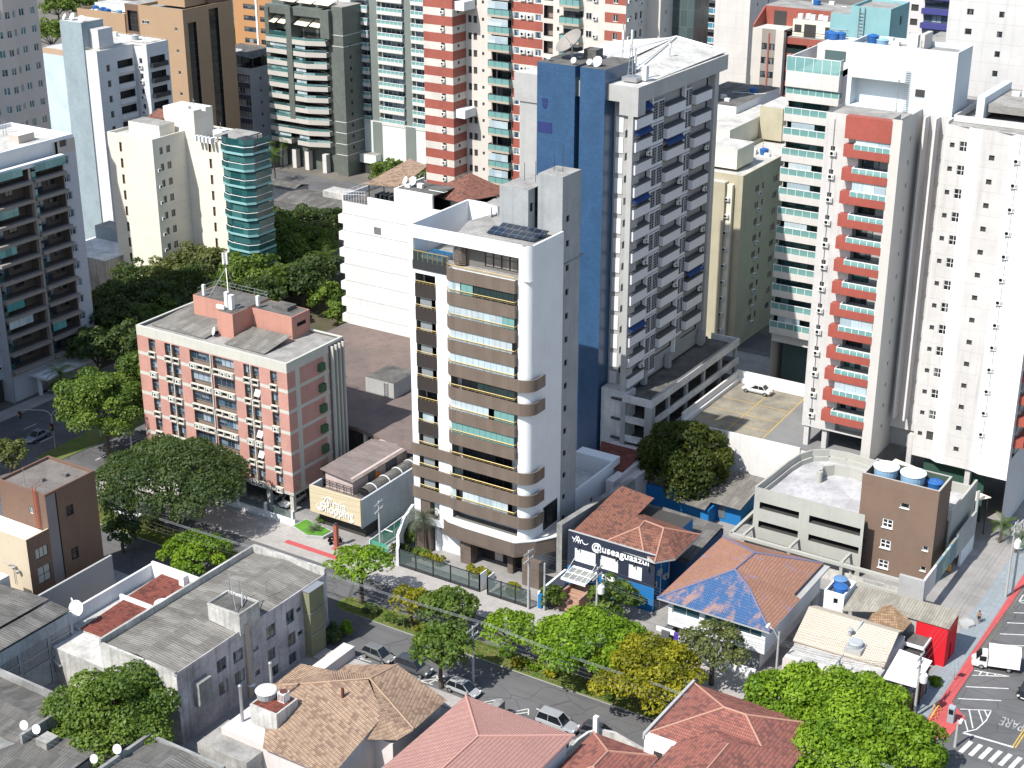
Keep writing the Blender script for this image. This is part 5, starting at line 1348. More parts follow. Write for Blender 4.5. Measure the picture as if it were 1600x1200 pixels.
M_glassg = tiled('grey_green_curtain_wall',(.06,.085,.085),(.1,.12,.12),1.4,3,.2,.2,.6,.05)
striped_tower()
M_offwj = paint('off_white_jointed',(.50,.49,.48),.14,.3,joint=2.72)
# ------------------------------------------------------------------ towers along the top right
t,zs = plain_block('apartment_tower','plain white slab tower behind the roof of the blue tower',-140,-132.2,300,314,64,M_offw,M_roofg,(),((3.5,.6),(9.0,.6)),60,3.1,12,.7)
def blue_rail_tower():
    t = thing('apartment_tower','narrow tower with pale blue balcony rails left of the white slab tower','apartment tower',(-146,318,0))
    b = MB(); closed(b,-150,-142.6,312,324,0,56,(),(),0,0,0,1); b.build('wall',[M_greyw,M_roofg],t)
    for k in range(9):
        z = 53-3.1*k; o = put(t,'balcony',cached('brt',lambda: (lambda m: (m.box(0,6.6,-1.2,0,0,.3),m.mesh('balcony',[M_offw]))[1])(MB())),'S',-149.4,z,312)
        inst('rail',rail_mesh(6.6,1.15,1.15,M_wmetal,M_bluegl,'brt'),o,(-149.4,312,z+.3),0); put(t,'window',win_mesh(5,1.9,M_dmetal,M_glassd,4,1),'S',-148.8,z+.35,312,-.03)
M_bluegl = clearglass('blue_rail_glass',(.10,.30,.42),.6)
blue_rail_tower()
def terracotta_tower():
    u0,u1,v0 = -125.6,-107.5,287
    t = thing('apartment_tower','terracotta and grey tower with paired windows and a row of condensers on its roof','apartment tower',(-116,294,0))
    zs = [43.6-2.75*k for k in range(9)]
    b = MB()
    def mf(x,z): return 1 if 2.0 < x < 4.9 else 0
    b.facade((u0,v0),(1,0),6.6,0,46.4,[(a,a+1.1,z-1.3,z,.2) for z in zs for a in (2.1,3.7)],0,0,3,mf,(2.0,4.9))
    b.box(-122.2,-121.9,v0-.12,v0,20,45.6,2)
    b.facade((-119.0,v0+1.2),(1,0),11.5,0,45,[(.2,4.4,z-1.6,z+.1,1.2) for z in zs]+[(5.0,9.0,z-1.6,z+.1,.6) for z in zs],2,3,3)
    b.facade((-119,v0),(0,1),1.2,0,46.4,(),0); b.box(u0,-119,v0+.02,v0+14,46,46.4,0); b.box(-119,u1,v0+1.25,v0+14,44.7,45,2,4); b.box(-125.5,-107.6,v0+5,v0+14,45,50.0,2,4)
    b.box(-118.2,-109.5,v0+2.2,v0+5,45,48.4,5,4); b.box(-117.8,-116.4,v0+2.1,v0+2.2,46.0,47.4,3); b.box(-115.8,-113.4,v0+2.1,v0+2.2,45.2,47.6,3); b.box(-111.5,-109.8,v0+2.1,v0+2.2,45.2,47.4,3); b.box(-123.4,-120.8,v0+4.9,v0+5,46.4,49.2,3)
    b.prism([(u0,v0),(u0+.3,v0),(u0+.3,v0+5),(u0,v0+5)],46.4,[47.0,47.0,49.8,49.8],2)
    b.facade((u0,v0+14),(0,-1),14,0,46,(),0); b.facade((u1,v0+1.2),(0,1),13,0,46,(),2); b.facade((u1,v0+14),(-1,0),18,0,46,(),0)
    b.build('wall',[M_creamw,M_taupeg,M_redbr2,M_innerd,M_roofg,M_cream3],t)
    for z in zs:
        for a in (2.1,3.7): put(t,'window',win_mesh(1.1,1.3,M_dmetal,M_glass,2,1),'S',u0+a,z-1.3,v0,.15)
        put(t,'rail',cached('tcr',lambda: (lambda m: (m.box(0,4.2,-.06,0,0,.9),m.mesh('rail',[M_rail_grey]))[1])(MB())),'S',-118.8,z-1.6,v0+1.2)
    b = MB()
    for i in range(7): b.box(-117.6+i*1.3,-116.7+i*1.3,v0+3.0+(i % 2)*.8,v0+3.8+(i % 2)*.8,48.4,49.3)
    b.build('condenser',M_acwhite,t)
    box_part(t,'roof_rail',M_dmetal,(u0+.3,-109,v0+1.3,v0+1.36,46.1,46.2),(u0+.3,-109,v0+1.3,v0+1.36,45.6,45.66))
M_taupeg = paint('taupe_grey_panel',(.27,.24,.215),.1,.1)
terracotta_tower()
def aqua_house():
    t = thing('roof_house','aqua painted tower top with a wall ladder and small window','tower',(-90,256,0))
    b = MB(); closed(b,-92.2,-85.4,250,259,0,58.4,(),[(4.8,5.8,55.2,56.6,.2)],0,0,2,1,par=.4); b.box(-96,-92.2,251,259,0,56.8,0,1); b.box(-88.6,-87.4,249.9,250,51.2,52.4,2)
    b.box(-85.4,-76,252,262,0,50.2,3,1); b.build('wall',[M_aqua,M_roofg,M_innerd,M_concl],t)
    b = MB()
    for k in range(14): b.box(-90.6,-89.8,249.7,249.76,50.4+k*.55,50.5+k*.55)
    b.box(-90.7,-90.6,249.6,249.8,50,58.4); b.box(-89.8,-89.7,249.6,249.8,50,58.4); b.tube((-95.6,250.6,54.2),(-92.4,249.8,54.4),.12,5); b.build('ladder',M_greyblue,t)
aqua_house()
dish(None,'lower white dish beside the aqua wall',(-93.6,247.2,50.4),.9,(-.4,-.8),M_dish,.4,arm=1.2)
dish(None,'upper white dish beside the aqua wall',(-92.4,248.6,51.4),.9,(-.3,-.8),M_dish,.5,arm=1.2)
def navy_stripe_tower():
    t = thing('apartment_tower','white tower with navy blue balcony bands at the very top right','apartment tower',(-103,336,0))
    b = MB(); closed(b,-109,-98.4,330,345,0,60,[(a,a+1.6,46.6-3*k-1.4,46.6-3*k,.2) for k in range(8) for a in (.6,)],(),0,0,2,1); b.build('wall',[M_greyw,M_roofg,M_innerd],t)
    for k in range(9):
        z = 48-3*k
        o = put(t,'balcony',cached('nst',lambda: (lambda m: (m.box(0,6.2,-1.2,0,0,1.1),m.mesh('balcony',[M_navyp]))[1])(MB())),'S',-105.8,z,330); put(t,'window',win_mesh(5.6,1.6,M_dmetal,M_glassb,4,1),'S',-105.5,z+1.2,330,-.03)
    box_part(t,'grey_wing',[M_greyw],(-119,-112,332,345,0,52),(-112,-109,331,345,0,49))
M_navyp = paint('navy_blue_band',(.05,.055,.19),.1,.1)
navy_stripe_tower()
t,zs = plain_block('apartment_tower','plain white tower with a few tiny windows in the top right corner',-67.2,-40,221,236,74,M_offwj,M_roofg,((2.6,.95),(7.1,.75),(22,.95)),(),68.9,2.72,20,.85,None,M_gframe,M_glassd)
box_part(t,'side_wing',[M_offw,M_roofg],(-72,-67.2,223,234,0,58.5,0,1),(-75.4,-72,226,236,0,55.2,0,1))
box_part(t,'corner_window',[M_glassd],*[(-67.4,-65.6,220.93,221.0,56.6-2.72*k,57.8-2.72*k) for k in range(4)])
# white houses and the yellow cream block behind the blue tower
def yellow_block():
    t = thing('apartment_block','yellow cream block with rows of small awning windows behind the blue tower','apartment block',(-108,252,0))
    zs = [28.2-2.95*k for k in range(9)]
    b = MB()
    E = [(a,a+w,z-1.1,z,.2) for z in zs for a,w in ((5.4,1.6),(8.2,.8),(13.0,1.8),(16.2,.9),(22.0,2.0))]
    closed(b,-112,-103.4,236,264,0,31.2,[(4.6,5.6,z-1.1,z,.2) for z in zs],E,0,0,1,2,par=.7)
    b.box(-112,-106,234.6,236,0,30.0,0,2); b.box(-106.4,-104.9,235.2,236,0,29.6,3)
    b.box(-112,-106.5,240,247,31,34.4,3,2); b.box(-112.5,-108,262.5,272,31,37,0,2); b.box(-108,-104,264,272,0,35.6,3,2)
    b.box(-118,-112.6,250,272,0,35.0,3,2); b.box(-128,-117,262,282,0,36.4,4,5)
    b.build('wall',[M_cream2,M_innerd,M_roofl,M_cream3,M_white,M_fib2],t)
    for z in zs:
        for a,w in ((5.4,1.6),(8.2,.8),(13.0,1.8),(16.2,.9),(22.0,2.0)): put(t,'window',win_mesh(w,1.1,M_gframe,M_beigegl,max(1,int(w/.7)),1),'E',236+a,z-1.1,-103.4,.15)
        put(t,'air_conditioner',ac_mesh(),'E',242.6,z-1.9,-103.4); put(t,'air_conditioner',ac_mesh(),'S',-106.1,z-1.4,235.2)
yellow_block()
dish(None,'pale dish standing on the yellow cream roof',(-108.6,248.6,31.2),.9,(-.4,-.7),M_dish,.5,arm=1.0)
dish(None,'white dish on the parapet behind the yellow cream roof',(-105.6,263.8,34.4),.8,(.2,-.9),M_dish,.4,arm=1.2)
# ------------------------------------------------------------------ teal balcony tower and the white tower with brick red balconies
def teal_balcony_tower():
    u0,u1,v0 = -90.0,-83.3,220.4
    t = thing('apartment_tower','white tower with long green glass balconies beside the brick red balconies','apartment tower',(-86,228,0))
    zs = [49.9-3.12*k for k in range(13)]
    b = MB(); holes = [(.1,6.6,z-.2,z+2.2,1.5) for z in zs]
    b.facade((u0,v0),(1,0),u1-u0,9.6,53,holes,0,1,1); b.facade((u1,v0),(0,1),14,0,53,[(1.5,2.5,z,z+1.2,.2) for z in zs]); b.facade((u1,v0+14),(-1,0),u1-u0,0,53); b.facade((u0,v0+14),(0,-1),14,0,53)
    b.face([(u0,v0,53),(u1+1.7,v0,53),(u1+1.7,v0+14,53),(u0,v0+14,53)],2); b.box(u1,u1+1.8,v0,v0+14,49,53)
    b.box(u0,u0+.25,v0,v0+18,53,55.3,3); b.box(u0+1.5,u1+1.6,v0+6.5,v0+14,53,56.2,3,4); b.box(-87.2,-83.9,v0+6.4,v0+6.5,53.9,55.4,1)
    b.box(-89,-84,v0+2.5,v0+14,0,9.6,1)
    b.build('wall',[M_offw,M_innert,M_roofl,M_greyw,M_roofw],t)
    rng = random.Random(8)
    for i,z in enumerate(zs):
        w = 8.4 if i == 0 else 6.8
        o = put(t,'balcony',cached(('tbt',w),lambda: (lambda m: (m.box(0,w,-1.1,0,-1.1,0),m.mesh('balcony',[M_offw]))[1])(MB())),'S',u0-.05,z-.05,v0)
        inst('rail',rail_mesh(w,1.05,1.05,M_wmetal,M_rail_teal,'tbt'),o,(u0-.05,v0,z-.05),0)
        put(t,'window',win_mesh(4.2,2.0,M_dmetal,M_teal,3,1),'S',u0+.5,z-.1,v0,1.45)
        if rng.random() < .4: put(t,'balcony_glazing',cached('tbtg',lambda: (lambda m: (m.box(1.2,4.9,-1.0,-.96,1.0,2.05),m.mesh('balcony_glazing',[M_curt]))[1])(MB())),'S',u0,z,v0)
    o = put(t,'terrace_slab',cached('tbts',lambda: (lambda m: (m.box(0,8.4,-1.3,0,0,2.4),m.mesh('terrace_slab',[M_offw]))[1])(MB())),'S',u0-.1,50.9,v0-.05)
    inst('rail',rail_mesh(8.4,1.25,2.2,M_wmetal,M_rail_teal,'tbt2',0.0,1.4),o,(u0-.1,v0-.05,53.3),0)
M_innert = plain('balcony_interior_teal',(.06,.10,.10),.6)
teal_balcony_tower()
def red_balcony_tower():
    t = thing('apartment_tower','tall white tower with stacked brick red balconies, largest building on the right','apartment tower',(-58,200,0))
    zs = [51.3-3.09*k for k in range(14)]                    # floor line of each balcony
    b = MB(); V = 190.0
    # left white wall with condensers, then the balcony shaft
    b.facade((-72.2,V),(1,0),3.2,10.6,54.8,[(.95,1.55,z-1.6,z-.9,.2) for z in zs],0,0,1)
    b.facade((-69.0,V),(1,0),6.0,10.6,54.8,[(1.6,5.9,z-.3,z+2.3,1.3) for z in zs]+[(.05,.75,z+1.4,z+2.1,.2) for z in zs],0,5,5)
    b.facade((-63.0,V-1.2),(1,0),1.3,7.6,55.2,(),2); b.facade((-61.7,V-1.2),(0,1),8,7.6,55.2,[(3.5,4.0,z+.5,z+1.1,.2) for z in zs],2,2,1); b.facade((-63.0,V+2),(0,-1),3.2,7.6,55.2,(),2)
    # recessed middle with two fins
    b.facade((-61.7,196.4),(1,0),4.2,10.5,54.6,[(2.5,3.1,z+.2,z+.85,.2) for z in zs],0,0,1)
    for u in (-60.9,-59.5,-57.9): b.box(u,u+.28,194.6,196.4,12.5,54.5,3)
    # right wing; brighter white on the bay strips paints in the sun they catch
    pts = [(-57.6,194.2),(-54.9,194.2),(-54.0,193.6),(-53.0,193.6),(-49.3,193.6),(-47.9,193.0),(-44.2,193.0)]
    for i,(p,q) in enumerate(zip(pts[:-1],pts[1:])):
        L = math.dist(p,q); e = ((q[0]-p[0])/L,(q[1]-p[1])/L); hs = []
        if i == 0: hs = [(.55,1.15,z-.05,z+.6,.2) for z in zs]+[(1.75,2.95,z-.4,z+.9,.2) for z in zs]
        if i == 3: hs = [(1.2,1.9,z-.9,z-.2,.2) for z in zs]
        b.facade(p,e,L,8.0,54.2,hs,(0,4,4,0,4,4)[i],0,1)
    b.facade((-44.2,193.0),(0,1),18,0,54.2,[(1.2,9.5,z-.4,z+2.2,1.2) for z in zs],3,1,5)
    b.box(-72.2,-57.6,197.6,211,7.6,54.4,0,6); b.box(-61.7,-57.6,196.5,197.6,10.5,54.5,0,6); b.box(-57.5,-44.3,196,211,8,54.0,0,6); b.box(-72.1,-63.1,191.4,197.6,10.6,54.4,0,6); b.face([(-57.5,194.3,54.15),(-47.9,193.2,54.15),(-44.3,193.1,54.15),(-44.3,196.2,54.15),(-57.5,196.2,54.15)],6)
    b.facade((-72.2,197.6),(0,-1),7.6,10.6,54.8,(),0); b.ring((-57.5,-44.3,196.1,210.9),.25,54.2,55.0,0)
    b.face([(-72.2,V,10.6),(-72.2,197.6,10.6),(-63,197.6,10.6),(-63,V,10.6)],0)
    # penthouse box with its recess and roof rim
    x0,x1,y0,y1,zt = -72.2,-57.9,196.5,202.5,62.7
    b.facade((x0,y0),(1,0),x1-x0,53.8,zt,[(.6,8.3,54.6,58.2,2.0)],7,7,7); b.facade((x1,y0),(0,1),6,53.8,zt,(),7); b.facade((x1,y1),(-1,0),x1-x0,53.8,zt,(),7); b.facade((x0,y1),(0,-1),6,53.8,zt,(),7)
    b.face([(x0,y0,zt-.6),(x1,y0,zt-.6),(x1,y1,zt-.6),(x0,y1,zt-.6)],6); b.ring((x0-.004,x1+.004,y0-.004,y1+.004),.25,zt-.6,zt+.04,7); b.box(-65.6,-64.2,199.4,200.4,zt-.6,zt+1.2,7); b.box(-63.8,-63.2,199,202.2,zt-.6,zt+1.4,2)
    b.box(-62.9,-61.7,y0-.1,y0-.01,56.7,57.6,1); b.box(-55.6,-54.6,199,211,54.2,57,7); b.box(-54.6,-44.5,200,211,55,56.0,6)
    # pilotis, ground level
    for u,v in ((-71.9,190.2),(-69.3,190.4),(-63.0,189.2),(-71.9,197),(-66,197),(-58.5,194.8),(-50,194)): b.box(u,u+.7,v,v+.9,0,10.6)
    b.box(-69,-58,197.2,197.5,7.6,10.6,5); b.box(-56,-47.5,195,195.3,0,8.2,8)
    b.build('wall',[M_towerw,M_innerd,M_shadew,M_greyw,M_brightw,M_innerlt,M_roofg,M_bluew,M_greenp],t)
    rng = random.Random(12)
    def bal():
        q = MB(); q.box(0,6.1,-1.3,0,-.55,-.05); q.box(0,6.1,-1.3,-1.15,-.05,.5); q.box(0,1.3,-1.3,-.02,-.05,1.05); q.box(5.95,6.1,-1.15,0,-.05,.5)
        return q.mesh('balcony',[M_redbr])
    bm = bal()
    def slab_top():
        q = MB(); q.box(0,6.1,-1.3,0,0,2.9); return q.mesh('balcony_roof_slab',[M_redbr])
    put(t,'balcony_roof_slab',slab_top(),'S',-69.05,52.0,V)
    for i,z in enumerate(zs):
        if z < 11.5 : continue
        zz = z-1.15
        o = put(t,'balcony',bm,'S',-69.05,zz,V)
        inst('rail',rail_mesh(4.75,1.2,.75,M_wmetal,M_rail_teal,'rbt',0.0,.95),o,(-67.7,V,zz+.5),0)
        put(t,'window',win_mesh(2.3,2.1,M_dmetal,rng.choice([M_teal,M_glassd,M_glass]),3,1),'S',-67.3,z-.3,V,1.25); put(t,'window',win_mesh(1.0,.8,M_wframe,M_glassd,2,1),'S',-64.5,z+.8,V,1.25)
        if rng.random() < .42: put(t,'balcony_glazing',cached('rbtg',lambda: (lambda m: ([m.box(1.5+k*1.5,2.97+k*1.5,-1.12,-1.08,1.25,2.6) for k in range(3)],m.mesh('balcony_glazing',[M_curt]))[1])(MB())),'S',-69.05,zz,V)
        put(t,'air_conditioner',ac_mesh(.9,.62),'S',-71.3,z-2.1,V); put(t,'air_conditioner',ac_mesh(.8,.5),'S',-68.95,z+1.1,V,.0)
        put(t,'window',win_mesh(1.2,1.3,M_wframe,M_glassd,2,2),'S',-55.85,z-.4,194.2,.15)
        put(t,'air_conditioner',ac_mesh(.9,.62),'S',-48.6,z-.7,193.2,-.02)
        o = put(t,'balcony',cached('rbt_e',lambda: (lambda m: (m.box(0,8.6,-1.3,0,-.55,.55),m.mesh('balcony',[M_redbr]))[1])(MB())),'E',194.1,zz,-44.2)
        inst('rail',rail_mesh(8.6,1.2,.75,M_wmetal,M_rail_teal,'rbte',0.0,1.2),o,(-44.2,194.1,zz+.5),math.pi/2)
    b = MB()
    for u in (-70.95,-48.0): b.tube((u,189.9 if u < -60 else 193.0,11),(u,189.9 if u < -60 else 193.0,54),.04,4)
    for k in range(22): b.box(-64.4,-63.7,196.3,196.36,53.8+k*.28,53.86+k*.28)
    b.tube((-65.2,196.4,53.8),(-65.2,196.4,58.6),.05,4)
    b.build('drain_pipe',M_gframe,t)
M_towerw = paint('tower_off_white',(.50,.485,.47),.2,.45,joint=3.09)
M_shadew = paint('shaft_grey',(.48,.46,.43),.1,.12)
M_bluew = paint('penthouse_bluish_white',(.50,.545,.58),.06,.1)
M_innerlt = paint('balcony_interior',(.34,.34,.33),.1,.0)
M_greenp = paint('dark_green_panel',(.03,.07,.05),.1,.1)
red_balcony_tower()
# ------------------------------------------------------------------ raised car park with the white car, ramp garage and its brown stair tower
def raised_lot():
    t = thing('parking_deck','raised parking deck with a long white retaining wall','parking deck',(-80,195,0))
    b = MB(); P = [(-89.4,187.6),(-71.4,188.2),(-63,188.6),(-63,206.4),(-89.4,206.4)]
    b.prism(P,0,7.6,0,1); b.build('deck',[M_deckw,M_decktop],t)
    b = MB(); b.prism([(-89.6,187.4),(-71.4,188.0),(-71.4,188.2),(-89.6,187.6)],0,7.95); b.box(-89.6,-89.3,187.6,206.4,0,9.2); b.box(-89.6,-72.4,206.4,206.7,0,9.4); b.box(-89.3,-88.9,187.6,206.4,7.6,8.2); b.box(-89.3,-77,206.0,206.4,7.6,8.3)
    b.build('parapet',M_deckw,t)
    b = MB()
    line((-77.4,188.6),(-78.0,205.8),.14,7.604,b); line((-88.6,195.2),(-77.6,195.2),.12,7.604,b); line((-88.6,199.6),(-77.8,199.6),.12,7.604,b); line((-83,188.8),(-83.2,205.8),.12,7.604,b); line((-88.6,191.4),(-77.5,191.4),.12,7.604,b)
    b.build('bay_lines',M_yellp,t)
    b = MB(); b.prism([(-77.3,188.4),(-63.2,188.8),(-63.2,206.2),(-77.9,206.2)],7.6,7.606); b.build('lane',M_asph2,t)
M_deckw = paint('deck_wall_white',(.62,.61,.59),.15,.35)
M_decktop = ground('deck_stained_concrete',(.26,.235,.185),(.15,.14,.12),.35,4)
raised_lot()
def ramp_garage():
    t = thing('parking_garage','grey ramp garage with a curved parapet and long dark openings','parking garage',(-60,178,0))
    u0,u1,v0 = -70.9,-47.0,171.6
    b = MB()
    b.facade((u0,v0),(1,0),15,0,9.05,[(.8,6.3,6.05,7.0,6),(7.7,14.6,5.9,6.95,6),(.8,6.35,3.3,4.25,6),(7.8,14.6,3.35,4.25,6),(.8,14.4,.5,1.6,6)],0,1,1)
    b.build('front_wall',[M_conclt,M_innerd],t)
    arc = [(-70.9,171.6),(-70.6,176.5),(-70.4,181),(-70.0,184),(-69.0,186.2),(-67.0,187.7),(-64.5,188.1),(-60,187.6),(-49.8,187.2)]
    b = MB()
    for p,q in zip(arc[:-1],arc[1:]):
        L = math.dist(p,q); nx,ny = (q[1]-p[1])/L*.25,-(q[0]-p[0])/L*.25
        b.prism([p,(p[0]+nx,p[1]+ny),(q[0]+nx,q[1]+ny),q],0 if q[1] < 187 else 5,9.05)
        b.prism([(p[0]+nx,p[1]+ny),(p[0]+nx*2.2,p[1]+ny*2.2),(q[0]+nx*2.2,q[1]+ny*2.2),(q[0]+nx,q[1]+ny)],7.4,8.1)
    b.build('curved_parapet',M_conclt,t)
    b = MB(); P = arc[1:] + [(-47.2,187.2),(-47.2,179.1),(-57.6,179.1),(-57.6,171.9),(-70.6,171.9)]
    b.prism([(x,y) for x,y in P][::-1],7.2,7.45,0,0); b.build('roof_deck',M_rampfloor,t)
    inner = [(-65.9,182.4),(-65.4,180.2),(-65.7,182.6),(-64.6,183.6),(-62.6,183.95),(-60,183.6),(-57.4,182.8)]
    inner = [(-65.5,180.6),(-65.8,182.2),(-64.6,183.5),(-62.6,183.9),(-60,183.6),(-57.4,182.9)]
    b = MB()
    for p,q in zip(inner[:-1],inner[1:]):
        L = math.dist(p,q); nx,ny = (q[1]-p[1])/L*.16,-(q[0]-p[0])/L*.16
        b.prism([(p[0]-nx,p[1]-ny),(p[0]+nx,p[1]+ny),(q[0]+nx,q[1]+ny),(q[0]-nx,q[1]-ny)],7.45,9.0)
    b.lathe((-65.5,180.4,7.45),[(.42,0),(.42,1.55)],10); b.build('inner_ramp_wall',M_conclt,t)
    b = MB(); b.box(-47.3,-47.0,178.8,189.4,0,8.9); b.box(-57.2,-47.3,187.2,187.5,5,8.8); b.build('side_wall',M_conclt,t)
    # open frame over the entrance in front
    b = MB()
    for u in (-70.8,-64.4,-57.3): b.tube((u,171.5,3.1),(u-.1,168.6,3.1),.22,4); b.box(u-.2,u+.2,168.4,168.8,0,3.3)
    b.box(-72.6,-47.6,168.3,168.8,2.75,3.15); b.box(-72.8,-72.4,168.4,176.6,2.75,3.15); b.box(-70.9,-56.6,169.5,169.6,0,2.2); b.box(-57,-47.6,168.2,168.5,.7,1.4)
    b.build('pergola',M_conclt,t)
    b = MB(); b.box(-71,-47,169.0,169.2,0,1.6,0); b.build('boundary_wall',M_old,t)
def brown_stair_tower():
    t = thing('stair_tower','brown tiled stair tower with three cross windows and water tanks on top','stair tower',(-52.5,176.8,0))
    b = MB(); S = [(3.15,4.5,z,z+1.2,.25) for z in (6.8,3.85,.95)]+[(5.2,6.35,10.1,10.75,.25)]+[(8.6,9.3,z,z+.6,.25) for z in (5.0,2.1)]
    b.facade((-57.5,174),(1,0),9.9,0,13.5,S,0,1,2); b.facade((-47.6,174),(0,1),5.0,0,13.5,(),0); b.facade((-47.6,179),(-1,0),9.9,0,13.5,(),0); b.facade((-57.5,179),(0,-1),5,0,13.5,(),0)
    b.face([(-57.5,174,12.2),(-47.6,174,12.2),(-47.6,179,12.2),(-57.5,179,12.2)],3)
    b.ring((-57.52,-47.58,173.98,179.02),.28,12.2,13.53,0,1); b.box(-57.2,-47.9,178.66,178.74,12.2,13.45,4)
    b.build('wall',[M_taupe,M_concl,M_innerd,M_roofd,M_greenp2],t)
    for z in (6.8,3.85,.95): put(t,'window',win_mesh(1.35,1.2,M_wframe,M_glassd,2,2,M_white,.12),'S',-54.35,z,174,.12)
    put(t,'window',win_mesh(1.15,.65,M_wframe,M_glassd,1,1,M_white),'S',-52.3,10.1,174,.15)
    for z in (5.0,2.1): put(t,'window',win_mesh(.7,.6,M_wframe,M_glassd,1,1,M_white),'S',-48.9,z,174,.15)
def water_tank(label,loc,r,h,top,body,group):
    t = thing('water_tank',label,'water tank',loc,0,group)
    b = MB(); b.lathe((0,0,0),[(r*.82,0),(r*.9,h*.3),(r*.95,h*.31),(r,h*.8)],20); b.build('body',body,t,world=False)
    b = MB(); b.lathe((0,0,h*.8),[(r*1.06,0),(r*1.06,h*.06),(r*.8,h*.14),(r*.25,h*.2),(r*.22,h*.23),(.02,h*.23)],20); b.build('lid',top,t,world=False,smooth=False)
M_conclt = paint('garage_concrete',(.37,.37,.335),.18,.22)
M_rampfloor = flatroof('ramp_floor',(.42,.42,.43),(.26,.26,.27),.25)
M_greenp2 = paint('tank_pit_green',(.05,.08,.06),.1,.1)
M_tankb = plain('tank_body_blue',(.22,.36,.50),.5)
ramp_garage(); brown_stair_tower()
water_tank('left one of two white lidded tanks on the brown stair tower',(-55.3,176.4,12.2),1.55,2.2,M_tankw,M_tankb,'water tanks')
water_tank('right one of two white lidded tanks on the brown stair tower',(-51.8,176.4,12.2),1.55,2.2,M_tankw,M_tankb,'water tanks')
water_tank('dark blue tank half hidden at the right of the stair tower roof',(-49.3,177.6,11.6),1.0,1.6,M_tank,M_tank,'water tanks')
t = thing('apartment_tower','plain grey tower just outside the left edge of the photo, shading the avenue','apartment tower',(-192,121,0)); b = MB(); zs = zrow(47,3,14)
closed(b,-206,-178.5,110,131,0,50,[(a,a+1.6,z,z+1.3,.2) for a in (3,8,13,18,23) for z in zs],[(a,a+1.6,z,z+1.3,.2) for a in (3,8,13,17) for z in zs],0,0,1,2); b.build('wall',[M_greyw,M_innerd,M_roofl],t)
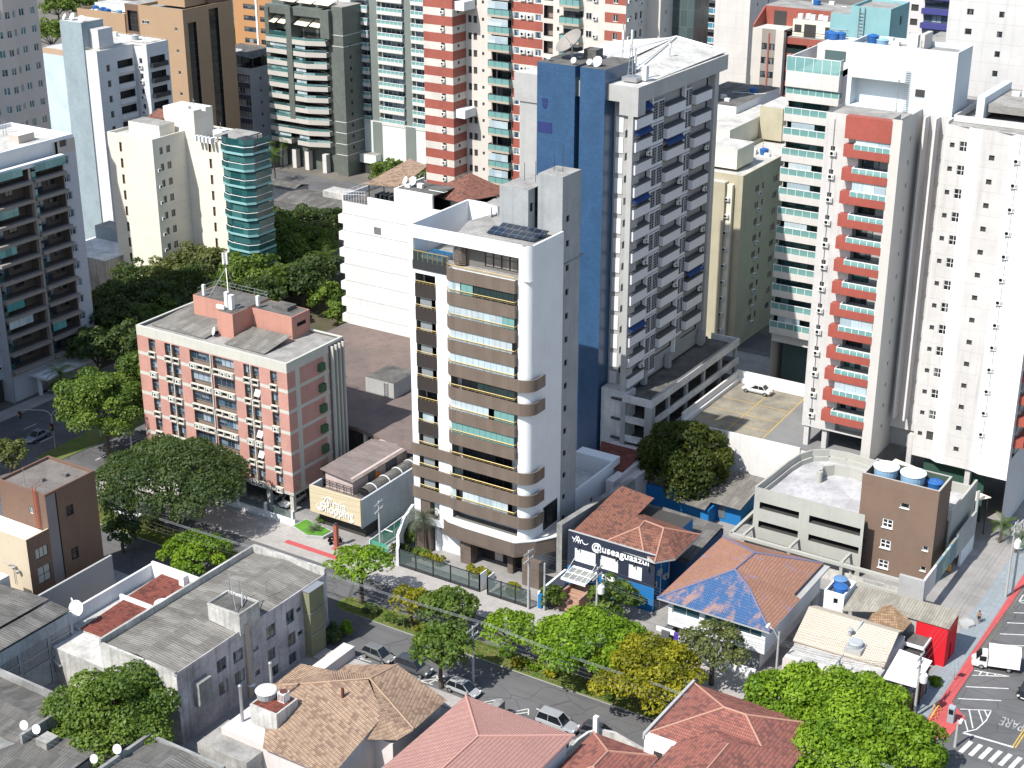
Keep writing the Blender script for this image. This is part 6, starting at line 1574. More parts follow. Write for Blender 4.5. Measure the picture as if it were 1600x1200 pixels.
# ------------------------------------------------------------------ low houses and shops
def store():
    t = thing('clothing_store','dark navy shop front with white lettering and three white framed display windows','store',(-80.3,154,0))
    b = MB(); V = 149.8
    hs = [(1.0,4.0,3.93,5.82,.18),(4.65,7.2,3.98,5.85,.18),(8.65,10.5,3.88,5.8,.18),(5.0,7.2,.3,2.2,.4),(1.5,3.9,.5,2.7,.8)]
    b.facade((-86.4,V),(1,0),12.25,.0,7.95,hs,0,0,2,lambda x,z: 1 if (z < 3.45 and x > 7.25) or (z < 3.0) else 0,(7.25,),(3.0,3.45))
    b.facade((-74.15,V),(0,1),.35,0,7.95,(),0); b.facade((-74.15,V+.35),(-1,0),12.25,5,7.95,(),0); b.face([(-86.4,V,7.95),(-74.15,V,7.95),(-74.15,V+.35,7.95),(-86.4,V+.35,7.95)],3)
    b.facade((-86.4,163),(0,-1),13.2,0,7.2,(),0); b.facade((-75.4,V+.35),(0,1),6.5,0,7.3,[(1.0,1.9,1,3,.2),(3.4,4.4,3.2,4.6,.2)],1,1,2)
    b.box(-86.3,-75.45,V+.4,162.8,0,6.9,1,2); b.box(-78,-73.2,156.5,167.5,0,4.0,4,2)
    b.build('wall',[M_navy,M_azure,M_innerd,M_concl,M_navyb],t)
    b = MB()                                              # two tiled roofs with a step between them
    hip = [(-86.3,150.1),(-79.9,150.1),(-79.9,162.6),(-86.3,162.6)]
    sheet(b,(-86.3,150.15,7.35),(-80.6,150.15,7.75),(-80.6,161.8,8.9),(-86.3,163.4,8.5),.12)
    A,B,C = (-77.7,152.2,9.75),(-77.9,154.0,9.8),(-75.2,153.9,9.6)
    e = [(-81.2,150.1,7.75),(-75.6,150.1,7.7),(-72.8,149.4,7.6),(-72.2,158,7.7),(-80.4,158.8,7.9),(-80.5,156.5,8.9)]
    b.face([e[0],(-75.9,150.1,7.7),A]); b.face([(-75.9,150.1,7.7),(-73.9,149.2,7.45),C,A]); b.face([(-73.9,149.2,7.45),(-72.2,151.3,7.45),C]); b.face([(-72.2,151.3,7.45),e[3],C])
    b.face([e[3],e[4],B,C]); b.face([A,C,B]); b.face([e[0],A,B,(-80.9,156.6,8.6)]); b.face([(-80.9,156.6,8.6),B,e[4]]); 
    b.face([(-81.2,150.1,7.2),(-73.9,149.2,7.2),(-72.2,151.3,7.2),(-72.2,158,7.2),(-80.4,158.8,7.2)][::-1],1)
    for p,q in ((( -73.9,149.2,7.45),(-72.2,151.3,7.45)),((-72.2,151.3,7.45),(-72.2,158,7.7)),((-75.9,150.1,7.7),(-73.9,149.2,7.45))): b.face([(p[0],p[1],7.2),(q[0],q[1],7.2),q,p],1)
    b.build('tiled_roof',[M_tmar,M_concl],t)
    b = MB(); ridge_caps(b,[(e[0],A),(A,B),(A,(-75.9,150.1,7.7)),(B,C),(C,(-73.9,149.2,7.45)),(C,(-72.2,158,7.7))],.12); b.build('ridge_tile',M_ridge,t)
    b = MB(); sheet(b,(-78.2,157.8,4.1),(-73.0,157.4,4.1),(-73.2,167.4,4.5),(-82.3,167.9,4.5),.08); b.build('sheet_roof',M_fib2,t)
    for a,w,z,h in ((1.0,3.0,3.93,1.89),(4.65,2.55,3.98,1.87),(8.65,1.85,3.88,1.92)): put(t,'display_window',win_mesh(w,h,M_white,M_screenw,1,1,None,.09),'S',-86.4+a,z,V,.12)
    box_part(t,'white_panel',M_white,(-81.4,-79.1,V-.06,V,2.55,3.25)); put(t,'window',win_mesh(2.2,1.9,M_wframe,M_glass,2,1),'S',-81.4,.3,V,.3)
    b = MB(); q = [(-85.3,2.75),(-82.0,2.75)]
    b.box(-85.5,-82.0,146.6,146.85,2.75,3.05); b.box(-85.5,-82.0,149.5,149.8,3.0,3.25)
    for k in range(5): x = -85.5+k*.855; b.prism([(x,146.7),(x+.08,146.7),(x+.08,149.6),(x,149.6)],[2.9,2.9,3.1,3.1],[3.02,3.02,3.22,3.22])
    b.prism([(-85.5,148.2),(-82,148.2),(-82,148.28),(-85.5,148.28)],3.02,3.12)
    b.prism([(-85.4,146.8),(-82.1,146.8),(-82.1,149.6),(-85.4,149.6)],[2.93,2.93,3.12,3.12],[2.95,2.95,3.14,3.14],1)
    b.tube((-85.3,147.0,3.05),(-85.3,149.7,4.4),.03,4); b.tube((-82.2,147.0,3.05),(-82.2,149.7,4.4),.03,4)
    b.build('entrance_canopy',[M_wmetal,M_canopyg],t)
    b = MB()
    for k in range(5): b.box(-84.6,-82.2,144.2+k*.7,149.7,.14+.22*k,.36+.22*k)
    b.box(-84.9,-84.6,145,149.7,.14,1.7); b.box(-82.2,-81.9,145,149.7,.14,1.7); b.build('entrance_steps',M_stepw,t)
    for u in (-84.8,-81.9,-79.4,-76.9,-75.0): box_part(t,'wall_spotlight',M_dmetal,(u,u+.14,V-.2,V,6.05,6.25),(u-.02,u+.16,V-.36,V-.2,5.75,6.15))
    me = text_mesh('lettering','@useaguaazul',1.3,.05,M_letterw,'LEFT',.012)
    xs = [v.co.x for v in me.vertices]; w = max(xs)-min(xs); s = 7.95/w
    text_obj('lettering',me,t,(-82.95,V-.06,6.32),'S',(s,1.05,1))
    b = MB(); Y = V-.06; p = lambda x,z: (-85.75+x,Y,6.62+z)
    for seg in ([(0,.62),(.36,.25),(.62,.92),(.95,.0)],[(.2,.0),(.42,.4),(.3,.5)],[(.5,.0),(.9,.95),(1.25,.02)],[(.62,.35),(1.1,.35)],[(.85,0),(1.1,.55)],[(1.2,.0),(1.28,.5),(1.45,.55),(1.55,.2),(1.8,.06),(2.1,.12),(2.3,.3)]): b.path([p(*q_) for q_ in seg],.05,6)
    b.build('shop_emblem',M_letterw,t)
    b = MB(); b.tube((-74.0,151.2,0),(-74.0,151.2,6.8),.06,5); b.tube((-74,153.4,3.2),(-74,153.4,6.8),.06,5); b.build('drain_pipe',M_metal,t)
    for v,z in ((151.6,2.2),(152.9,3.4),(154.6,2.0)): put(t,'air_conditioner',ac_mesh(),'E',v,z,-75.4)
M_navyb = paint('navy_blue_side',(.012,.05,.13),.12,.15)
M_ridge = plain('ridge_mortar',(.36,.20,.15),.8,.2)
M_screenw = plain('display_white',(.66,.70,.64),.4)
M_canopyg = clearglass('canopy_glass',(.28,.29,.27),.75)
M_stepw = paint('terracotta_step',(.36,.22,.16),.2,.2)
M_letterw = plain('lettering_white',(.82,.82,.82),.4)
store()
tag(box_part(None,'boundary_wall',[M_white,M_azure],(-86.9,-86.6,143.4,150,0,2.2),(-86.6,-86.1,143.0,143.5,0,2.0,1)),'low white wall with an azure end post left of the navy shop steps','wall')
def blue_roof_house():
    t = thing('house','white house whose hip roof is tiled orange with a blue painted front slope','house',(-63.3,152,0))
    x0,x1,y0,y1 = -70.5,-56.2,143.3,161.2; ze = 6.5
    A,B = (-63.8,150.0,9.1),(-63.5,155.0,9.1); c = [(x0,y0,ze),(x1,y0,ze),(x1,y1,ze),(x0,y1,ze)]; D = (-60.9,147.8,8.5)
    b = MB(); b.face([c[0],c[1],D,A],0); b.face([c[1],(x1,152,ze),D],1); b.face([(x1,152,ze),(x1-.9,152.2,ze+.25),B,A,D],1); b.face([(x1-.9,152.2,ze+.25),(x1-.9,y1,ze+.2),B],1); b.face([(x1-.9,y1,ze+.2),c[3],B],1); b.face([c[3],c[0],A,B],1)
    for k in range(4): p,q = c[k],c[(k+1) % 4]; b.face([(p[0],p[1],ze-.2),(q[0],q[1],ze-.2),q,p],2)
    b.face([(p[0],p[1],ze-.2) for p in c][::-1],2); b.build('tiled_roof',[M_tblue,M_torange,M_concl],t)
    b = MB(); ridge_caps(b,[(c[0],A),(A,D),(D,c[1]),(A,B),(B,(x1-.9,y1,ze+.2)),(B,c[3])],.13); b.build('ridge_tile',M_bluridge,t)
    b = MB(); V = 144.2
    b.facade((-69.4,V),(1,0),12.3,2.9,6.3,[(.5,4.0,4.55,6.2,.3),(4.6,11.8,4.75,6.2,.3)],0,0,2); b.facade((-57.1,V),(0,1),16.6,2.9,6.3,(),0); b.facade((-69.4,160.8),(0,-1),16.6,0,6.3,(),0); b.facade((-57.1,160.8),(-1,0),12.3,0,6.3,(),0); b.box(-69.4,-57.1,V,160.8,2.85,2.9)
    b.facade((-69.0,V+1.0),(1,0),11.0,0,2.9,[(2.6,4.2,.1,2.3,.3),(6.2,8.6,.1,2.3,.3)],3,3,2); b.facade((-58.0,V+1),(0,1),15.4,0,2.9,(),0)
    b.box(-69.6,-68.6,V-1.2,V+2,0,2.6,4); b.build('wall',[M_white,M_tealwall,M_innerd,M_greyw2,M_greyd],t)
    put(t,'window',win_mesh(3.5,1.65,M_wframe,M_teal2,2,1),'S',-68.9,4.55,V,.25); put(t,'window',win_mesh(7.2,1.45,M_wframe,M_teal2,5,1),'S',-64.8,4.75,V,.25)
    me = text_mesh('lettering','nn',1.6,.12,M_letterw,'LEFT',.02); text_obj('lettering',me,t,(-65.1,V-.1,3.75))
    me = text_mesh('lettering','H',1.5,.12,M_red,'LEFT',.02); text_obj('lettering',me,t,(-62.7,V-.1,3.75)); me = text_mesh('lettering','n',1.6,.12,M_letterw,'LEFT',.02); text_obj('lettering',me,t,(-61.4,V-.1,3.75))
    box_part(t,'sign_panel',[M_white,M_signviolet],(-70.4,-68.0,143.2,143.35,2.2,2.8),(-68.0,-67.4,143.1,143.35,.6,2.7,1),(-67.4,-67.1,143.1,143.4,.2,2.7))
    tag(box_part(None,'boundary_wall',M_white,(-67.0,-57.5,142.9,143.15,0,1.3)),'low white wall in front of the blue roofed house','wall')
M_bluridge = plain('ridge_blue',(.13,.135,.22),.8)
M_teal2 = plain('shop_window_teal',(.03,.11,.13),.12,.6)
M_signviolet = plain('violet_sign',(.08,.04,.30),.5)
blue_roof_house()
def cream_roof_house():
    t = thing('house','house with a pale cream tiled roof and white flat canopies at the street corner','house',(-48,149,0))
    b = MB(); sheet(b,(-54.7,146.6,4.3),(-44.0,146.8,4.3),(-44.4,152.4,5.7),(-55.2,152.3,5.7),.15); sheet(b,(-44.4,152.4,5.72),(-44.6,154.8,4.7),(-55.2,154.6,4.7),(-55.2,152.3,5.72),.15); b.build('tiled_roof',M_tcream,t)
    b = MB(); sheet(b,(-48.7,154.2,4.9),(-44.5,153.4,4.9),(-44.2,156.4,5.1),(-46.8,157.0,6.1),.1); sheet(b,(-48.9,157.6,5.0),(-48.7,154.2,4.9),(-46.8,157,6.1),(-46.9,157.3,6.05),.1); b.build('hip_roof',M_told,t)
    b = MB(); b.box(-54.4,-43.9,143.0,147.2,0,3.4); b.box(-54.2,-52.4,142.9,143.6,0,4.3); b.box(-52.2,-44,142.94,143,.3,2.3,2); b.box(-54.6,-44.2,146.8,154.4,0,4.2); b.box(-44,-40.3,144.8,154,0,.2,3)
    b.box(-44,-41.9,150.6,154.2,0,2.8,2); b.box(-54.4,-43.9,143.0,147.0,3.4,3.9,0,3); b.build('wall',[M_pinkwhite,M_white,M_innerd,M_roofl],t)
    b = MB(); sheet(b,(-43.5,145.3,3.9),(-39.85,145.5,3.9),(-39.9,151.0,4.25),(-43.8,151.4,4.25),.12); b.build('white_canopy',M_brightw,t)
    for u,v in ((-40.0,145.7),(-40.0,148),(-40.1,150.6),(-43.2,145.6)): b = MB(); b.tube((u,v,0),(u,v,3.9),.08,5); b.build('canopy_post',M_dmetal,t)
    b = MB(); b.box(-40.5,-40.2,142.8,150.2,0,2.4,0)
    for k in range(6): b.box(-40.25,-40.15,142.8,150.2,.2+.38*k,.42+.38*k,1)
    b.build('slat_fence',[M_innerd,M_woodf],t)
    b = MB(); b.box(-44.2,-41.9,154.4,158.8,3.1,3.4,1,0); b.box(-42.0,-41.85,154.35,158.8,3.1,3.5,1); b.box(-44.2,-41.9,154.3,154.45,3.1,3.5,1); b.box(-44,-42.2,154.6,158.6,0,3.1,2); b.build('black_roof_room',[M_roofd,M_white,M_innerd],t)
    b = MB(); b.box(-48.9,-46.9,147.2,149.2,4.4,5.0,0); b.lathe((-47.9,148.2,5.0),[(.8,0),(.86,.5),(.7,.62)],16,1); b.lathe((-49.2,149.8,4.9),[(.22,0),(.22,.9),(.4,.95),(.3,1.15)],10,0); b.tube((-48.9,149.9,5.0),(-48.6,152.3,5.9),.09,6,1); b.build('roof_tank',[M_concl,M_tankc],t)
M_pinkwhite = paint('pinkish_white_wall',(.56,.51,.49),.15,.3)
M_woodf = plain('wood_slat',(.20,.10,.05),.6)
M_tankc = plain('grey_tank',(.34,.37,.38),.5)
cream_roof_house()
def red_shop():
    t = thing('shop_building','bright red shop with a pale corrugated roof beside the corner house','shop',(-46,158,0))
    b = MB(); b.facade((-43.8,156.9),(1,0),3.7,0,5.35,(),0); b.facade((-40.1,156.9),(0,1),4.0,0,5.5,[(1.6,2.3,.2,2.4,.2)],0,0,1); b.box(-52,-40.3,157,160.8,0,5.0,2); b.build('wall',[M_red,M_innerd,M_concl],t)
    b = MB(); sheet(b,(-44.6,156.75,5.38),(-39.95,156.75,5.38),(-39.95,161,5.62),(-52.1,160.3,5.62),.1); sheet(b,(-51.9,154.3,5.2),(-48.2,156.2,5.28),(-44.6,156.75,5.38),(-52.1,160.3,5.62),.1); b.build('sheet_roof',M_fib3,t)
red_shop()
def tank_house():
    t = thing('tank_house','small white tank house with a dark doorway beside the cream roof','tank house',(-53.6,158,0))
    b = MB(); b.facade((-55.0,156.5),(1,0),2.5,0,5.9,[(1.2,1.75,4.4,5.2,.3)],0,0,1); b.facade((-52.5,156.5),(0,1),3.9,0,5.9,(),0); b.facade((-52.5,160.4),(-1,0),2.5,0,5.9,(),0); b.facade((-55,160.4),(0,-1),3.9,0,5.9,(),0)
    b.face([(-55,156.5,5.3),(-52.5,156.5,5.3),(-52.5,160.4,5.3),(-55,160.4,5.3)],2); b.ring((-55.01,-52.49,156.49,160.41),.2,5.3,5.92,0); b.build('wall',[M_white,M_dark,M_roofd],t)
tank_house()
water_tank('bright blue tank nearest the cream tiled roof',(-53.4,157.6,5.4),.85,1.15,M_tank,M_tank,'blue roof tanks')
water_tank('paler blue tank behind the bright blue one by the cream roof',(-54.1,159.3,5.4),.8,1.15,plain('faded_blue_tank',(.10,.20,.36),.5),M_tank,'blue roof tanks')
def back_houses():
    t = thing('annex','white annex with small windows behind the middle tower','annex',(-93,163,0))
    b = MB(); b.box(-98,-92.2,161.5,173.5,0,4.8,1,2); b.facade((-92.0,156.4),(0,1),15.2,0,7.0,[(2.4,3.2,2.2,3.2,.2),(5.6,6.4,3.0,4.0,.2),(9,9.7,3.2,4.2,.2)],0,0,3); b.box(-92.3,-92.02,156.4,171.6,4.8,7.0); b.box(-98,-92,171.6,173.6,0,7.2); b.box(-92,-90.2,157,161,0,3.8,0,4)
    b.build('wall',[M_white,M_greyd,M_roofl,M_dark,M_fib2],t)
    t = thing('rear_house','small rear house with a brown tiled roof and pale party wall behind the navy shop','house',(-91,174,0))
    b = MB(); b.box(-91.2,-90.0,168.2,176,0,6.0); b.box(-97,-91.2,172.6,181,0,5.6); b.box(-90,-88.8,170,176,0,5.2); b.build('wall',M_pinkwhite,t)
    b = MB(); sheet(b,(-95,172.4,6.0),(-90.4,171.4,6.1),(-90.6,177.6,6.7),(-97.2,177.6,6.7),.12); b.build('tiled_roof',M_tbrown,t)
    t = thing('party_wall','long stained grey wall climbing between the white annex and the red tiled shop roof','wall',(-87.6,158,0))
    b = MB(); b.prism([(-88.4,150.4),(-87.6,150.4),(-87.6,170),(-88.4,170)],0,[8.1,8.1,6.4,6.4]); b.build('wall',M_oldgrey,t)
    t = thing('rear_house','azure blue walled rear house with a grey sheet roof below the big dark tree','house',(-82,176,0))
    b = MB(); b.box(-89.5,-79.2,175.6,176,0,3.0); b.box(-79.0,-74.6,176.2,184,0,3.1); b.box(-77.9,-76.9,176.1,176.2,.6,2.4,1); b.box(-79.4,-78.2,173.6,176,0,2.6,0); b.build('wall',[M_azure,M_glass],t)
    b = MB(); sheet(b,(-79.6,175.0,3.2),(-74.2,175.0,3.2),(-74.4,184.2,4.0),(-80.6,184.2,4.0),.08); sheet(b,(-83.6,173.2,3.0),(-78.4,172.8,3.0),(-78.6,175.4,3.2),(-83.8,175.8,3.2),.08); b.build('sheet_roof',M_fib,t)
back_houses()
# ------------------------------------------------------------------ houses along the near side of the street
def tan_house():
    t = thing('house','sprawling house with a weathered tan tiled roof of several slopes','house',(-89,107,0))
    b = MB()
    def F(*p,m=0): b.face(p,m)
    r1a,r1b = (-91.2,108.6,7.0),(-83.2,109.0,7.2)                   # ridge of the front roof
    F((-99.2,107.9,4.3),(-92.2,98.4,4.3),(-83.4,98.4,4.3),(-83.4,107.2,6.4),(-87.9,110.6,7.25),r1a)   # big front slope
    F((-98.6,107.6,4.5),r1a,(-94.4,112.4,5.2),(-98.9,112.6,4.4)); F(r1a,(-87.9,110.9,7.25),(-90,112.6,6.2),(-94.4,112.4,5.2))
    a,c = (-87.9,110.9,7.25),(-87.3,115.0,7.0)                      # rear roof, ridge towards the street
    F(a,(-80.0,107.6,5.6),(-81.0,115.2,4.6),c); F(c,(-94.4,115.0,4.5),(-94.4,111.8,4.6),(-90,112.6,6.2),a); F((-81,115.2,4.6),(-87,116.2,4.8),c); F((-94.4,115,4.5),c,(-87,116.2,4.8))
    F(a,(-83.4,107.0,6.4),(-83.4,104.2,5.3),(-81.0,106.2,4.9),(-80.0,107.6,5.6))
    b.build('tiled_roof',[M_ttan],t)
    b = MB(); b.box(-98.4,-83.7,99,111.6,0,4.2); b.box(-93.8,-81.4,106,114.6,0,4.4); b.prism([(-83.75,99),(-83.65,99),(-83.65,108),(-83.75,108)],0,[4.15,4.15,6.4,6.4]); b.build('wall',M_pinkwhite,t)
    b = MB(); ridge_caps(b,[((-87.9,110.9,7.25),(-80.0,107.8,5.7)),(a,c),(r1a,(-98.4,107.5,4.5)),(r1a,a)],.1); b.build('ridge_tile',M_ridget,t)
    b = MB(); b.tube((-88.8,107.4,6.4),(-88.8,107.4,7.7),.17,8); b.build('flue_pipe',M_rustpipe,t)
    b = MB(); b.box(-96.2,-92.6,101.2,104.6,3.4,6.6,0); b.box(-96.0,-92.8,101.4,104.4,6.3,6.62,1); b.box(-99.5,-92.8,96.5,101.3,0,3.4,0,2); b.build('tank_platform',[M_old,M_tbrown,M_roofg],t)
    b = MB(); b.tube((-97.2,101.0,3.4),(-97.2,101.0,8.4),.17,8); b.lathe((-97.2,101.0,8.4),[(.22,0),(.22,.25),(.05,.35)],8); b.build('chimney_pipe',M_metal,t)
    b = MB(); b.tube((-96.1,104.6,6.4),(-96.1,104.6,9.6),.17,8); b.lathe((-96.1,104.6,9.6),[(.22,0),(.22,.25),(.05,.35)],8); b.build('chimney_pipe',M_metal,t)
M_ridget = plain('ridge_tan',(.33,.23,.16),.8,.2)
M_rustpipe = plain('rusty_flue',(.10,.03,.02),.8)
tan_house()
t = thing('water_tank','open grey tank with a pale crusted lid on the tan roof platform','water tank',(-95.6,103.2,6.6),0,'water tanks'); b = MB(); b.lathe((0,0,0),[(1.0,0),(1.15,.8)],18); b.build('body',M_tankc,t,world=False); b = MB(); b.lathe((0,0,.8),[(1.2,0),(1.1,.14),(.3,.25),(.02,.25)],18); b.build('lid',M_roofw,t,world=False)
t = thing('condenser_unit','boxy cooling unit with a rusty top beside the tank on the tan roof','air conditioner',(-93.6,103.6,6.6)); b = MB(); b.box(-.45,.45,-.45,.45,0,1.1); b.build('case',M_acwhite,t,world=False); b = MB(); b.lathe((0,0,1.1),[(.4,0),(.4,.12)],12); [b.box(-.35+.18*k,-.27+.18*k,-.47,-.45,.15,.95) for k in range(5)]; b.build('grille',M_rustpipe,t,world=False)
def hip_house(name,label,x0,x1,y0,y1,ze,zr,tile,wall,ins=None,axis=None,ext=None,fmi=M_concl):
    t = thing(name,label,'house',((x0+x1)/2,(y0+y1)/2,0)); b = MB()
    (A,B),c = hip_roof(b,x0,x1,y0,y1,ze,zr,.0,0,.18,ins,axis,1); segs = [(c[0],A),(A,B)]
    if axis == 'x': segs += [(c[3],A),(c[1],B),(c[2],B)]
    else: segs += [(c[1],A),(c[2],B),(c[3],B)]
    if ext:
        (A2,B2),c2 = hip_roof(b,ext[0],ext[1],ext[2],ext[3],ext[4],ext[5],.0,0,.18,ext[6],ext[7],1)
        segs += [(A2,B2),(c2[0],A2),(c2[1],A2)]
    b.build('tiled_roof',[tile,fmi],t)
    b = MB(); ridge_caps(b,segs,.13); b.build('ridge_tile',M_ridgep if tile == M_tpink else M_ridge,t)
    b = MB(); b.box(x0+.6,x1-.6,y0+.6,y1-.6,0,ze-.15)
    if ext: b.box(ext[0]+.6,ext[1]-.6,ext[2]+.6,ext[3]-.6,0,ext[4]-.17)
    b.build('wall',wall,t); return t
M_ridgep = plain('ridge_pink',(.45,.25,.21),.8,.2)
hip_house('house','house with a large clean pink tiled hip roof at the bottom of the photo',-78.6,-65.3,88,115.3,6.0,8.0,M_tpink,M_white,7.7,'y')
M_tred = rooftile('clay_tile_red',(.30,.115,.09),(.36,.15,.115),(.11,.055,.05),.85)
t = hip_house('house','house with a red tiled hip roof flecked with dark tiles and a white gable',-59.2,-45.2,119.8,130.3,6.0,8.1,M_tred,M_white,5.8,'x',(-56.2,-44.6,98,125.4,6.03,8.1,5.8,'y'))
box_part(t,'gable_wall',M_white,(-59.3,-55.9,119.0,119.7,0,6.1)); put(t,'window',win_mesh(2.2,1.6,M_wframe,M_glassd,2,1),'S',-58.2,3.2,119.0,-.03); box_part(t,'parapet',M_concl,(-59.5,-59.2,119,130.4,5.6,6.35))
hip_house('house','small house with a dark flecked red hip roof behind a curved white wall',-65.4,-57.6,108.5,119.3,4.0,5.5,M_tred,M_white,3.9,'y')
b = MB(); P = [(-59.2,121.3),(-64.6,122.6),(-66.2,122.3),(-67.0,121.2),(-67.3,119.4),(-67.2,114)]
for p,q in zip(P[:-1],P[1:]):
    L = math.dist(p,q); nx,ny = (q[1]-p[1])/L*.15,-(q[0]-p[0])/L*.15; b.prism([(p[0]-nx,p[1]-ny),(q[0]-nx,q[1]-ny),(q[0]+nx,q[1]+ny),(p[0]+nx,p[1]+ny)],0,2.3)
tag(b.build('garden_wall',M_old),'curved grey white garden wall round the corner of the small red house','wall')
tag(box_part(None,'gate_pillar',M_white,(-66.6,-66.1,121.4,121.9,0,4.2)),'slim white pillar rising beside the street at the small red house','pillar')
b = MB(); b.prism([(-80.2,92),(-79.6,92),(-79.6,116.5),(-80.2,116.5)],0,[4.6,4.6,3.6,3.6]); tag(b.build('boundary_wall',M_oldgrey),'long dark grey wall between the tan roof and the pink roof','wall')
b = MB(); b.box(-78.6,-67.8,118.2,118.5,0,2.2); b.box(-78.6,-77.6,118.5,121.4,0,2.2); b.box(-76.5,-73,118.1,118.2,.3,2.6,1); tag(b.build('boundary_wall',[M_oldgrey,M_greyblue]),'grey street wall in front of the pink roofed house','wall')
# old white apartment house with the fibre-cement roof
def old_apartments():
    t = thing('apartment_block','stained old white apartment house under a grey corrugated roof','apartment block',(-109.5,111,0))
    U1 = -104.0
    wins = [(6.0,1.5,5.5,1.6),(6.0,1.5,2.6,1.6),(8.6,1.6,5.3,1.5),(8.6,1.6,2.5,1.6),(11.8,.9,5.1,.6),(11.8,.9,1.9,.7),(14.1,1.6,5.4,1.7),(14.1,1.3,2.6,1.5),(14.2,1.6,.3,1.3),(17.6,1.4,5.6,1.7),(17.6,1.4,2.6,1.7),(17.6,1.4,.2,1.4),(19.4,.9,6.3,.6),(19.4,.9,3.2,.6)]
    b = MB(); b.facade((-115.2,98.8),(1,0),11.2,0,8.6,[(7.0,9.5,5.0,6.6,.2)],0,0,2); b.facade((U1,98.8),(0,1),25.0,0,8.9,[(a,a+w,z,z+h,.22) for a,w,z,h in wins],1,1,2); b.facade((U1,123.8),(-1,0),11.2,0,9.2,(),0); b.facade((-115.2,123.8),(0,-1),25,0,9.0,(),0)
    b.box(-115.3,-115.0,98.8,123.8,8.6,9.4); b.box(-115,-104,123.5,123.85,8.6,9.6); b.box(-115,-104.2,98.75,99.05,8.55,8.95); b.box(-104.3,-103.95,98.8,123.8,8.5,8.75,1)
    b.box(-108.4,-103.8,108.6,111.9,8.4,10.9,0,3); b.ring((-108.45,-103.75,108.55,111.95),.2,10.9,11.15,0); b.box(-103.95,-103.7,109.3,109.9,0,9.4,4)
    b.build('wall',[M_old,M_oldlilac,M_innerd,M_roofd,M_beigest],t)
    b = MB(); sheet(b,(-115,99.1,8.6),(-109.8,99.1,9.15),(-109.8,123.4,9.15),(-115,123.4,8.6),.08); sheet(b,(-109.8,99.1,9.15),(-104.3,99.1,8.6),(-104.3,123.4,8.6),(-109.8,123.4,9.15),.08); b.build('sheet_roof',M_fib,t)
    for a,w,z,h in wins: put(t,'window',win_mesh(w,h,M_gframe,M_glass,2 if w > 1 else 1,1),'E',98.8+a,z,U1,.16)
    b = MB()
    for k,z in enumerate((6.0,3.1,.2)): b.box(U1,U1+1.0,119.4,122.0,z,z+2.75,0)
    for z in (5.95,3.05,8.8): b.box(U1,U1+1.1,119.3,122.1,z-.06,z,1)
    b.build('enclosed_balcony',[M_cagegreen,M_metal],t)
    b = MB(); b.box(U1,U1+.9,101.0,103.0,3.6,6.6,0); b.build('lean_to_box',[M_oldgrey],t)
    b = MB(); b.tube((-107.4,111.2,11.0),(-107.4,111.2,14.2),.05,4); b.tube((-107.4,111.2,14.0),(-104.6,109.0,11.2),.05,4); b.tube((-108.2,113.6,9),(-108.2,113.6,11.6),.05,4); b.tube((-106.4,116,9),(-106.4,116,11),.05,4); b.tube((-104.8,110.2,11),(-105.8,111.4,11.9),.08,5); b.build('roof_antenna',M_metal,t)
    put(t,'wall_dish',cached('walldish',lambda: (lambda m: (m.lathe((0,-.3,0),[(.02,0),(.3,.05),(.5,.2)],12),m.mesh('wall_dish',[M_dish]))[1])(MB())),'E',109.6,1.4,U1)
M_oldlilac = paint('lilac_stained_wall',(.50,.47,.48),.45,.9,scol=(.05,.048,.05))
M_cagegreen = paint('mossy_panel',(.20,.20,.12),.3,.5)
old_apartments()
def red_lean_house():
    t = thing('house','narrow house with a dark red ribbed roof behind white parapets left of the old apartments','house',(-121,111,0))
    b = MB(); sheet(b,(-124.0,103.8,5.2),(-116.0,104.0,5.2),(-116.0,117,6.0),(-124.0,117,6.0),.1); b.build('tiled_roof',M_tbrown,t)
    b = MB(); b.box(-125.6,-115.4,117,117.3,0,7.2); b.box(-120.4,-119.6,116.2,117,5.5,7.2); b.box(-125.9,-125.6,103.6,117.3,0,6.8); b.box(-124.6,-115.5,110.6,110.9,4.8,6.1); b.box(-125.6,-115.4,99.8,103.8,0,4.8,1,2); b.box(-125.5,-115.4,103.8,117,0,5.0,1); b.build('wall',[M_white,M_old,M_roofl],t)
    b = MB(); b.tube((-125.4,104.2,6.8),(-125.4,104.2,8.6),.05,4); b.path([(-125.4,104.2,8.6),(-124.7,104.0,8.2)],.05,4); b.build('pipe',M_wmetal,t)
red_lean_house()
dish(None,'large white dish at the low end of the dark red ribbed roof',(-124.6,104.2,6.0),.95,(.2,-.9),M_dish,.45,arm=1.5)
t = thing('water_tank','round white lidded tank on the dark red ribbed roof','water tank',(-118.4,111.4,5.7),0,'water tanks'); b = MB(); b.lathe((0,0,0),[(.8,0),(.9,.8)],16); b.build('body',M_tankb,t,world=False); b = MB(); b.lathe((0,0,.8),[(1.0,0),(.95,.12),(.3,.25)],16); b.build('lid',M_tankw,t,world=False)
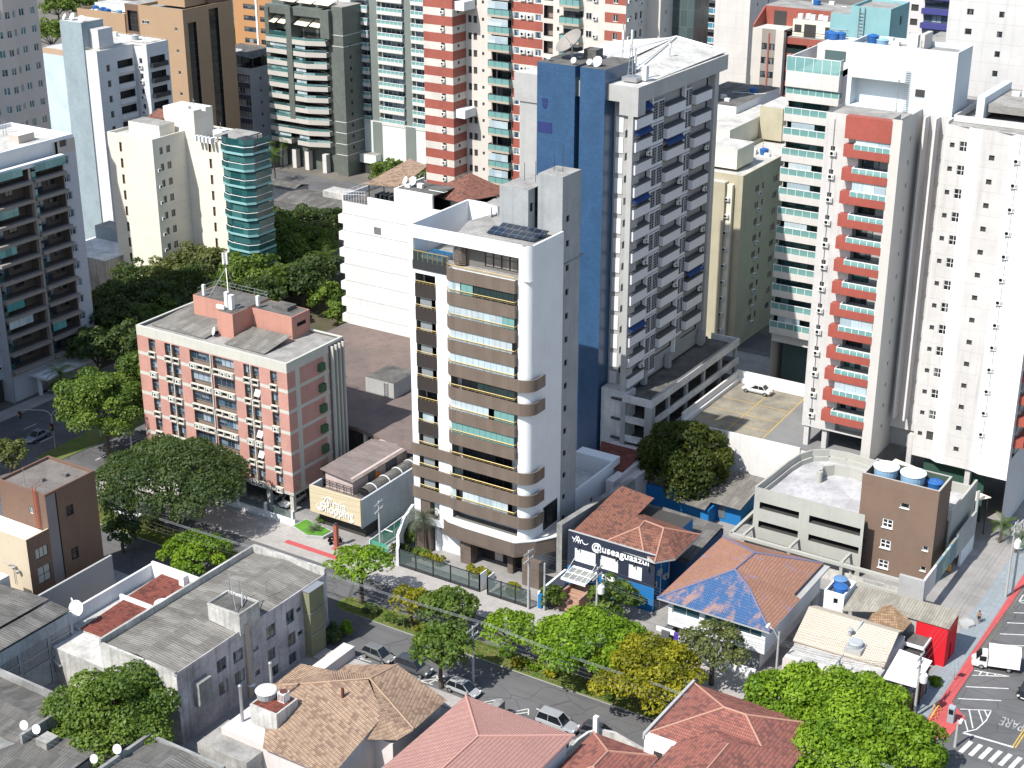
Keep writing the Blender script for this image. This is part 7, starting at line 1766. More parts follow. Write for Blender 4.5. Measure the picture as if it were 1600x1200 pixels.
def brown_corner():
    t = thing('office_block','brown and sand coloured building with a red wall ladder at the left edge','office block',(-139,114,0))
    b = MB(); U1 = -135.2
    b.facade((-143.2,110.3),(1,0),8.0,0,16.4,[(4.9,5.6,13.2,14.2,.2)],0,0,2,lambda x,z: 1 if x > 99 else 0)
    b.facade((U1,110.3),(0,1),1.5,0,16.4,(),3); b.facade((U1-.15,111.8),(0,1),1.0,0,16.2,(),2); b.facade((U1,112.0),(0,1),6.2,0,16.4,[(1.2,2.4,12.2,13.6,.3),(1.2,2.4,6.2,7.8,.3)],0,0,2)
    b.facade((U1,118.2),(-1,0),8,0,16.4,(),0); b.facade((-143.2,118.2),(0,-1),7.9,0,16.4,(),0); b.face([(-143.2,110.3,16.1),(U1,110.3,16.1),(U1,118.2,16.1),(-143.2,118.2,16.1)],4); b.ring((-143.22,U1+.02,110.28,118.22),.22,16.1,16.45,0)
    b.facade((U1-.15,111.8),(-1,0),.4,0,16.2,(),0)
    b.box(-152,-135.5,106.8,110.25,0,11.4,5,6); w1,w2 = onE(57,876,-135.2),onE(62,914,-135.2)
    b.facade((-135.2,106.8),(0,1),3.5,0,12,[(w1[0]-106.8,w1[0]-104.9,w1[1],w1[1]+1.4,.2),(w2[0]-106.8,w2[0]-104.9,w2[1],w2[1]+2.2,.2)],0,0,2); b.facade((-152,106.78),(1,0),16.8,0,12,[(11.5,12.1,8.4,9.0,.2)],5,5,2); b.box(-135.45,-135.22,106.85,110.25,11.4,11.98,5)
    b.box(-139.3,-138.6,113,113.5,16.1,16.5,4); b.box(-138,-137.2,115.5,116,16.1,16.5,4)
    b.build('wall',[M_brownw,M_tan,M_innerd,M_greybrown,M_roofbr,M_sandw,M_roofw],t)
    put(t,'window',win_mesh(.7,1.0,M_wframe,M_glass,1,1),'S',-138.3,13.2,110.3,.15)
    for z in (12.2,6.2): put(t,'window',win_mesh(1.2,1.4,M_dmetal,M_glassd,1,1),'E',113.2,z,U1,.25)
    put(t,'window',win_mesh(1.9,1.4,M_dmetal,M_screenw2,3,1),'E',w1[0],w1[1],-135.2,.15); put(t,'window',win_mesh(1.9,2.2,M_dmetal,M_screenw2,2,2),'E',w2[0],w2[1],-135.2,.15)
    b = MB()
    for u in (-137.0,-136.4): b.box(u-.03,u+.03,110.05,110.12,11.6,17.2)
    for k in range(24): b.box(-137,-136.4,110.06,110.1,11.8+k*.22,11.86+k*.22)
    b.path([(-137,110.08,17.2),(-137,110.9,17.2)],.03,4); b.path([(-136.4,110.08,17.2),(-136.4,110.9,17.2)],.03,4); b.build('ladder',M_ladderred,t)
    b = MB(); b.tube((-139.6,111.2,16.1),(-139.6,111.2,18.6),.04,4); b.build('roof_antenna',M_metal,t)
    b = MB(); b.tube((-137.9,106.6,5.4),(-137.9,106.6,8.0),.05,5); b.tube((-137.9,106.6,8.0),(-139.2,106.2,8.2),.05,5); b.lathe((-137.6,106.4,7.6),[(.15,0),(.3,.3),(.1,.4)],10); b.lathe((-137.0,106.4,7.2),[(.15,0),(.3,.3),(.1,.4)],10); b.build('wall_floodlight',M_metal,t)
    b = MB(); b.box(-135.1,-132.6,112.2,114.6,2.7,2.85,0); b.box(-135.1,-133.2,115.4,117.8,0,2.0,1); b.build('door_canopy',[M_dmetal,M_white],t)
M_greybrown = paint('grey_brown_panel',(.21,.185,.18),.1,.12)
M_roofbr = flatroof('flat_roof_brownish',(.17,.15,.135),(.11,.10,.09))
M_sandw = paint('sand_wall',(.46,.39,.29),.1,.15)
M_screenw2 = plain('closed_blind',(.42,.40,.35),.5)
M_ladderred = plain('ladder_red',(.30,.07,.04),.6)
brown_corner()
M_greywall = paint('grey_render',(.30,.285,.28),.1,.2)
p,q = at(56,934,6.5),at(190,873,6.5); tag(box_part(None,'party_wall',[M_greywall,M_concl],(p[0]-.3,p[0],p[1],q[1],0,6.5,0,1)),'long plain grey wall right of the brown corner building','wall')
def caged_house():
    t = thing('house','old house with a barred balcony front under two grey sheet roofs at the left edge','house',(-130,97,0))
    b = MB(); sheet(b,(-136,92,7.8),(-127.6,92,8.4),(-127.6,102.9,8.4),(-136,102.9,7.8),.1); sheet(b,(-127.4,92,8.2),(-124.3,92,8.0),(-124.3,102.9,8.0),(-127.4,102.9,8.2),.1); b.build('sheet_roof',M_fib2,t)
    b = MB(); b.facade((-124.2,91),(0,1),12,0,7.8,[(.6,4.0,3.9,6.3,1.0),(4.4,8.2,3.6,6.3,1.0),(8.6,11.6,4.6,6.3,1.0),(8.6,11.6,1.6,3.6,1.0),(.6,8.2,.4,3.0,1.0)],0,1,1); b.box(-136,-124.3,91.2,103,0,7.4,0); b.box(-137.5,-136,95,104.4,0,8.2,2); b.build('wall',[M_oldblue,M_innerd,M_pinkwhite],t)
    b = MB()
    for a,c_,z0,z1 in ((91.6,95.0,3.9,6.3),(95.4,99.2,3.6,6.3),(99.6,102.6,4.6,6.3)):
        n = int((c_-a)/.22)
        for i in range(n+1): b.box(-124.22,-124.18,a+(c_-a)*i/n-.015,a+(c_-a)*i/n+.015,z0,z1)
        b.box(-124.24,-124.16,a,c_,(z0+z1)/2-.04,(z0+z1)/2+.04)
    b.build('window_bars',M_metal,t)
    b = MB(); sheet(b,(-124.1,99.4,3.4),(-123.0,99.4,2.8),(-123.0,102.8,2.8),(-124.1,102.8,3.4),.05); b.box(-124.2,-124.0,99.5,102.7,3.7,4.5); b.build('awning',M_metal,t)
M_oldblue = paint('stained_blue_grey',(.33,.37,.40),.45,.6,scol=(.07,.065,.06))
caged_house()
def shed(name,label,pts,zl,roofs,wall):
    t = thing(name,label,'house',(sum(p[0] for p in pts)/len(pts),sum(p[1] for p in pts)/len(pts),0)); b = MB(); b.prism(pts,0,zl); b.build('wall',wall,t)
    b = MB()
    for r in roofs: sheet(b,*r,.1)
    b.build('sheet_roof',M_fib2,t); return t
t = shed('house','low house with a dark stained ridge roof at the lower left edge',[(-124,84.6),(-112.4,85.4),(-112.2,91.9),(-124,91.9)],5.2,[((-124,84.8,5.2),(-112.2,84.8,5.2),(-112.2,88.4,6.0),(-124,88.4,6.0)),((-124,88.4,6.0),(-112.2,88.4,6.0),(-112.2,92,5.4),(-124,92,5.4))],M_oldblue)
t = shed('house','low house with a mossy ribbed roof and raised kerbs in the bottom left corner',[(-116,78),(-104.8,78),(-104.8,89.8),(-112.2,86),(-116,85)],5.0,[((-116,78,5.0),(-104.8,78,5.0),(-104.8,89.9,5.6),(-112,86.2,5.5)),],M_oldgrey)
t = shed('house','low house with a grey ribbed gable roof at the bottom left edge of the photo',[(-102,76),(-91.8,76),(-91.8,92),(-101.4,92.2)],5.3,[((-101.8,76,6.0),(-97,76,6.0),(-97,92.2,6.0),(-101.8,92.2,5.6)),((-97,76,6.0),(-91.8,76,5.4),(-91.8,92.2,5.4),(-97,92.2,6.0))],M_old)
b = MB(); b.box(-101.9,-101.5,76,92.4,0,6.25); b.box(-101.5,-91.7,92.1,92.45,0,6.1); tag(b.build('parapet_wall',M_oldgrey),'black stained parapet round the grey ribbed gable roof','wall')
b = MB(); b.box(-112.4,-112.05,84.8,92.2,0,6.5); b.box(-124,-112.4,91.9,92.2,0,6.3); tag(b.build('parapet_wall',M_oldgrey),'stained parapet behind the dark ridge roof at the left edge','wall')
for x,y,z,r_,lb in ((-113.2,86.2,5.6,.5,'left one of two pale dishes on the mossy parapet'),(-111.6,86.4,5.6,.5,'rusty tinted dish right of its pale neighbour on the mossy parapet'),(-101.8,88.0,6.0,.5,'white dish on the parapet between the two lower left roofs'),(-103.0,86.0,5.6,.45,'white dish on a post lower down beside the gable roof')): dish(None,lb,(x,y,z),r_,(.2,-.9),M_dish,.4,arm=.9)
b = MB(); b.box(-110.8,-109.2,85.4,87.0,5.2,6.2); tag(b.build('roof_box',M_roofg),'flat grey roof box beside the dishes at the lower left','roof hatch')
# low roofs behind the park
def far_sheds():
    for i,(lab,c,z) in enumerate((('grey low shed nearest the cream tower',(-233.5,262.8,-224.7,268.2),4.6),('long dark low roof between the sheds and the white party wall',(-226,243,-205,252.5),5.0),('stained low house with a parapet box by the back street',(-221.5,252.5,-204,263),5.2),('pale low shed behind the park trees',(-216,229,-202,241),4.4))):
        x0,y0,x1,y1 = c; t = thing('shed',lab,'shed',((x0+x1)/2,(y0+y1)/2,0)); b = MB(); b.box(x0,x1,y0,y1,0,z-.3)
        if i == 2: b.box(x1-9,x1,y1-4,y1,z-.3,z+1.6)
        b.build('wall',M_old,t)
        b = MB(); ym = (y0+y1)/2; sheet(b,(x0-.2,y0-.2,z-.3),(x1+.2,y0-.2,z-.3),(x1+.2,ym,z+.4),(x0-.2,ym,z+.4),.1); sheet(b,(x0-.2,ym,z+.4),(x1+.2,ym,z+.4),(x1+.2,y1+.2,z-.3),(x0-.2,y1+.2,z-.3),.1); b.build('sheet_roof',M_fib2 if i != 3 else M_fib,t)
    t = thing('service_building','streaked concrete service building left of the cream tower','service building',(-222,200,0)); b = MB(); b.box(-226.4,-214,195.4,205,0,8.0,0,1); b.box(-226.4,-220,205,209,0,10.5,2,3); b.box(-232,-226.4,200,216,0,6,0,1); b.build('wall',[M_streak,M_roofw,M_greyblue,M_roofg],t)
M_streak = paint('streaked_concrete',(.42,.40,.37),.4,.9,scol=(.05,.045,.04))
far_sheds()
# walls and fences of the street front
def glass_fence():
    t = thing('glass_fence','dark framed glass fence along the pavement of the middle tower','fence',(-97,142.4,0))
    b = MB(); us = [-107.2,-104.6,-101.9,-99.2,-96.4,-94.8]; us2 = [-93.6,-91.6,-89.5,-87.4]
    for L in (us,us2):
        b.box(L[0],L[-1],142.3,142.5,.14,.5,0); b.box(L[0],L[-1],142.36,142.44,2.5,2.6,0)
        for u in L: b.box(u-.05,u+.05,142.3,142.5,.14,2.65,0)
    for u in (-94.8,-93.6): b.box(u-.05,u+.05,142.3,144.0,.5,2.6,2)
    b.build('frame',[M_dmetal,M_dmetal,M_wmetal],t)
    for L in (us,us2):
        for p,q in zip(L[:-1],L[1:]): box_part(t,'pane',M_fence_glass,(p+.06,q-.06,142.39,142.41,.5,2.5))
glass_fence()
tag(box_part(None,'garden_wall',M_white,(-105.2,-102.2,149.0,149.3,0,4.2)),'white garden wall below the left end of the brown canopy','wall')
b = MB(); P = [(-110.8,150.5),(-110.2,147.4),(-109.2,144.8),(-108.0,143.2),(-107.4,142.2)]
hts = [4.6,3.9,3.0,2.5,2.6]
for i in range(4): p,q = P[i],P[i+1]; b.prism([(p[0]-.15,p[1]-.1),(q[0]-.15,q[1]-.1),(q[0]+.15,q[1]+.1),(p[0]+.15,p[1]+.1)],0,[hts[i],hts[i+1],hts[i+1],hts[i]])
tag(b.build('curved_wall',M_white),'curved white wall beside the driveway of the middle tower','wall')
b = MB(); b.box(-112.2,-110.9,142.6,151,.0,.2,0); b.tube((-112.3,142.8,2.2),(-112.3,155,2.6),.06,5,1); b.tube((-110.9,146,2.4),(-112.3,146,2.4),.06,5,1)
for v in (142.8,145.5,148.2,151,154): b.tube((-112.3,v,0),(-112.3,v,2.4),.05,5,1)
b.box(-112.32,-112.28,142.8,155,.3,2.2,2); b.box(-112.3,-109.6,143.0,143.04,.3,2.2,2)
M_greenglass = clearglass('green_gate_glass',(.10,.42,.30),.45)
tag(b.build('driveway_gate',[M_conc,M_wmetal,M_greenglass],None),'green glass gate and rail of the tower driveway','gate')
t = thing('planter','angular raised planter with lawn in front of the sand coloured sign wall','planter',(-122.3,144,0)); b = MB(); b.prism([(-125.6,142.7),(-122.2,141.7),(-120.0,142.6),(-119.8,144.6),(-125.4,145.6)],.0,.55); b.build('kerb',M_concl,t); b = MB(); b.prism([(-125.3,142.95),(-122.2,142.0),(-120.3,142.8),(-120.1,144.4),(-125.1,145.3)],.5,.62)
M_lawn = ground('lawn_green',(.10,.26,.03),(.06,.17,.02),.8,12)
b.build('lawn',M_lawn,t)
t = thing('fence','white wall with metal mesh panels in front of the pink block','fence',(-138,143.6,0)); b = MB()
b.box(-156,-125.6,143.5,143.8,0,1.1)
for u in (-155.8,-150.8,-145.8,-140.8,-135.8,-130.8,-126): b.box(u-.15,u+.15,143.45,143.85,0,2.3)
b.build('wall',M_white,t); b = MB(); b.box(-156,-125.6,143.62,143.66,1.1,2.2); b.build('mesh_panel',M_fence_glass,t)
t = thing('entrance_pillar','slim red pillar sign in front of the sand coloured sign wall','pillar',(-117.4,142.2,0)); b = MB(); b.box(-117.65,-117.15,141.95,142.45,0,3.3); b.build('post',M_redbr2,t); b = MB(); b.lathe((-117.4,142.2,3.3),[(.2,0),(.25,.2),(.05,.3)],8); b.build('cap',M_dmetal,t)
tag(box_part(None,'garden_wall',[M_pinkwhite],(-100.5,-98.9,113.6,122.2,0,1.5)) ,'pale wall with a planting strip right of the old apartment house','wall')
M_mural1 = ground('mural_paint',(.10,.25,.33),(.30,.24,.16),1.2,3); M_mural2 = ground('mural_paint_pale',(.35,.42,.40),(.12,.2,.16),1.4,3); M_mural3 = plain('mural_red',(.40,.02,.02),.6)
b = MB()
for bx in ((-49.2,-46.0,166.4,166.8,0,5.0,0),(-46.3,-46.0,166.8,171.0,2.2,5.1,4),(-46.31,-45.99,171.0,173.6,2.2,5.15,1),(-46.3,-46.0,173.6,176.4,2.4,5.2,2),(-46.31,-45.99,176.4,179.2,2.4,5.3,1),(-46.3,-46.0,179.2,187,2.2,5.6,0),(-46.3,-46.0,187,187.4,0,8.4,0),(-46.2,-45.9,181.4,186.8,0,2.2,5),(-48.3,-46.4,179.2,179.4,0,2.8,3),(-48.0,-46.4,178.9,179.2,.3,1.2,6),(-49.6,-48.8,174.9,175.4,0,6.4,0)): b.box(*bx)
tag(b.build('arcade_wall',[M_concl,M_mural1,M_mural2,M_mural3,M_pinkwhite,M_white,M_yellp]),'concrete arcade wall with painted panels right of the brown stair tower','wall')
M_awnc2 = plain('cream_membrane',(.68,.60,.48),.8,.2)
t = thing('canvas_canopy','cream canvas canopy behind the brown stair tower','canopy',(-52,190,0)); b = MB(); sheet(b,(-60.5,190.2,6.4),(-48.4,188.6,5.4),(-45.6,192.0,5.6),(-59.5,193.4,7.2),.1); b.build('canvas',M_awnc2,t); b = MB()
for u,v in ((-60,190.4),(-48.6,188.8),(-46,191.8),(-54,189.6)): b.tube((u,v,0),(u,v,5.6),.09,5)
b.build('post',M_dmetal,t)

def roof_clutter(name,u0,u1,v0,v1,z,n,seed):
    t = next(o for o in bpy.data.objects if o.parent is None and o.get('label','').startswith(name)); rng = random.Random(seed)
    for i in range(n):
        x,y = rng.uniform(u0,u1),rng.uniform(v0,v1); k = rng.random(); b = MB()
        if k < .3: b.tube((x,y,z),(x,y,z+rng.uniform(1.2,3.2)),.05,5); b.tube((x-.4,y,z+1.1),(x+.4,y,z+1.1),.03,4); b.build('roof_antenna',M_metal,t)
        elif k < .55: b.box(x-.5,x+.5,y-.35,y+.35,z,z+rng.uniform(.5,.9)); b.build('condenser',M_acwhite,t)
        elif k < .75: b.lathe((x,y,z),[(.7,0),(.8,.9),(.85,.95),(.2,1.2)],14); b.build('water_tank',rng.choice([M_tank,M_tankc,M_tankb]),t)
        else: b.path([(x,y,z+.12),(x+rng.uniform(1,3),y,z+.12),(x+3,y+rng.uniform(.5,2),z+.12)],.06,5); b.build('roof_pipe',M_wmetal,t)
for a in (('white tower with a pale blue',-250,-239,224,227.5,40.6,5,1),('white tower with a pale blue',-250,-236,229,233,41.3,6,2),('cream apartment tower',-205,-195,210,217,29.9,5,3),('cream apartment tower',-205,-198,209,213,35.6,5,4),('grey green tower',-250,-236,295,304,40.2,9,5),('tan tower with',-270,-259,270,282,40.4,6,6),('tan tower with',-290,-278,267,279,37.7,6,7),('shaded apartment tower',-204,-194,155,166,39.7,7,8),
    ('narrow block with purple',-273,-268,292,295,22.6,4,9),('yellow cream block',-111,-105,248,262,30.5,7,10),('yellow cream block',-126,-119,264,280,36.4,7,11),('terracotta and grey',-124,-109,293,300,50.0,6,12),('white tower with long green',-89,-84,227,233,56.2,5,13),('tall white tower with stacked',-72,-59,197,202,62.1,6,14),('tall white tower with stacked',-54,-46,200,210,56,7,15),('white block with a blank',-144.5,-139,196,200,32.3,4,16),('white block with a blank',-155,-146,200,208,28.9,6,17),('tall cream tower',-160,-135,248,256,66,6,18)): roof_clutter(*a)
# ------------------------------------------------------------------ trees, palms, hedges
M_leaf_mid = leafmat('leaf_mid_green',(.040,.080,.014),(.13,.19,.03))
M_leaf_dark = leafmat('leaf_dark_green',(.022,.045,.014),(.075,.11,.035))
M_leaf_bright = leafmat('leaf_bright_green',(.07,.15,.008),(.22,.34,.022))
M_leaf_yel = leafmat('leaf_yellow_green',(.12,.13,.006),(.34,.31,.02))
M_leaf_olive = leafmat('leaf_olive',(.06,.08,.025),(.16,.175,.06))
M_leaf_mango = leafmat('leaf_mango',(.014,.034,.007),(.085,.095,.015))
M_palm = leafmat('palm_green',(.035,.075,.012),(.10,.16,.03))
M_palmgrey = leafmat('palm_grey_green',(.07,.085,.06),(.16,.17,.13))
def leaves_mesh(name,blobs,size,mat,rng,dens=9.0,up=.35):
    """crown of many small leaf faces spread through clump after clump"""
    V,T = [],[]
    for c,r,tint in blobs:
        n = int(dens*4*math.pi*r[0]*r[1]*.55/(size*size*6)) + 12
        d = rng.normal(size=(n,3)); d /= np.linalg.norm(d,axis=1)[:,None]; d[:,2] = np.where(d[:,2] < -.45,-d[:,2],d[:,2])
        rad = rng.uniform(.45,1.04,size=(n,1))**.5
        p = np.array(c) + d*np.array([r[0],r[0],r[1]])*rad
        nn = d*.8 + rng.normal(size=(n,3))*.55; nn[:,2] += up; nn /= np.linalg.norm(nn,axis=1)[:,None]
        a = np.cross(nn,rng.normal(size=(n,3))); a /= np.linalg.norm(a,axis=1)[:,None]; b = np.cross(nn,a)
        s = size*rng.uniform(.6,1.25,size=(n,1)); w = s*.52
        q = np.stack([p-a*s*.9,p-b*w+nn*w*.25,p+a*s*.9-nn*w*.2,p+b*w+nn*w*.25],axis=1)
        V.append(q.reshape(-1,3)); T.append(np.clip(tint+rng.normal(size=n)*.2,0,1))
    V = np.concatenate(V); T = np.concatenate(T); nf = len(T)
    me = bpy.data.meshes.new(name); me.vertices.add(nf*4); me.vertices.foreach_set('co',V.ravel())
    me.loops.add(nf*4); me.loops.foreach_set('vertex_index',np.arange(nf*4,dtype=np.int32)); me.polygons.add(nf)
    me.polygons.foreach_set('loop_start',np.arange(0,nf*4,4,dtype=np.int32)); me.polygons.foreach_set('loop_total',np.full(nf,4,dtype=np.int32))
    at_ = me.attributes.new('tint','FLOAT','FACE'); at_.data.foreach_set('value',T.astype(np.float32)); me.materials.append(mat); me.update(); me.validate(); return me
TREE_N = [0]
def tree(label,base,R_,H,zc,mat,shape='dome',size=.34,nb=None,cat='tree',group=None,dens=9.0,lean=(0,0),gap=.0,zb=0.0):
    """tapered trunk with limbs reaching into a crown of leaf clumps"""
    TREE_N[0] += 1; rng = np.random.default_rng(100+TREE_N[0]); t = thing('tree',label,cat,(base[0],base[1],zb),0,group)
    nb = nb or int(12+R_*3.2); blobs = []
    hr = (H-zc)                                                     # half height of the crown above its centre
    for k in range(nb):
        th = 2.399963*k+rng.uniform(-.4,.4); f = (k+.5)/nb
        if shape == 'umbrella': rr = R_*math.sqrt(f)*rng.uniform(.85,1.02); z = zc+hr*(1-(rr/R_)**2*.9)*rng.uniform(.75,1.0)-hr*.25*rng.random(); br = R_*rng.uniform(.20,.30); bz = br*.6
        elif shape == 'round': ph = math.acos(1-1.55*f); rr = R_*math.sin(ph)*rng.uniform(.72,.95); z = zc+hr*math.cos(ph)*rng.uniform(.75,.95); br = R_*rng.uniform(.26,.38); bz = br*.85
        else: ph = math.acos(1-1.25*f); rr = R_*math.sin(ph)*rng.uniform(.65,1.0); z = zc+hr*math.cos(ph)*rng.uniform(.6,1.0)+rng.uniform(-.1,.1)*R_; br = R_*rng.uniform(.22,.36); bz = br*.72
        if rng.random() < gap: continue
        blobs.append(((rr*math.cos(th)+lean[0],rr*math.sin(th)+lean[1],z),(br,bz),rng.uniform(.15,.85)))
    if shape != 'umbrella': blobs.append(((lean[0],lean[1],zc+hr*.1),(R_*.62,hr*.6),.3))
    o = bpy.data.objects.new('crown',leaves_mesh('crown',blobs,size,mat,rng,dens)); COL.objects.link(o); o.parent = t
    b = MB(); fz = max(zc*.55,zc-hr*.9); r0 = .09+R_*.045
    mid = (lean[0]*.4+rng.uniform(-.2,.2),lean[1]*.4+rng.uniform(-.2,.2),fz*.6); top = (lean[0]*.7,lean[1]*.7,fz)
    b.tube((0,0,-.1),mid,r0*1.25,7,0,r0); b.tube(mid,top,r0,7,0,r0*.8)
    idx = list(range(0,len(blobs),max(1,len(blobs)//7)))
    for i in idx:
        c = blobs[i][0]; m = tuple(top[j]+(c[j]-top[j])*.5+rng.uniform(-.15,.15)*R_*.4 for j in range(3))
        b.tube(top,m,r0*.55,5,0,r0*.35); b.tube(m,c,r0*.35,5,0,r0*.12)
    b.build('trunk',M_bark,t,world=False); return t
def palm(label,base,H,L,mat,n=18,group='palms',r=.17,cat='palm tree',droop=1.0,seed=0):
    t = thing('palm_tree',label,cat,(base[0],base[1],0),0,group); rng = random.Random(seed+int(H*10))
    b = MB(); p = (0,0,0)
    for k in range(6): q = (.12*k*math.sin(seed),.1*k*math.cos(seed),H*(k+1)/6); b.tube(p,q,r*(1.2-.07*k),8,0,r*(1.13-.07*k)); p = q
    b.build('trunk',M_bark,t,world=False)
    V,F,T = [],[],[]
    for k in range(n):
        az = 2.39996*k+rng.uniform(-.2,.2); e0 = R(72-95*(k/n)); l = L*rng.uniform(.85,1.1); seg = 9; c = Vector(p); dr = droop*rng.uniform(.8,1.2)
        ca,sa = math.cos(az),math.sin(az); tint = rng.random()
        for s in range(seg):
            el = e0-dr*(s/seg)**1.3*1.7; d = Vector((ca*math.cos(el),sa*math.cos(el),math.sin(el))); c2 = c+d*l/seg
            side = Vector((-sa,ca,0)); w = l*.2*math.sin(math.pi*min(1,(s+1.2)/(seg+.6)))+.05
            for sg in (-1,1):
                for h in (.1,.6):
                    a = c+d*l/seg*h; tip = a+side*sg*w+d*w*.55-Vector((0,0,w*.35)); i = len(V)
                    V += [tuple(a),tuple(a+d*.09*L/2.6),tuple(tip+d*.03),tuple(tip)]; F.append((i,i+1,i+2,i+3)); T.append(min(1,max(0,tint+rng.uniform(-.2,.2))))
            c = c2
    me = bpy.data.meshes.new('crown'); me.from_pydata(V,[],F); at_ = me.attributes.new('tint','FLOAT','FACE'); at_.data.foreach_set('value',T); me.materials.append(mat)
    o = bpy.data.objects.new('crown',me); COL.objects.link(o); o.parent = t; return t
def shrub(label,base,rx,h,mat,name='shrub',cat='shrub',ry=None,group=None,size=.2,n=9,zb=0.0,seed=1):
    rng = np.random.default_rng(900+seed+int(abs(base[0]*7))); ry = ry or rx; t = thing(name,label,cat,(base[0],base[1],zb),0,group)
    blobs = [((rng.uniform(-.7,.7)*rx,rng.uniform(-.7,.7)*ry,h*rng.uniform(.35,.65)),(min(rx,ry)*rng.uniform(.45,.65),h*.4),rng.uniform(.2,.8)) for k in range(n)]
    o = bpy.data.objects.new('foliage',leaves_mesh('foliage',blobs,size,mat,rng,8)); COL.objects.link(o); o.parent = t
    b = MB()
    for k in range(4): b.tube((0,0,0),(blobs[k][0][0]*.8,blobs[k][0][1]*.8,blobs[k][0][2]),.04,4)
    b.build('stem',M_bark,t,world=False); return t
G = 'trees on the street island'
tree('light green umbrella tree at the rounded left tip of the street island',(-105.7,132.3),4.1,7.2,5.4,M_leaf_bright,'umbrella',.26,group=G,dens=8)
tree('small sparse yellowish tree, second on the street island',(-97.4,131.5),2.8,4.9,3.3,M_leaf_yel,'dome',.24,group=G,gap=.25,dens=6)
tree('dark green rounded tree, third on the street island',(-92.6,132.4),3.4,5.6,3.4,M_leaf_mid,'dome',.3,group=G)
tree('small bright flat tree, fourth on the street island',(-83.6,132.0),3.9,5.2,3.4,M_leaf_bright,'umbrella',.28,group=G)
tree('broad bright green flat topped tree on the island, left neighbour of the yellow green one',(-73.3,132.6),6.3,8.0,4.4,M_leaf_bright,'umbrella',.26,nb=44,group=G,dens=11)
tree('broad yellow green flat topped tree at the right end of the island row',(-65.2,131.2),6.2,7.8,4.2,M_leaf_yel,'umbrella',.26,nb=44,group=G,dens=11)
tree('feathery green tree on the near pavement beside the parked cars',(-86.8,122.4),3.3,8.4,5.4,M_leaf_mid,'dome',.3)
tree('sparse thin trunked tree in front of the blue roofed house',(-61.2,139.2),4.0,7.4,5.2,M_leaf_olive,'dome',.26,gap=.35,dens=6)
tree('dense green tree in front of the navy shop below the lettering',(-77.6,145.6),3.2,5.0,2.8,M_leaf_mid,'dome',.28)
tree('small round bush tree left of the navy shop steps',(-85.2,144.0),1.5,3.0,1.7,M_leaf_mid,'round',.22)
tree('low vivid green tree with a hint of red blossom left of the old apartments',(-128.4,127.2),4.7,4.6,2.6,M_leaf_bright,'umbrella',.28,dens=11)
tree('very wide dark feathery tree in front of the pink block',(-140.2,135.4),10.2,10.6,6.2,M_leaf_dark,'umbrella',.27,nb=70,dens=7,gap=.14)
tree('small dark tree in the shade behind the brown corner building',(-140.2,126.0),2.7,5.0,3.0,M_leaf_dark,'dome',.28)
tree('tall leafy tree with a bare trunk on the avenue corner left of the pink block',(-162.3,145.0),6.2,14.0,8.2,M_leaf_mid,'dome',.30,nb=40,dens=10)
tree('upper crown of dark green tree between the avenue and the pink block',(-164.5,156.5),5.2,13.2,8.8,M_leaf_mid,'dome',.36,nb=30)
tree('large dark green tree against the old apartment house at the lower left',(-108.2,93.2),6.6,8.8,4.4,M_leaf_mid,'dome',.27,nb=44,dens=10)
for lb,b_,r_,h_ in (('bright leafy tree at the bottom right nearest the red tiled house',(-49.6,135.0),5.2,7.4),('big bright leafy tree in the middle of the bottom right clump',(-43.2,135.2),6.2,8.6),('bright leafy tree at the right end of the bottom right clump',(-37.6,132.6),4.6,8.0),('bright leafy tree lowest in the bottom right corner',(-42.0,128.6),5.6,8.2)):
    tree(lb,b_,r_,h_,h_*.56,M_leaf_bright,'dome',.27,nb=38,group='bright trees at the bottom right',dens=11)
tree('big dark mango tree beside the white retaining wall',(-84.8,178.8),5.9,11.4,6.0,M_leaf_mango,'round',.30,nb=40,dens=10)
P_ = 'trees of the park'
for lb,px,py,zc,r_,h_,m,sh in (
    ('dark round tree at the left end of the park',185,478,6,5.0,9.5,M_leaf_dark,'round'),('dark tree behind the leftmost park tree',215,440,6,4.6,9.6,M_leaf_dark,'dome'),('pale leafed tree in the park centre left',268,432,7,5.0,10.5,M_leaf_olive,'dome'),
    ('tall olive tree in front of the cream tower',318,418,8,5.4,12.4,M_leaf_olive,'dome'),('broad green tree, largest crown of the park',402,382,8,7.2,12.5,M_leaf_mid,'round'),('dark green tree in the middle of the park',350,455,6,5.0,9.8,M_leaf_mid,'dome'),
    ('round green tree right of the park centre',452,402,7,5.0,10.5,M_leaf_mid,'round'),('dark tree at the back of the park near the sheds',470,352,6,5.0,9.4,M_leaf_dark,'dome'),('dark tree beside the white party wall at the back',512,350,6,4.6,9.4,M_leaf_dark,'dome'),
    ('small tree low beside the white party wall',508,462,4,3.4,6.6,M_leaf_mid,'round'),('shrubby tree at the foot of the white party wall',528,492,2.5,2.4,4.6,M_leaf_mid,'dome'),('dark tree behind the pink roof antenna',292,486,5,4.8,8.6,M_leaf_dark,'dome'),('leafy tree behind the right end of the pink roof',430,448,5,4.6,8.8,M_leaf_dark,'round'),
    ('dark tree squeezed between the left tower and the park',160,515,5,4.4,8.6,M_leaf_dark,'dome'),('olive tree between the cream tower and the broad park tree',345,395,7,4.4,10,M_leaf_olive,'dome'),('dark tree at the top edge of the park',430,352,7,4.6,10,M_leaf_dark,'dome'),('mid green tree behind the pink block chimney',375,478,4,4.2,7.4,M_leaf_mid,'dome')):
    tree(lb,at(px,py,zc),r_,h_,zc,m,sh,.42,group=P_,dens=7)
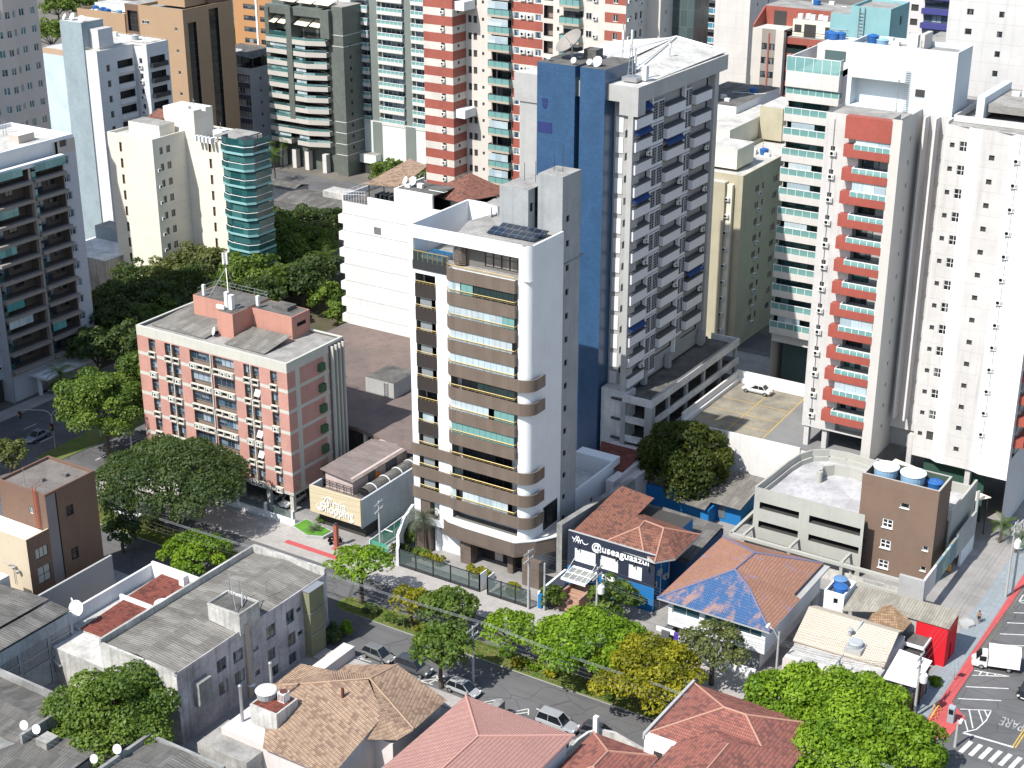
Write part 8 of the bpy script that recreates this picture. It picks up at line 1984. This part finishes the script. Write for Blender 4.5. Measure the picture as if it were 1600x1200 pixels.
for i,(px,py,zc,r_,m) in enumerate(((170,500,7,5.2,M_leaf_dark),(232,468,7,5.2,M_leaf_dark),(255,500,5,4.6,M_leaf_mid),(300,450,7,5.4,M_leaf_dark),(330,470,6,4.8,M_leaf_mid),(385,425,8,5.6,M_leaf_mid),(405,465,6,4.6,M_leaf_dark),(470,440,6,4.8,M_leaf_dark),(482,385,8,5.2,M_leaf_mid),(440,372,8,5.6,M_leaf_mid),(365,360,9,5.2,M_leaf_mid),(495,425,6,4.4,M_leaf_dark),(150,545,6,4.4,M_leaf_dark),(205,540,6,5.0,M_leaf_dark),(500,372,7,4.6,M_leaf_olive))):
    tree('leafy tree of the dense park, ' + ('at its far left','left of the olive crowns','low on the left beside the drooping palm','between the olive crowns','right behind the pink roof mast','right below the broadest crown','low in the middle','right of the bright palm','right of the broadest crown','above the bright palm','touching the teal balconies','beside the right palm','nearest the left tower','behind the avenue tree','olive, by the white party wall')[i],at(px,py,zc),r_,zc+3.4,zc,m,'dome',.42,group=P_,dens=7)
tree('tree with yellow green leaves cut by the left edge',at(14,712,4),3.0,6.4,4.0,M_leaf_olive,'dome',.28)
tree('dark clipped tree in front of the pale green podium',at(608,270,4),4.2,7.0,3.6,M_leaf_mid,'round',.45,dens=6)
tree('small tree right of the clipped tree beside the striped tower',at(655,272,4),3.2,6.0,3.4,M_leaf_mid,'dome',.45,dens=6)
for lb,px,py,z_,r_ in (('far tree behind the roof of the blue tower',1082,70,6,8),('second far tree behind the roof of the blue tower',1100,30,6,7),('far light green tree between the beige and pale blue towers',80,52,10,6),('far tree between the tan tower and the grey tower',352,58,8,6),('far tree at the top left beyond the rooftops',120,8,6,7),('far tree at the top left behind the street',90,12,6,6)): tree(lb,at(px,py,z_),r_,z_+r_*.7,z_,M_leaf_mid,'dome',.7,group='far trees',dens=6)
for i,(lb,px,py,zz,h_) in enumerate((('drooping palm beside the left end of the pink roof',213,492,7.5,7.5),('bright palm in the middle of the park',430,428,8,8),('palm at the right of the park',508,402,8,8),('second palm right of the park centre',415,455,6.5,6.5))): palm(lb,at(px,py,zz),h_,4.0,M_palm,20,seed=i)
palm('palm in front of the left tower entrance',at(96,580,8),7.5,3.6,M_palm,16,seed=5)
for i,(px,py) in enumerate(((412,228),(440,222),(428,246))): palm(('palm left of the dark green tower','palm nearest the dark green tower','lowest palm beside the dark green tower')[i],at(px,py,6),6+i*.4,3.4,M_palm,14,seed=7+i)
palm('grey green palm in the garden left of the brown canopy',(-106.6,147.0),5.2,3.2,M_palmgrey,22,seed=12,droop=1.2)
palm('young palm behind the red paved corner at the right edge',at(1565,822,2.5),2.6,2.4,M_palm,14,seed=13); palm('second young palm at the right edge',at(1590,838,2.5),2.6,2.2,M_palm,12,seed=14)
palm('spiky agave in the lawn planter',(-122.6,143.9),.7,1.5,M_palmgrey,16,group=None,r=.2,cat='agave',droop=.5,seed=15)
shrub('low clipped hedge left of the lobby path',(-104.2,145.4),2.4,1.2,M_leaf_yel,'hedge','hedge',.8,None,.16,14); shrub('rounded clipped hedge in front of the lobby',(-97.0,145.6),2.2,1.5,M_leaf_yel,'hedge','hedge',1.0,None,.16,14,seed=2); shrub('clipped hedge by the power pole',(-90.9,144.3),1.1,1.6,M_leaf_yel,'hedge','hedge',1.0,None,.16,10,seed=3)
for k,(px,py,r_,h_,m,lb) in enumerate(((640,842,1.6,2.6,M_leaf_mid,'leafy shrub below the grey palm'),(628,862,1.3,1.8,M_leaf_dark,'dark shrub at the foot of the curved white wall'),(660,868,1.2,1.4,M_leaf_mid,'shrub between palm and hedge'),(538,990,.9,2.0,M_leaf_bright,'bright shrub in the wall planting strip'),(522,1000,1.2,2.2,M_leaf_dark,'dark shrub in the wall planting strip'),(505,812,.8,.9,M_leaf_mid,'small shrub at the left of the lawn planter'),(1462,1065,.8,1.0,M_leaf_bright,'shrub under the white canopy edge'),(1470,1003,.7,1.2,M_leaf_mid,'shrub in front of the red shop wall'),(232,815,1.8,.7,M_leaf_olive,'ground shrub on the left island'),(1180,808,1.4,1.0,M_leaf_bright,'grass clump behind the blue roofed house'))): shrub(lb,at(px,py,.4),r_,h_,m,seed=k+5)
for k,(u,v,r_,m) in enumerate(((-103.2,131.2,1.2,M_leaf_dark),(-100.4,131.0,1.1,M_leaf_mid),(-98.2,130.9,.9,M_leaf_dark),(-95.4,130.9,1.0,M_leaf_yel),(-90.4,130.8,.9,M_leaf_mid),(-82.2,130.8,1.2,M_leaf_yel),(-80.0,130.9,1.2,M_leaf_bright),(-77.6,130.8,1.1,M_leaf_yel),(-70.0,130.6,1.1,M_leaf_mid))): shrub('low plants under the island trees, number %s from the left' % ('one','two','three','four','five','six','seven','eight','nine')[k],(u,v),r_,.8,m,'shrub','shrub',.7,'low plants on the street island',.2,7,.12,seed=30+k)
# short grass on the islands: nobody could count the blades
def grass(name,pts_fn,n,h,seed,z0=.13):
    rng = np.random.default_rng(seed); V = []; F = []
    for k in range(n):
        x,y = pts_fn(rng); a = rng.uniform(0,6.28); w = rng.uniform(.03,.06); hh = h*rng.uniform(.5,1.3); i = len(V)
        dx,dy = w*math.cos(a),w*math.sin(a); lx,ly = rng.uniform(-.08,.08,2)
        V += [(x-dx,y-dy,z0),(x+dx,y+dy,z0),(x+lx,y+ly,z0+hh)]; F.append((i,i+1,i+2))
    me = bpy.data.meshes.new(name); me.from_pydata(V,[],F); at_ = me.attributes.new('tint','FLOAT','FACE'); at_.data.foreach_set('value',rng.random(len(F))); me.materials.append(M_leaf_grass); o = bpy.data.objects.new(name,me); COL.objects.link(o); return tag(o,'short green and straw coloured grass on the street islands','grass',None,'stuff')
M_leaf_grass = leafmat('grass_leaf',(.05,.10,.015),(.18,.18,.05))
def _isl(rng):
    if rng.random() < .6: return rng.uniform(-107.8,-47),rng.uniform(129.9,132.7)
    return rng.uniform(-156,-127),rng.uniform(130.1,134.0)
grass('island_grass',_isl,16000,.16,77)
# ------------------------------------------------------------------ vehicles
M_tyre = plain('tyre_rubber',(.012,.012,.013),.8,.1); M_rim = plain('wheel_rim',(.35,.36,.37),.3,.5,.6); M_cglass = plain('car_glass',(.010,.013,.016),.05,.7)
M_lampw = plain('headlight_lens',(.55,.57,.58),.1,.6); M_lampr = plain('taillight_lens',(.28,.012,.012),.2,.6)
def carpaint(name,col): 
    if name in MATS: return MATS[name]
    t = NT(name); n = t.noise(t.n('TexCoord').outputs['Object'],2.5,3); p = t.bsdf(t.mix(t.math('MULTIPLY',n,.18),c4(col),c4(tuple(k*.6 for k in col))),.28,.5,.25); p.inputs['Coat Weight'].default_value = .6; MATS[name] = t.m; return t.m
def car(label,loc,rz,paint_,L=4.3,W=1.75,H=1.48,kind='hatch',group='parked cars'):
    """lofted lower body, sloped greenhouse, four wheels, lamps; local +x is forward"""
    t = thing('parked_car',label,'car',loc,rz,group); hl,hw = L/2,W/2; zb = .78 if kind != 'suv' else .92
    b = MB()
    if kind == 'sedan': sec = [(-hl,.45,.62,.72),(-hl+.12,.3,.80,.9),(-hl+.9,.26,.86,.98),(-.5,.25,.84,1.0),(.75,.25,.82,1.0),(hl-.9,.26,.76,.97),(hl-.2,.3,.62,.86),(hl,.42,.52,.66)]
    else: sec = [(-hl,.42,zb-.1,.80),(-hl+.1,.3,zb+.04,.93),(-hl+.7,.26,zb+.05,.99),(-.5,.25,zb+.03,1.0),(.6,.25,zb,1.0),(hl-.85,.26,zb-.08,.97),(hl-.2,.3,zb-.2,.87),(hl,.42,zb-.33,.68)]
    rings = []
    for x,z0,z1,w in sec:
        y = hw*w; rings.append([(x,-y*.86,z0),(x,-y,z0+(z1-z0)*.45),(x,-y*.95,z1-.05),(x,-y*.82,z1),(x,y*.82,z1),(x,y*.95,z1-.05),(x,y,z0+(z1-z0)*.45),(x,y*.86,z0)])
    for p,q in zip(rings[:-1],rings[1:]):
        for k in range(8): l = (k+1) % 8; b.face([p[k],q[k],q[l],p[l]][::-1])
    b.face(rings[0]); b.face(rings[-1][::-1])
    if kind == 'sedan': xs = (-hl+.75,-hl+1.35,.15,1.0)
    elif kind == 'suv': xs = (-hl+.12,-hl+.42,.35,1.1)
    else: xs = (-hl+.15,-hl+.6,.35,1.2)
    zt = H; yb,yt = hw*.84,hw*.66
    bt = [(xs[0],-yb,zb),(xs[3],-yb,zb-.02),(xs[3],yb,zb-.02),(xs[0],yb,zb)]; tp = [(xs[1],-yt,zt-.06),(xs[2],-yt,zt-.05),(xs[2],yt,zt-.05),(xs[1],yt,zt-.06)]
    tc = [(xs[1]+.12,-yt*.8,zt),(xs[2]-.15,-yt*.8,zt),(xs[2]-.15,yt*.8,zt),(xs[1]+.12,yt*.8,zt)]
    for k in range(4): l = (k+1) % 4; b.face([tp[k],tp[l],tc[l],tc[k]])
    b.face(tc)
    for k in range(4): b.tube(bt[k],tp[k],.05,4); l = (k+1) % 4; b.tube(tp[k],tp[l],.035,4)
    for s in (-1,1):
        xm = (xs[1]+xs[2])/2; b.tube((xm,s*yb,zb),(xm,s*yt,zt-.05),.04,4); b.box(xs[3]-.25,xs[3]-.08,s*hw*.96-.07 if s > 0 else -hw*1.06,hw*1.06 if s > 0 else -hw*.96+.07,zb,zb+.14)
        if kind == 'suv': b.tube((xs[1]+.2,s*yt*.85,zt+.06),(xs[2]-.2,s*yt*.85,zt+.06),.025,4)
    b.build('body',[paint_],t,world=False,smooth=False)
    g = MB()
    for k in range(4): l = (k+1) % 4; g.face([bt[k],bt[l],tp[l],tp[k]])
    g.build('windows',M_cglass,t,world=False)
    def wheel_m():
        m = MB(); m.tube((0,-.1,0),(0,.1,0),.32,14); return m.mesh('wheel',[M_tyre])
    def rim_m():
        m = MB(); m.tube((0,-.108,0),(0,.108,0),.2,10); return m.mesh('rim',[M_rim])
    for x in (-hl+.78,hl-.82):
        for y in (-hw+.1,hw-.1):
            w = bpy.data.objects.new('wheel',cached('wheel',wheel_m)); COL.objects.link(w); w.parent = t; w.location = (x,y,.32)
            r_ = bpy.data.objects.new('rim',cached('rim',rim_m)); COL.objects.link(r_); r_.parent = w
    zl = zb-.28
    for s in (-1,1):
        for nm,m,x0,x1,z in (('headlight',M_lampw,hl-.24,hl-.03,zl),('taillight',M_lampr,-hl-.01,-hl+.12,zb-.15)):
            q = MB(); q.box(x0,x1,min(s*hw*.45,s*hw*.78),max(s*hw*.45,s*hw*.78),z-.02,z+.13); q.build(nm,m,t,world=False)
    q = MB(); q.box(hl-.02,hl+.015,-.24,.24,.42,.53); q.box(-hl-.015,-hl+.03,-.24,.24,.55,.66); q.build('number_plate',M_acwhite,t,world=False)
    return t
C_sil = carpaint('silver_paint',(.36,.37,.38)); C_gr = carpaint('graphite_paint',(.055,.06,.068)); C_be = carpaint('grey_beige_paint',(.17,.17,.165)); C_wh = carpaint('white_car_paint',(.70,.70,.69)); C_bk = carpaint('black_car_paint',(.012,.012,.014)); C_bl = carpaint('blue_grey_paint',(.10,.13,.17)); C_cg = carpaint('cool_grey_paint',(.22,.24,.27))
car('silver estate with roof rails parked by the pink tiled house',(-71.8,122.95,0),0,C_sil,4.9,1.85,1.78,'suv')
car('grey hatchback with a beige bonnet, leftmost car by the tan roof',(-96.5,123.5,0),R(-3),C_be,4.3,1.76,1.56)
car('dark graphite estate parked between the grey hatchback and the street tree',(-91.4,123.5,0),0,C_gr,4.6,1.82,1.68,'suv')
car('silver car half hidden under the feathery street tree',(-84.2,123.0,0),0,C_sil,4.2,1.74,1.48)
car('dark car whose bonnet shows behind the slim white pillar',(-67.2,123.9,0),R(5),C_gr,4.2,1.74,1.46)
car('white car under the pink block, nearest the sand coloured sign wall',(-130.5,148.9,0),R(-90),C_wh,4.4,1.8,1.6,'suv')
car('white car under the pink block, left of the other white one',(-133.4,149.8,0),R(-90),C_wh,4.2,1.76,1.5)
car('white saloon alone on the raised parking deck',(-84.9,203.8,7.61),R(180),C_wh,4.7,1.8,1.42,'sedan')
car('glossy black car at the right edge of the photo',(-30.4,157.0,.02),R(-92),C_bk,4.3,1.76,1.46,'sedan','moving cars')
car('grey car in the shade of the avenue behind the leftmost tree',(-177.2,144.6,.02),R(-85),C_cg,4.3,1.75,1.46,'sedan','moving cars')
car('blue grey car in the dark in front of the left tower',(-194.6+5.5,159.8,.15),R(95),C_bl,4.2,1.75,1.46,'sedan')
car('pale car showing through the wide dark tree',(*at(186,775,.6),0),R(-3),C_sil,4.2,1.75,1.48); car('white car showing low through the wide dark tree',(*at(200,800,.6),0),R(-3),C_wh,4.2,1.75,1.48)
car('white car parked on the middle deck of the blue tower podium',(-97.6,191.8,2.92),R(90),C_wh,4.2,1.74,1.46); car('white car deeper on the middle deck of the blue tower podium',(-97.4,198.6,2.92),R(90),C_sil,4.2,1.74,1.46)
def truck():
    t = thing('box_truck','small white box truck parked at an angle on the side street','truck',(-35.1,160.2,.02),R(-163)); b = MB()
    def loft(secs,mi=0):
        rs = [[(x,-w,z0),(x,-w,z0+(z1-z0)*.5),(x,-w*wt,z1),(x,w*wt,z1),(x,w,z0+(z1-z0)*.5),(x,w,z0)] for x,z0,z1,w,wt in secs]
        for p,q in zip(rs[:-1],rs[1:]):
            for k in range(6): l = (k+1) % 6; b.face([p[k],q[k],q[l],p[l]][::-1],mi)
        b.face(rs[0],mi); b.face(rs[-1][::-1],mi)
    loft([(.95,.35,1.95,.82,.86),(1.55,.35,1.95,.84,.84),(2.15,.35,1.2,.84,.9),(2.55,.38,.95,.78,.9),(2.66,.45,.75,.66,.9)]); b.box(-2.6,.9,-.35,.35,.45,.62,1); b.build('cab',[C_wh,M_dmetal],t,world=False)
    b = MB(); b.box(-2.65,.85,-.98,.98,.72,2.55); b.box(-2.68,.88,-1.0,1.0,2.5,2.58); b.box(-2.67,.87,-1.0,1.0,.68,.76); b.build('cargo_box',M_boxw,t,world=False)
    b = MB(); b.prism([(1.62,-.70),(2.2,-.74),(2.2,.74),(1.62,.70)],[1.86,1.2,1.2,1.86],[1.96,1.26,1.26,1.96])
    for s in (-1,1): y0,y1 = sorted((s*.82,s*.87)); b.box(1.1,1.85,y0,y1,1.15,1.75)
    b.build('windows',M_cglass,t,world=False)
    for x in (-1.5,1.55):
        for y in (-.75,.75):
            w = bpy.data.objects.new('wheel',_CACHE['wheel']); COL.objects.link(w); w.parent = t; w.location = (x,y,.32); r_ = bpy.data.objects.new('rim',_CACHE['rim']); COL.objects.link(r_); r_.parent = w
    for s in (-1,1): q = MB(); y0,y1 = sorted((s*.4,s*.68)); q.box(2.56,2.68,y0,y1,.68,.86); q.build('headlight',M_lampw,t,world=False)
M_boxw = paint('truck_box_white',(.70,.69,.66),.1,.15)
truck()
def motorcycle(label,loc,rz,col):
    t = thing('motorcycle',label,'motorcycle',(*loc,.02),rz,'parked motorcycles')
    for x in (-.62,.66): b = MB(); b.tube((x,-.06,.3),(x,.06,.3),.3,14); b.build('wheel',M_tyre,t,world=False)
    b = MB(); b.prism([(-.75,-.1),(.1,-.12),(.1,.12),(-.75,.1)],[.62,.7,.7,.62],[.78,.8,.8,.78]); b.build('seat',M_dark,t,world=False)
    b = MB(); b.prism([(.05,-.14),(.48,-.1),(.48,.1),(.05,.14)],.62,[.86,.98,.98,.86]); b.box(-.2,.35,-.12,.12,.25,.6); b.tube((.66,0,.3),(.45,0,.95),.04,6); b.tube((-.62,0,.3),(-.1,0,.45),.04,6); b.build('frame',col,t,world=False)
    b = MB(); b.tube((.42,-.34,1.02),(.42,.34,1.02),.025,6); b.lathe((.55,0,.82),[(.09,0),(.09,.12)],10); b.build('handlebar',M_metal,t,world=False)
motorcycle('red motorcycle by the lawn planter',(-118.6,143.2),R(60),M_red); motorcycle('dark motorcycle right of the red one by the planter',(-117.9,142.6),R(60),C_bk); motorcycle('motorcycle with a white fairing parked by the arcade',at(1420,868),R(-20),C_wh)
# ------------------------------------------------------------------ the walking person
def person():
    t = thing('person','bare chested person in dark shorts walking along the corner pavement','person',(-39.6,168.7,.13),R(-100))
    J = {'pelvis':(0,0,.93),'spine':(.01,0,1.15),'chest':(.02,0,1.36),'neck':(.03,0,1.5),'head':(.05,0,1.62),'top':(.05,0,1.76),
         'hl':(0,.09,.88),'kl':(.16,.1,.5),'al':(.1,.1,.08),'fl':(.24,.1,.03),'hr':(0,-.09,.88),'kr':(.02,-.1,.48),'ar':(-.24,-.1,.12),'fr':(-.12,-.1,.03),
         'sl':(.01,.19,1.43),'el':(-.1,.25,1.16),'wl':(-.02,.27,.92),'gl':(.03,.27,.83),'sr':(.01,-.19,1.43),'er':(.07,-.25,1.16),'wr':(.22,-.25,.98),'gr':(.27,-.24,.9)}
    E_ = [('pelvis','spine'),('spine','chest'),('chest','neck'),('neck','head'),('head','top'),('pelvis','hl'),('hl','kl'),('kl','al'),('al','fl'),('pelvis','hr'),('hr','kr'),('kr','ar'),('ar','fr'),('chest','sl'),('sl','el'),('el','wl'),('wl','gl'),('chest','sr'),('sr','er'),('er','wr'),('wr','gr')]
    RD = dict(pelvis=.15,spine=.13,chest=.16,neck=.06,head=.10,top=.075,hl=.1,kl=.06,al=.042,fl=.035,hr=.1,kr=.06,ar=.042,fr=.035,sl=.07,el=.045,wl=.033,gl=.036,sr=.07,er=.045,wr=.033,gr=.036)
    ks = list(J); me = bpy.data.meshes.new('body'); me.from_pydata([J[k] for k in ks],[(ks.index(a),ks.index(b_)) for a,b_ in E_],[])
    o = bpy.data.objects.new('body',me); COL.objects.link(o); o.parent = t; m = o.modifiers.new('Skin','SKIN')
    if not me.skin_vertices: 
        bpy.context.view_layer.objects.active = o; o.select_set(True); bpy.ops.mesh.customdata_skin_add(); o.select_set(False)
    for i,k in enumerate(ks): me.skin_vertices[0].data[i].radius = (RD[k],RD[k]*(.8 if k in ('chest','spine','pelvis') else 1)); 
    me.skin_vertices[0].data[0].use_root = True; o.modifiers.new('Sub','SUBSURF').levels = 1; o.modifiers['Sub'].render_levels = 2
    dg = bpy.context.evaluated_depsgraph_get(); nm = bpy.data.meshes.new_from_object(o.evaluated_get(dg)); o.modifiers.clear(); o.data = nm; nm.name = 'body'; nm.materials.clear(); nm.materials.append(plain('skin',(.30,.16,.10),.6)); nm.polygons.foreach_set('use_smooth',[True]*len(nm.polygons))
    b = MB(); b.lathe((0,0,.74),[(.17,.1),(.175,.2),(.16,.28)],14)
    for s,k in ((1,(.09,.1,.62)),(-1,(.01,-.1,.6))): b.tube((0,s*.09,.92),k,.115,12,0,.105)
    b.build('shorts',plain('dark_shorts',(.02,.02,.03),.8),t,world=False)
    b = MB(); b.lathe((.045,0,1.63),[(.104,.0),(.108,.06),(.085,.13),(.02,.155)],14); b.build('hair',plain('dark_hair',(.015,.012,.01),.7),t,world=False)
    for y in (-.032,.032):
        b = MB(); b.lathe((.138,y,1.625),[(.012,0),(.012,.014)],8); b.build('eye',M_dark,t,world=False)
    b = MB(); b.prism([(.135,-.014),(.165,-.008),(.165,.008),(.135,.014)],1.575,1.62); b.build('nose',MATS['skin'],t,world=False)
    b = MB()
    for w,y in ((J['gl'],1),(J['gr'],-1)):
        for i in range(4): b.tube((w[0]-.02+.016*i,w[1],w[2]-.01),(w[0]-.02+.018*i+.01,w[1]-.01*y,w[2]-.085-.008*(i in (1,2))),.008,6)
        b.tube((w[0]+.025,w[1],w[2]+.03),(w[0]+.05,w[1]-.015*y,w[2]-.03),.009,6)
    b.build('fingers',MATS['skin'],t,world=False)
person()
# ------------------------------------------------------------------ poles, wires, traffic lights, small street things
def pole(label,base,H,arm=True,trafo=False,lamp=None,rz=0.0,z0=.14,cross=1.0):
    t = thing('utility_pole',label,'utility pole',(base[0],base[1],z0),rz,'utility poles'); b = MB(); b.tube((0,0,0),(0,0,H),.17,8,0,.11); b.build('post',M_concl,t,world=False)
    if arm:
        for k,z in enumerate((H-.3,H-1.3)):
            b = MB(); b.box(-.07,.07,-1.1*cross,1.1*cross,z-.06,z+.06)
            for y in (-1.0,-.5,.5,1.0): b.lathe((0,y*cross,z+.06),[(.05,0),(.07,.08),(.04,.16)],6)
            b.build('crossarm',M_concl if k else M_metal,t,world=False)
    if trafo:
        b = MB(); b.lathe((.55,0,H-3.4),[(.36,0),(.42,.1),(.42,1.0),(.3,1.12)],14); b.box(.1,.3,-.1,.1,H-3.0,H-2.8)
        for y in (-.2,0,.2): b.lathe((.55,y,H-2.3),[(.05,0),(.07,.12),(.03,.26)],6)
        b.build('transformer',M_acwhite,t,world=False)
    if lamp:
        b = MB(); b.path([(0,0,H*.86),(lamp[0]*.5,lamp[1]*.5,H*.98),(lamp[0],lamp[1],H)],.05,6); b.build('lamp_arm',M_metal,t,world=False); b = MB(); b.box(lamp[0]-.15,lamp[0]+.15,lamp[1]-.4,lamp[1]+.4,H-.1,H+.08); b.build('lamp_head',M_acwhite,t,world=False)
    return t
pole('power pole between the glass fence and the clipped hedge',(-87.4,142.1),8.2); pole('power pole rising out of the feathery street tree',(-83.7,124.3),8.0,rz=0); pole('power pole with a white transformer among the navy shop trees',(-78.0,142.4),8.6,True,True)
pole('power pole with double crossarm at the red paved corner',(-39.6,145.2),8.2,True,True); pole('tall pole at the right edge beside the arcade',(-38.6,176.6),10.5,True,True); pole('second tall pole close to the right edge',(-38.2,178.2),10.2); pole('dark power pole beside the sand coloured sign wall',(-110.9,143.2),8.0,rz=R(10))
pole('lamp post with a curved white arm beside the blue roofed house',(-54.8,142.4),7.4,False,False,(-1.6,.6)); pole('slim pole in front of the cream tiled house',(-47.6,142.4),6.6); pole('pole at the corner of the pink block by the avenue',(-158.6,146.2),9.0,False,False,(1.6,-1.2)); pole('slim pole at the right of the lobby fence',(-85.6,142.9),6.6,False)
pole('bare grey post on the avenue island',(-169.6,150.4),6.4,False,z0=.13); pole('short lamp post at the crossing in the bottom right',(-34.2,142.6),3.4,False,z0=.0,lamp=(.3,0))
def wires(label,pts,n,gap,sag=.5,r=.014,vert=False,mat=None):
    b = MB()
    for p,q in zip(pts[:-1],pts[1:]):
        L = math.dist(p[:2],q[:2]); ex,ey = (q[0]-p[0])/L,(q[1]-p[1])/L
        for i in range(n):
            o = (i-(n-1)/2)*gap; dx,dy,dz = (0,0,o) if vert else (-ey*o,ex*o,0); K = 10
            b.path([(p[0]+(q[0]-p[0])*k/K+dx,p[1]+(q[1]-p[1])*k/K+dy,p[2]+(q[2]-p[2])*k/K+dz-sag*4*(k/K)*(1-k/K)) for k in range(K+1)],r,3)
    o = b.build('power_line',mat or M_wire); return tag(o,label,'power lines')
M_wire = plain('cable_grey',(.10,.10,.105),.6); M_wirel = plain('cable_pale',(.22,.23,.24),.5)
N_ = [(-165,141.5,8.3),(-140,141.6,8.2),(-110.9,143.2,8.0),(-87.4,142.1,8.2),(-78,142.4,8.6),(-54.8,142.4,7.9),(-39.6,145.2,8.2)]
wires('upper wires along the north pavement',N_,3,.6,.45,.011); wires('lower cable bundle along the north pavement',[(x,y,z-1.7) for x,y,z in N_[3:]],3,.3,.5,.018,True)
S_ = [(-150,124.2,7.2),(-118,124.2,7.4),(-83.7,124.3,7.7),(-62,124.2,7.4),(-36,124.0,7.2)]
wires('upper wires along the near pavement',S_,3,.7,.4); wires('pale insulated cable along the near pavement',[(x,y+3.2,z-1.0) for x,y,z in S_],3,.14,.35,.02,True,M_wirel)
wires('wires across the side street corner',[(-39.6,145.2,8.0),(-38.6,176.6,9.8),(-38.4,230,9.6)],4,.5,.5); wires('wires in front of the cream tiled house',[(-54.8,142.4,6.6),(-47.6,142.4,6.4),(-39.6,145.2,7.0)],4,.35,.3)
wires('roof wires of the left corner houses',[(-121,84,7.2),(-103,86,6.8),(-92,90,6.6)],2,.6,.3)
def traffic_light():
    t = thing('traffic_light','double armed traffic light on the avenue island','traffic light',(-172.2,143.6,.13)); b = MB(); b.tube((0,0,0),(0,0,5.6),.1,8)
    for s in (-1,1): b.path([(0,0,5.2),(s*.2,s*.25,6.0),(s*.8,s*.7,6.35),(s*4.6,s*1.6,5.9),(s*5.0,s*1.7,5.6)],.07,6)
    b.build('post',M_metal,t,world=False)
    for x,y,z in ((-5.0,-1.7,4.4),(5.0,1.7,4.4),(.05,-.2,3.0)):
        h = MB(); h.box(x-.18,x+.18,y-.16,y+.16,z,z+1.15); s = h.build('signal_head',M_dmetal,t,world=False)
        for k,m in enumerate((M_greenb,M_yellp,M_lampr)): q = MB(); q.tube((x,y-.17,z+.2+.36*k),(x,y-.27,z+.2+.36*k),.13,10); q.build('lens',m,s,world=False)
traffic_light()
M_yellow = plain('yellow_hoop_paint',(.60,.38,.05),.5)
for k,(px,py) in enumerate(((1462,1108),(1465,1114),(1460,1121),(1457,1127))):
    a = at(px,py); b = MB(); b.path([(a[0]-.45*math.cos(R(60)),a[1]-.45*math.sin(R(60)),.12),(a[0]-.4*math.cos(R(60)),a[1]-.4*math.sin(R(60)),.6),(a[0],a[1],.95),(a[0]+.4*math.cos(R(60)),a[1]+.4*math.sin(R(60)),.6),(a[0]+.45*math.cos(R(60)),a[1]+.45*math.sin(R(60)),.12)],.05,6)
    tag(b.build('bicycle_rack',M_yellow),('topmost yellow bicycle hoop on the red paving','second yellow bicycle hoop from the top','third yellow bicycle hoop from the top','lowest yellow bicycle hoop on the red paving')[k],'bicycle rack','bicycle racks')
t = thing('ticket_machine','dark pillar box on the red paved corner','ticket machine',(-36.0,146.7,.12)); b = MB(); b.prism([(-.35,-.25),(.35,-.25),(.35,.25),(-.35,.25)],0,[1.9,1.9,2.05,2.05]); b.build('cabinet',M_greyblue,t,world=False); b = MB(); b.box(-.25,.25,-.27,-.25,1.1,1.7); b.build('panel',M_dark,t,world=False)
t = thing('parking_sign','blue grey parking sign on a post beside the red path','sign',(*at(1490,1064),.12)); b = MB(); b.tube((0,0,0),(0,0,2.4),.04,6); b.build('post',M_metal,t,world=False); b = MB(); b.box(-.35,.35,-.05,0,1.5,2.5); b.build('board',M_greyblue,t,world=False)
t = thing('fire_hydrant','red hydrant at the lower tip of the red paving','hydrant',(*at(1457,1142),.12)); b = MB(); b.lathe((0,0,0),[(.2,0),(.2,.1),(.14,.14),(.14,.7),(.18,.74),(.1,.95),(.03,1.0)],12); b.tube((-.25,0,.5),(.25,0,.5),.07,8); b.build('body',M_red,t,world=False)
t = thing('planter','pale hexagonal planter beside the red shop','planter',(*at(1510,977),.13)); b = MB(); b.lathe((0,0,0),[(1.0,0),(1.0,.35),(.85,.35),(.85,.3)],6); b.build('rim',M_concl,t,world=False); b = MB(); b.lathe((0,0,.02),[(.84,0),(.84,.26)],6); b.build('soil',M_soil,t,world=False)
M_fadedp = ground('worn_road_paint',(.40,.40,.39),(.12,.12,.12),2.2,5)
o = bpy.data.objects.new('road_lettering',text_mesh('road_lettering','PARE',1.15,.003,M_fadedp,'LEFT')); COL.objects.link(o); o.location = (-28.9,150.9,.03); o.rotation_euler = (0,0,math.pi); o.scale = (1.0,2.2,1); structure(o)
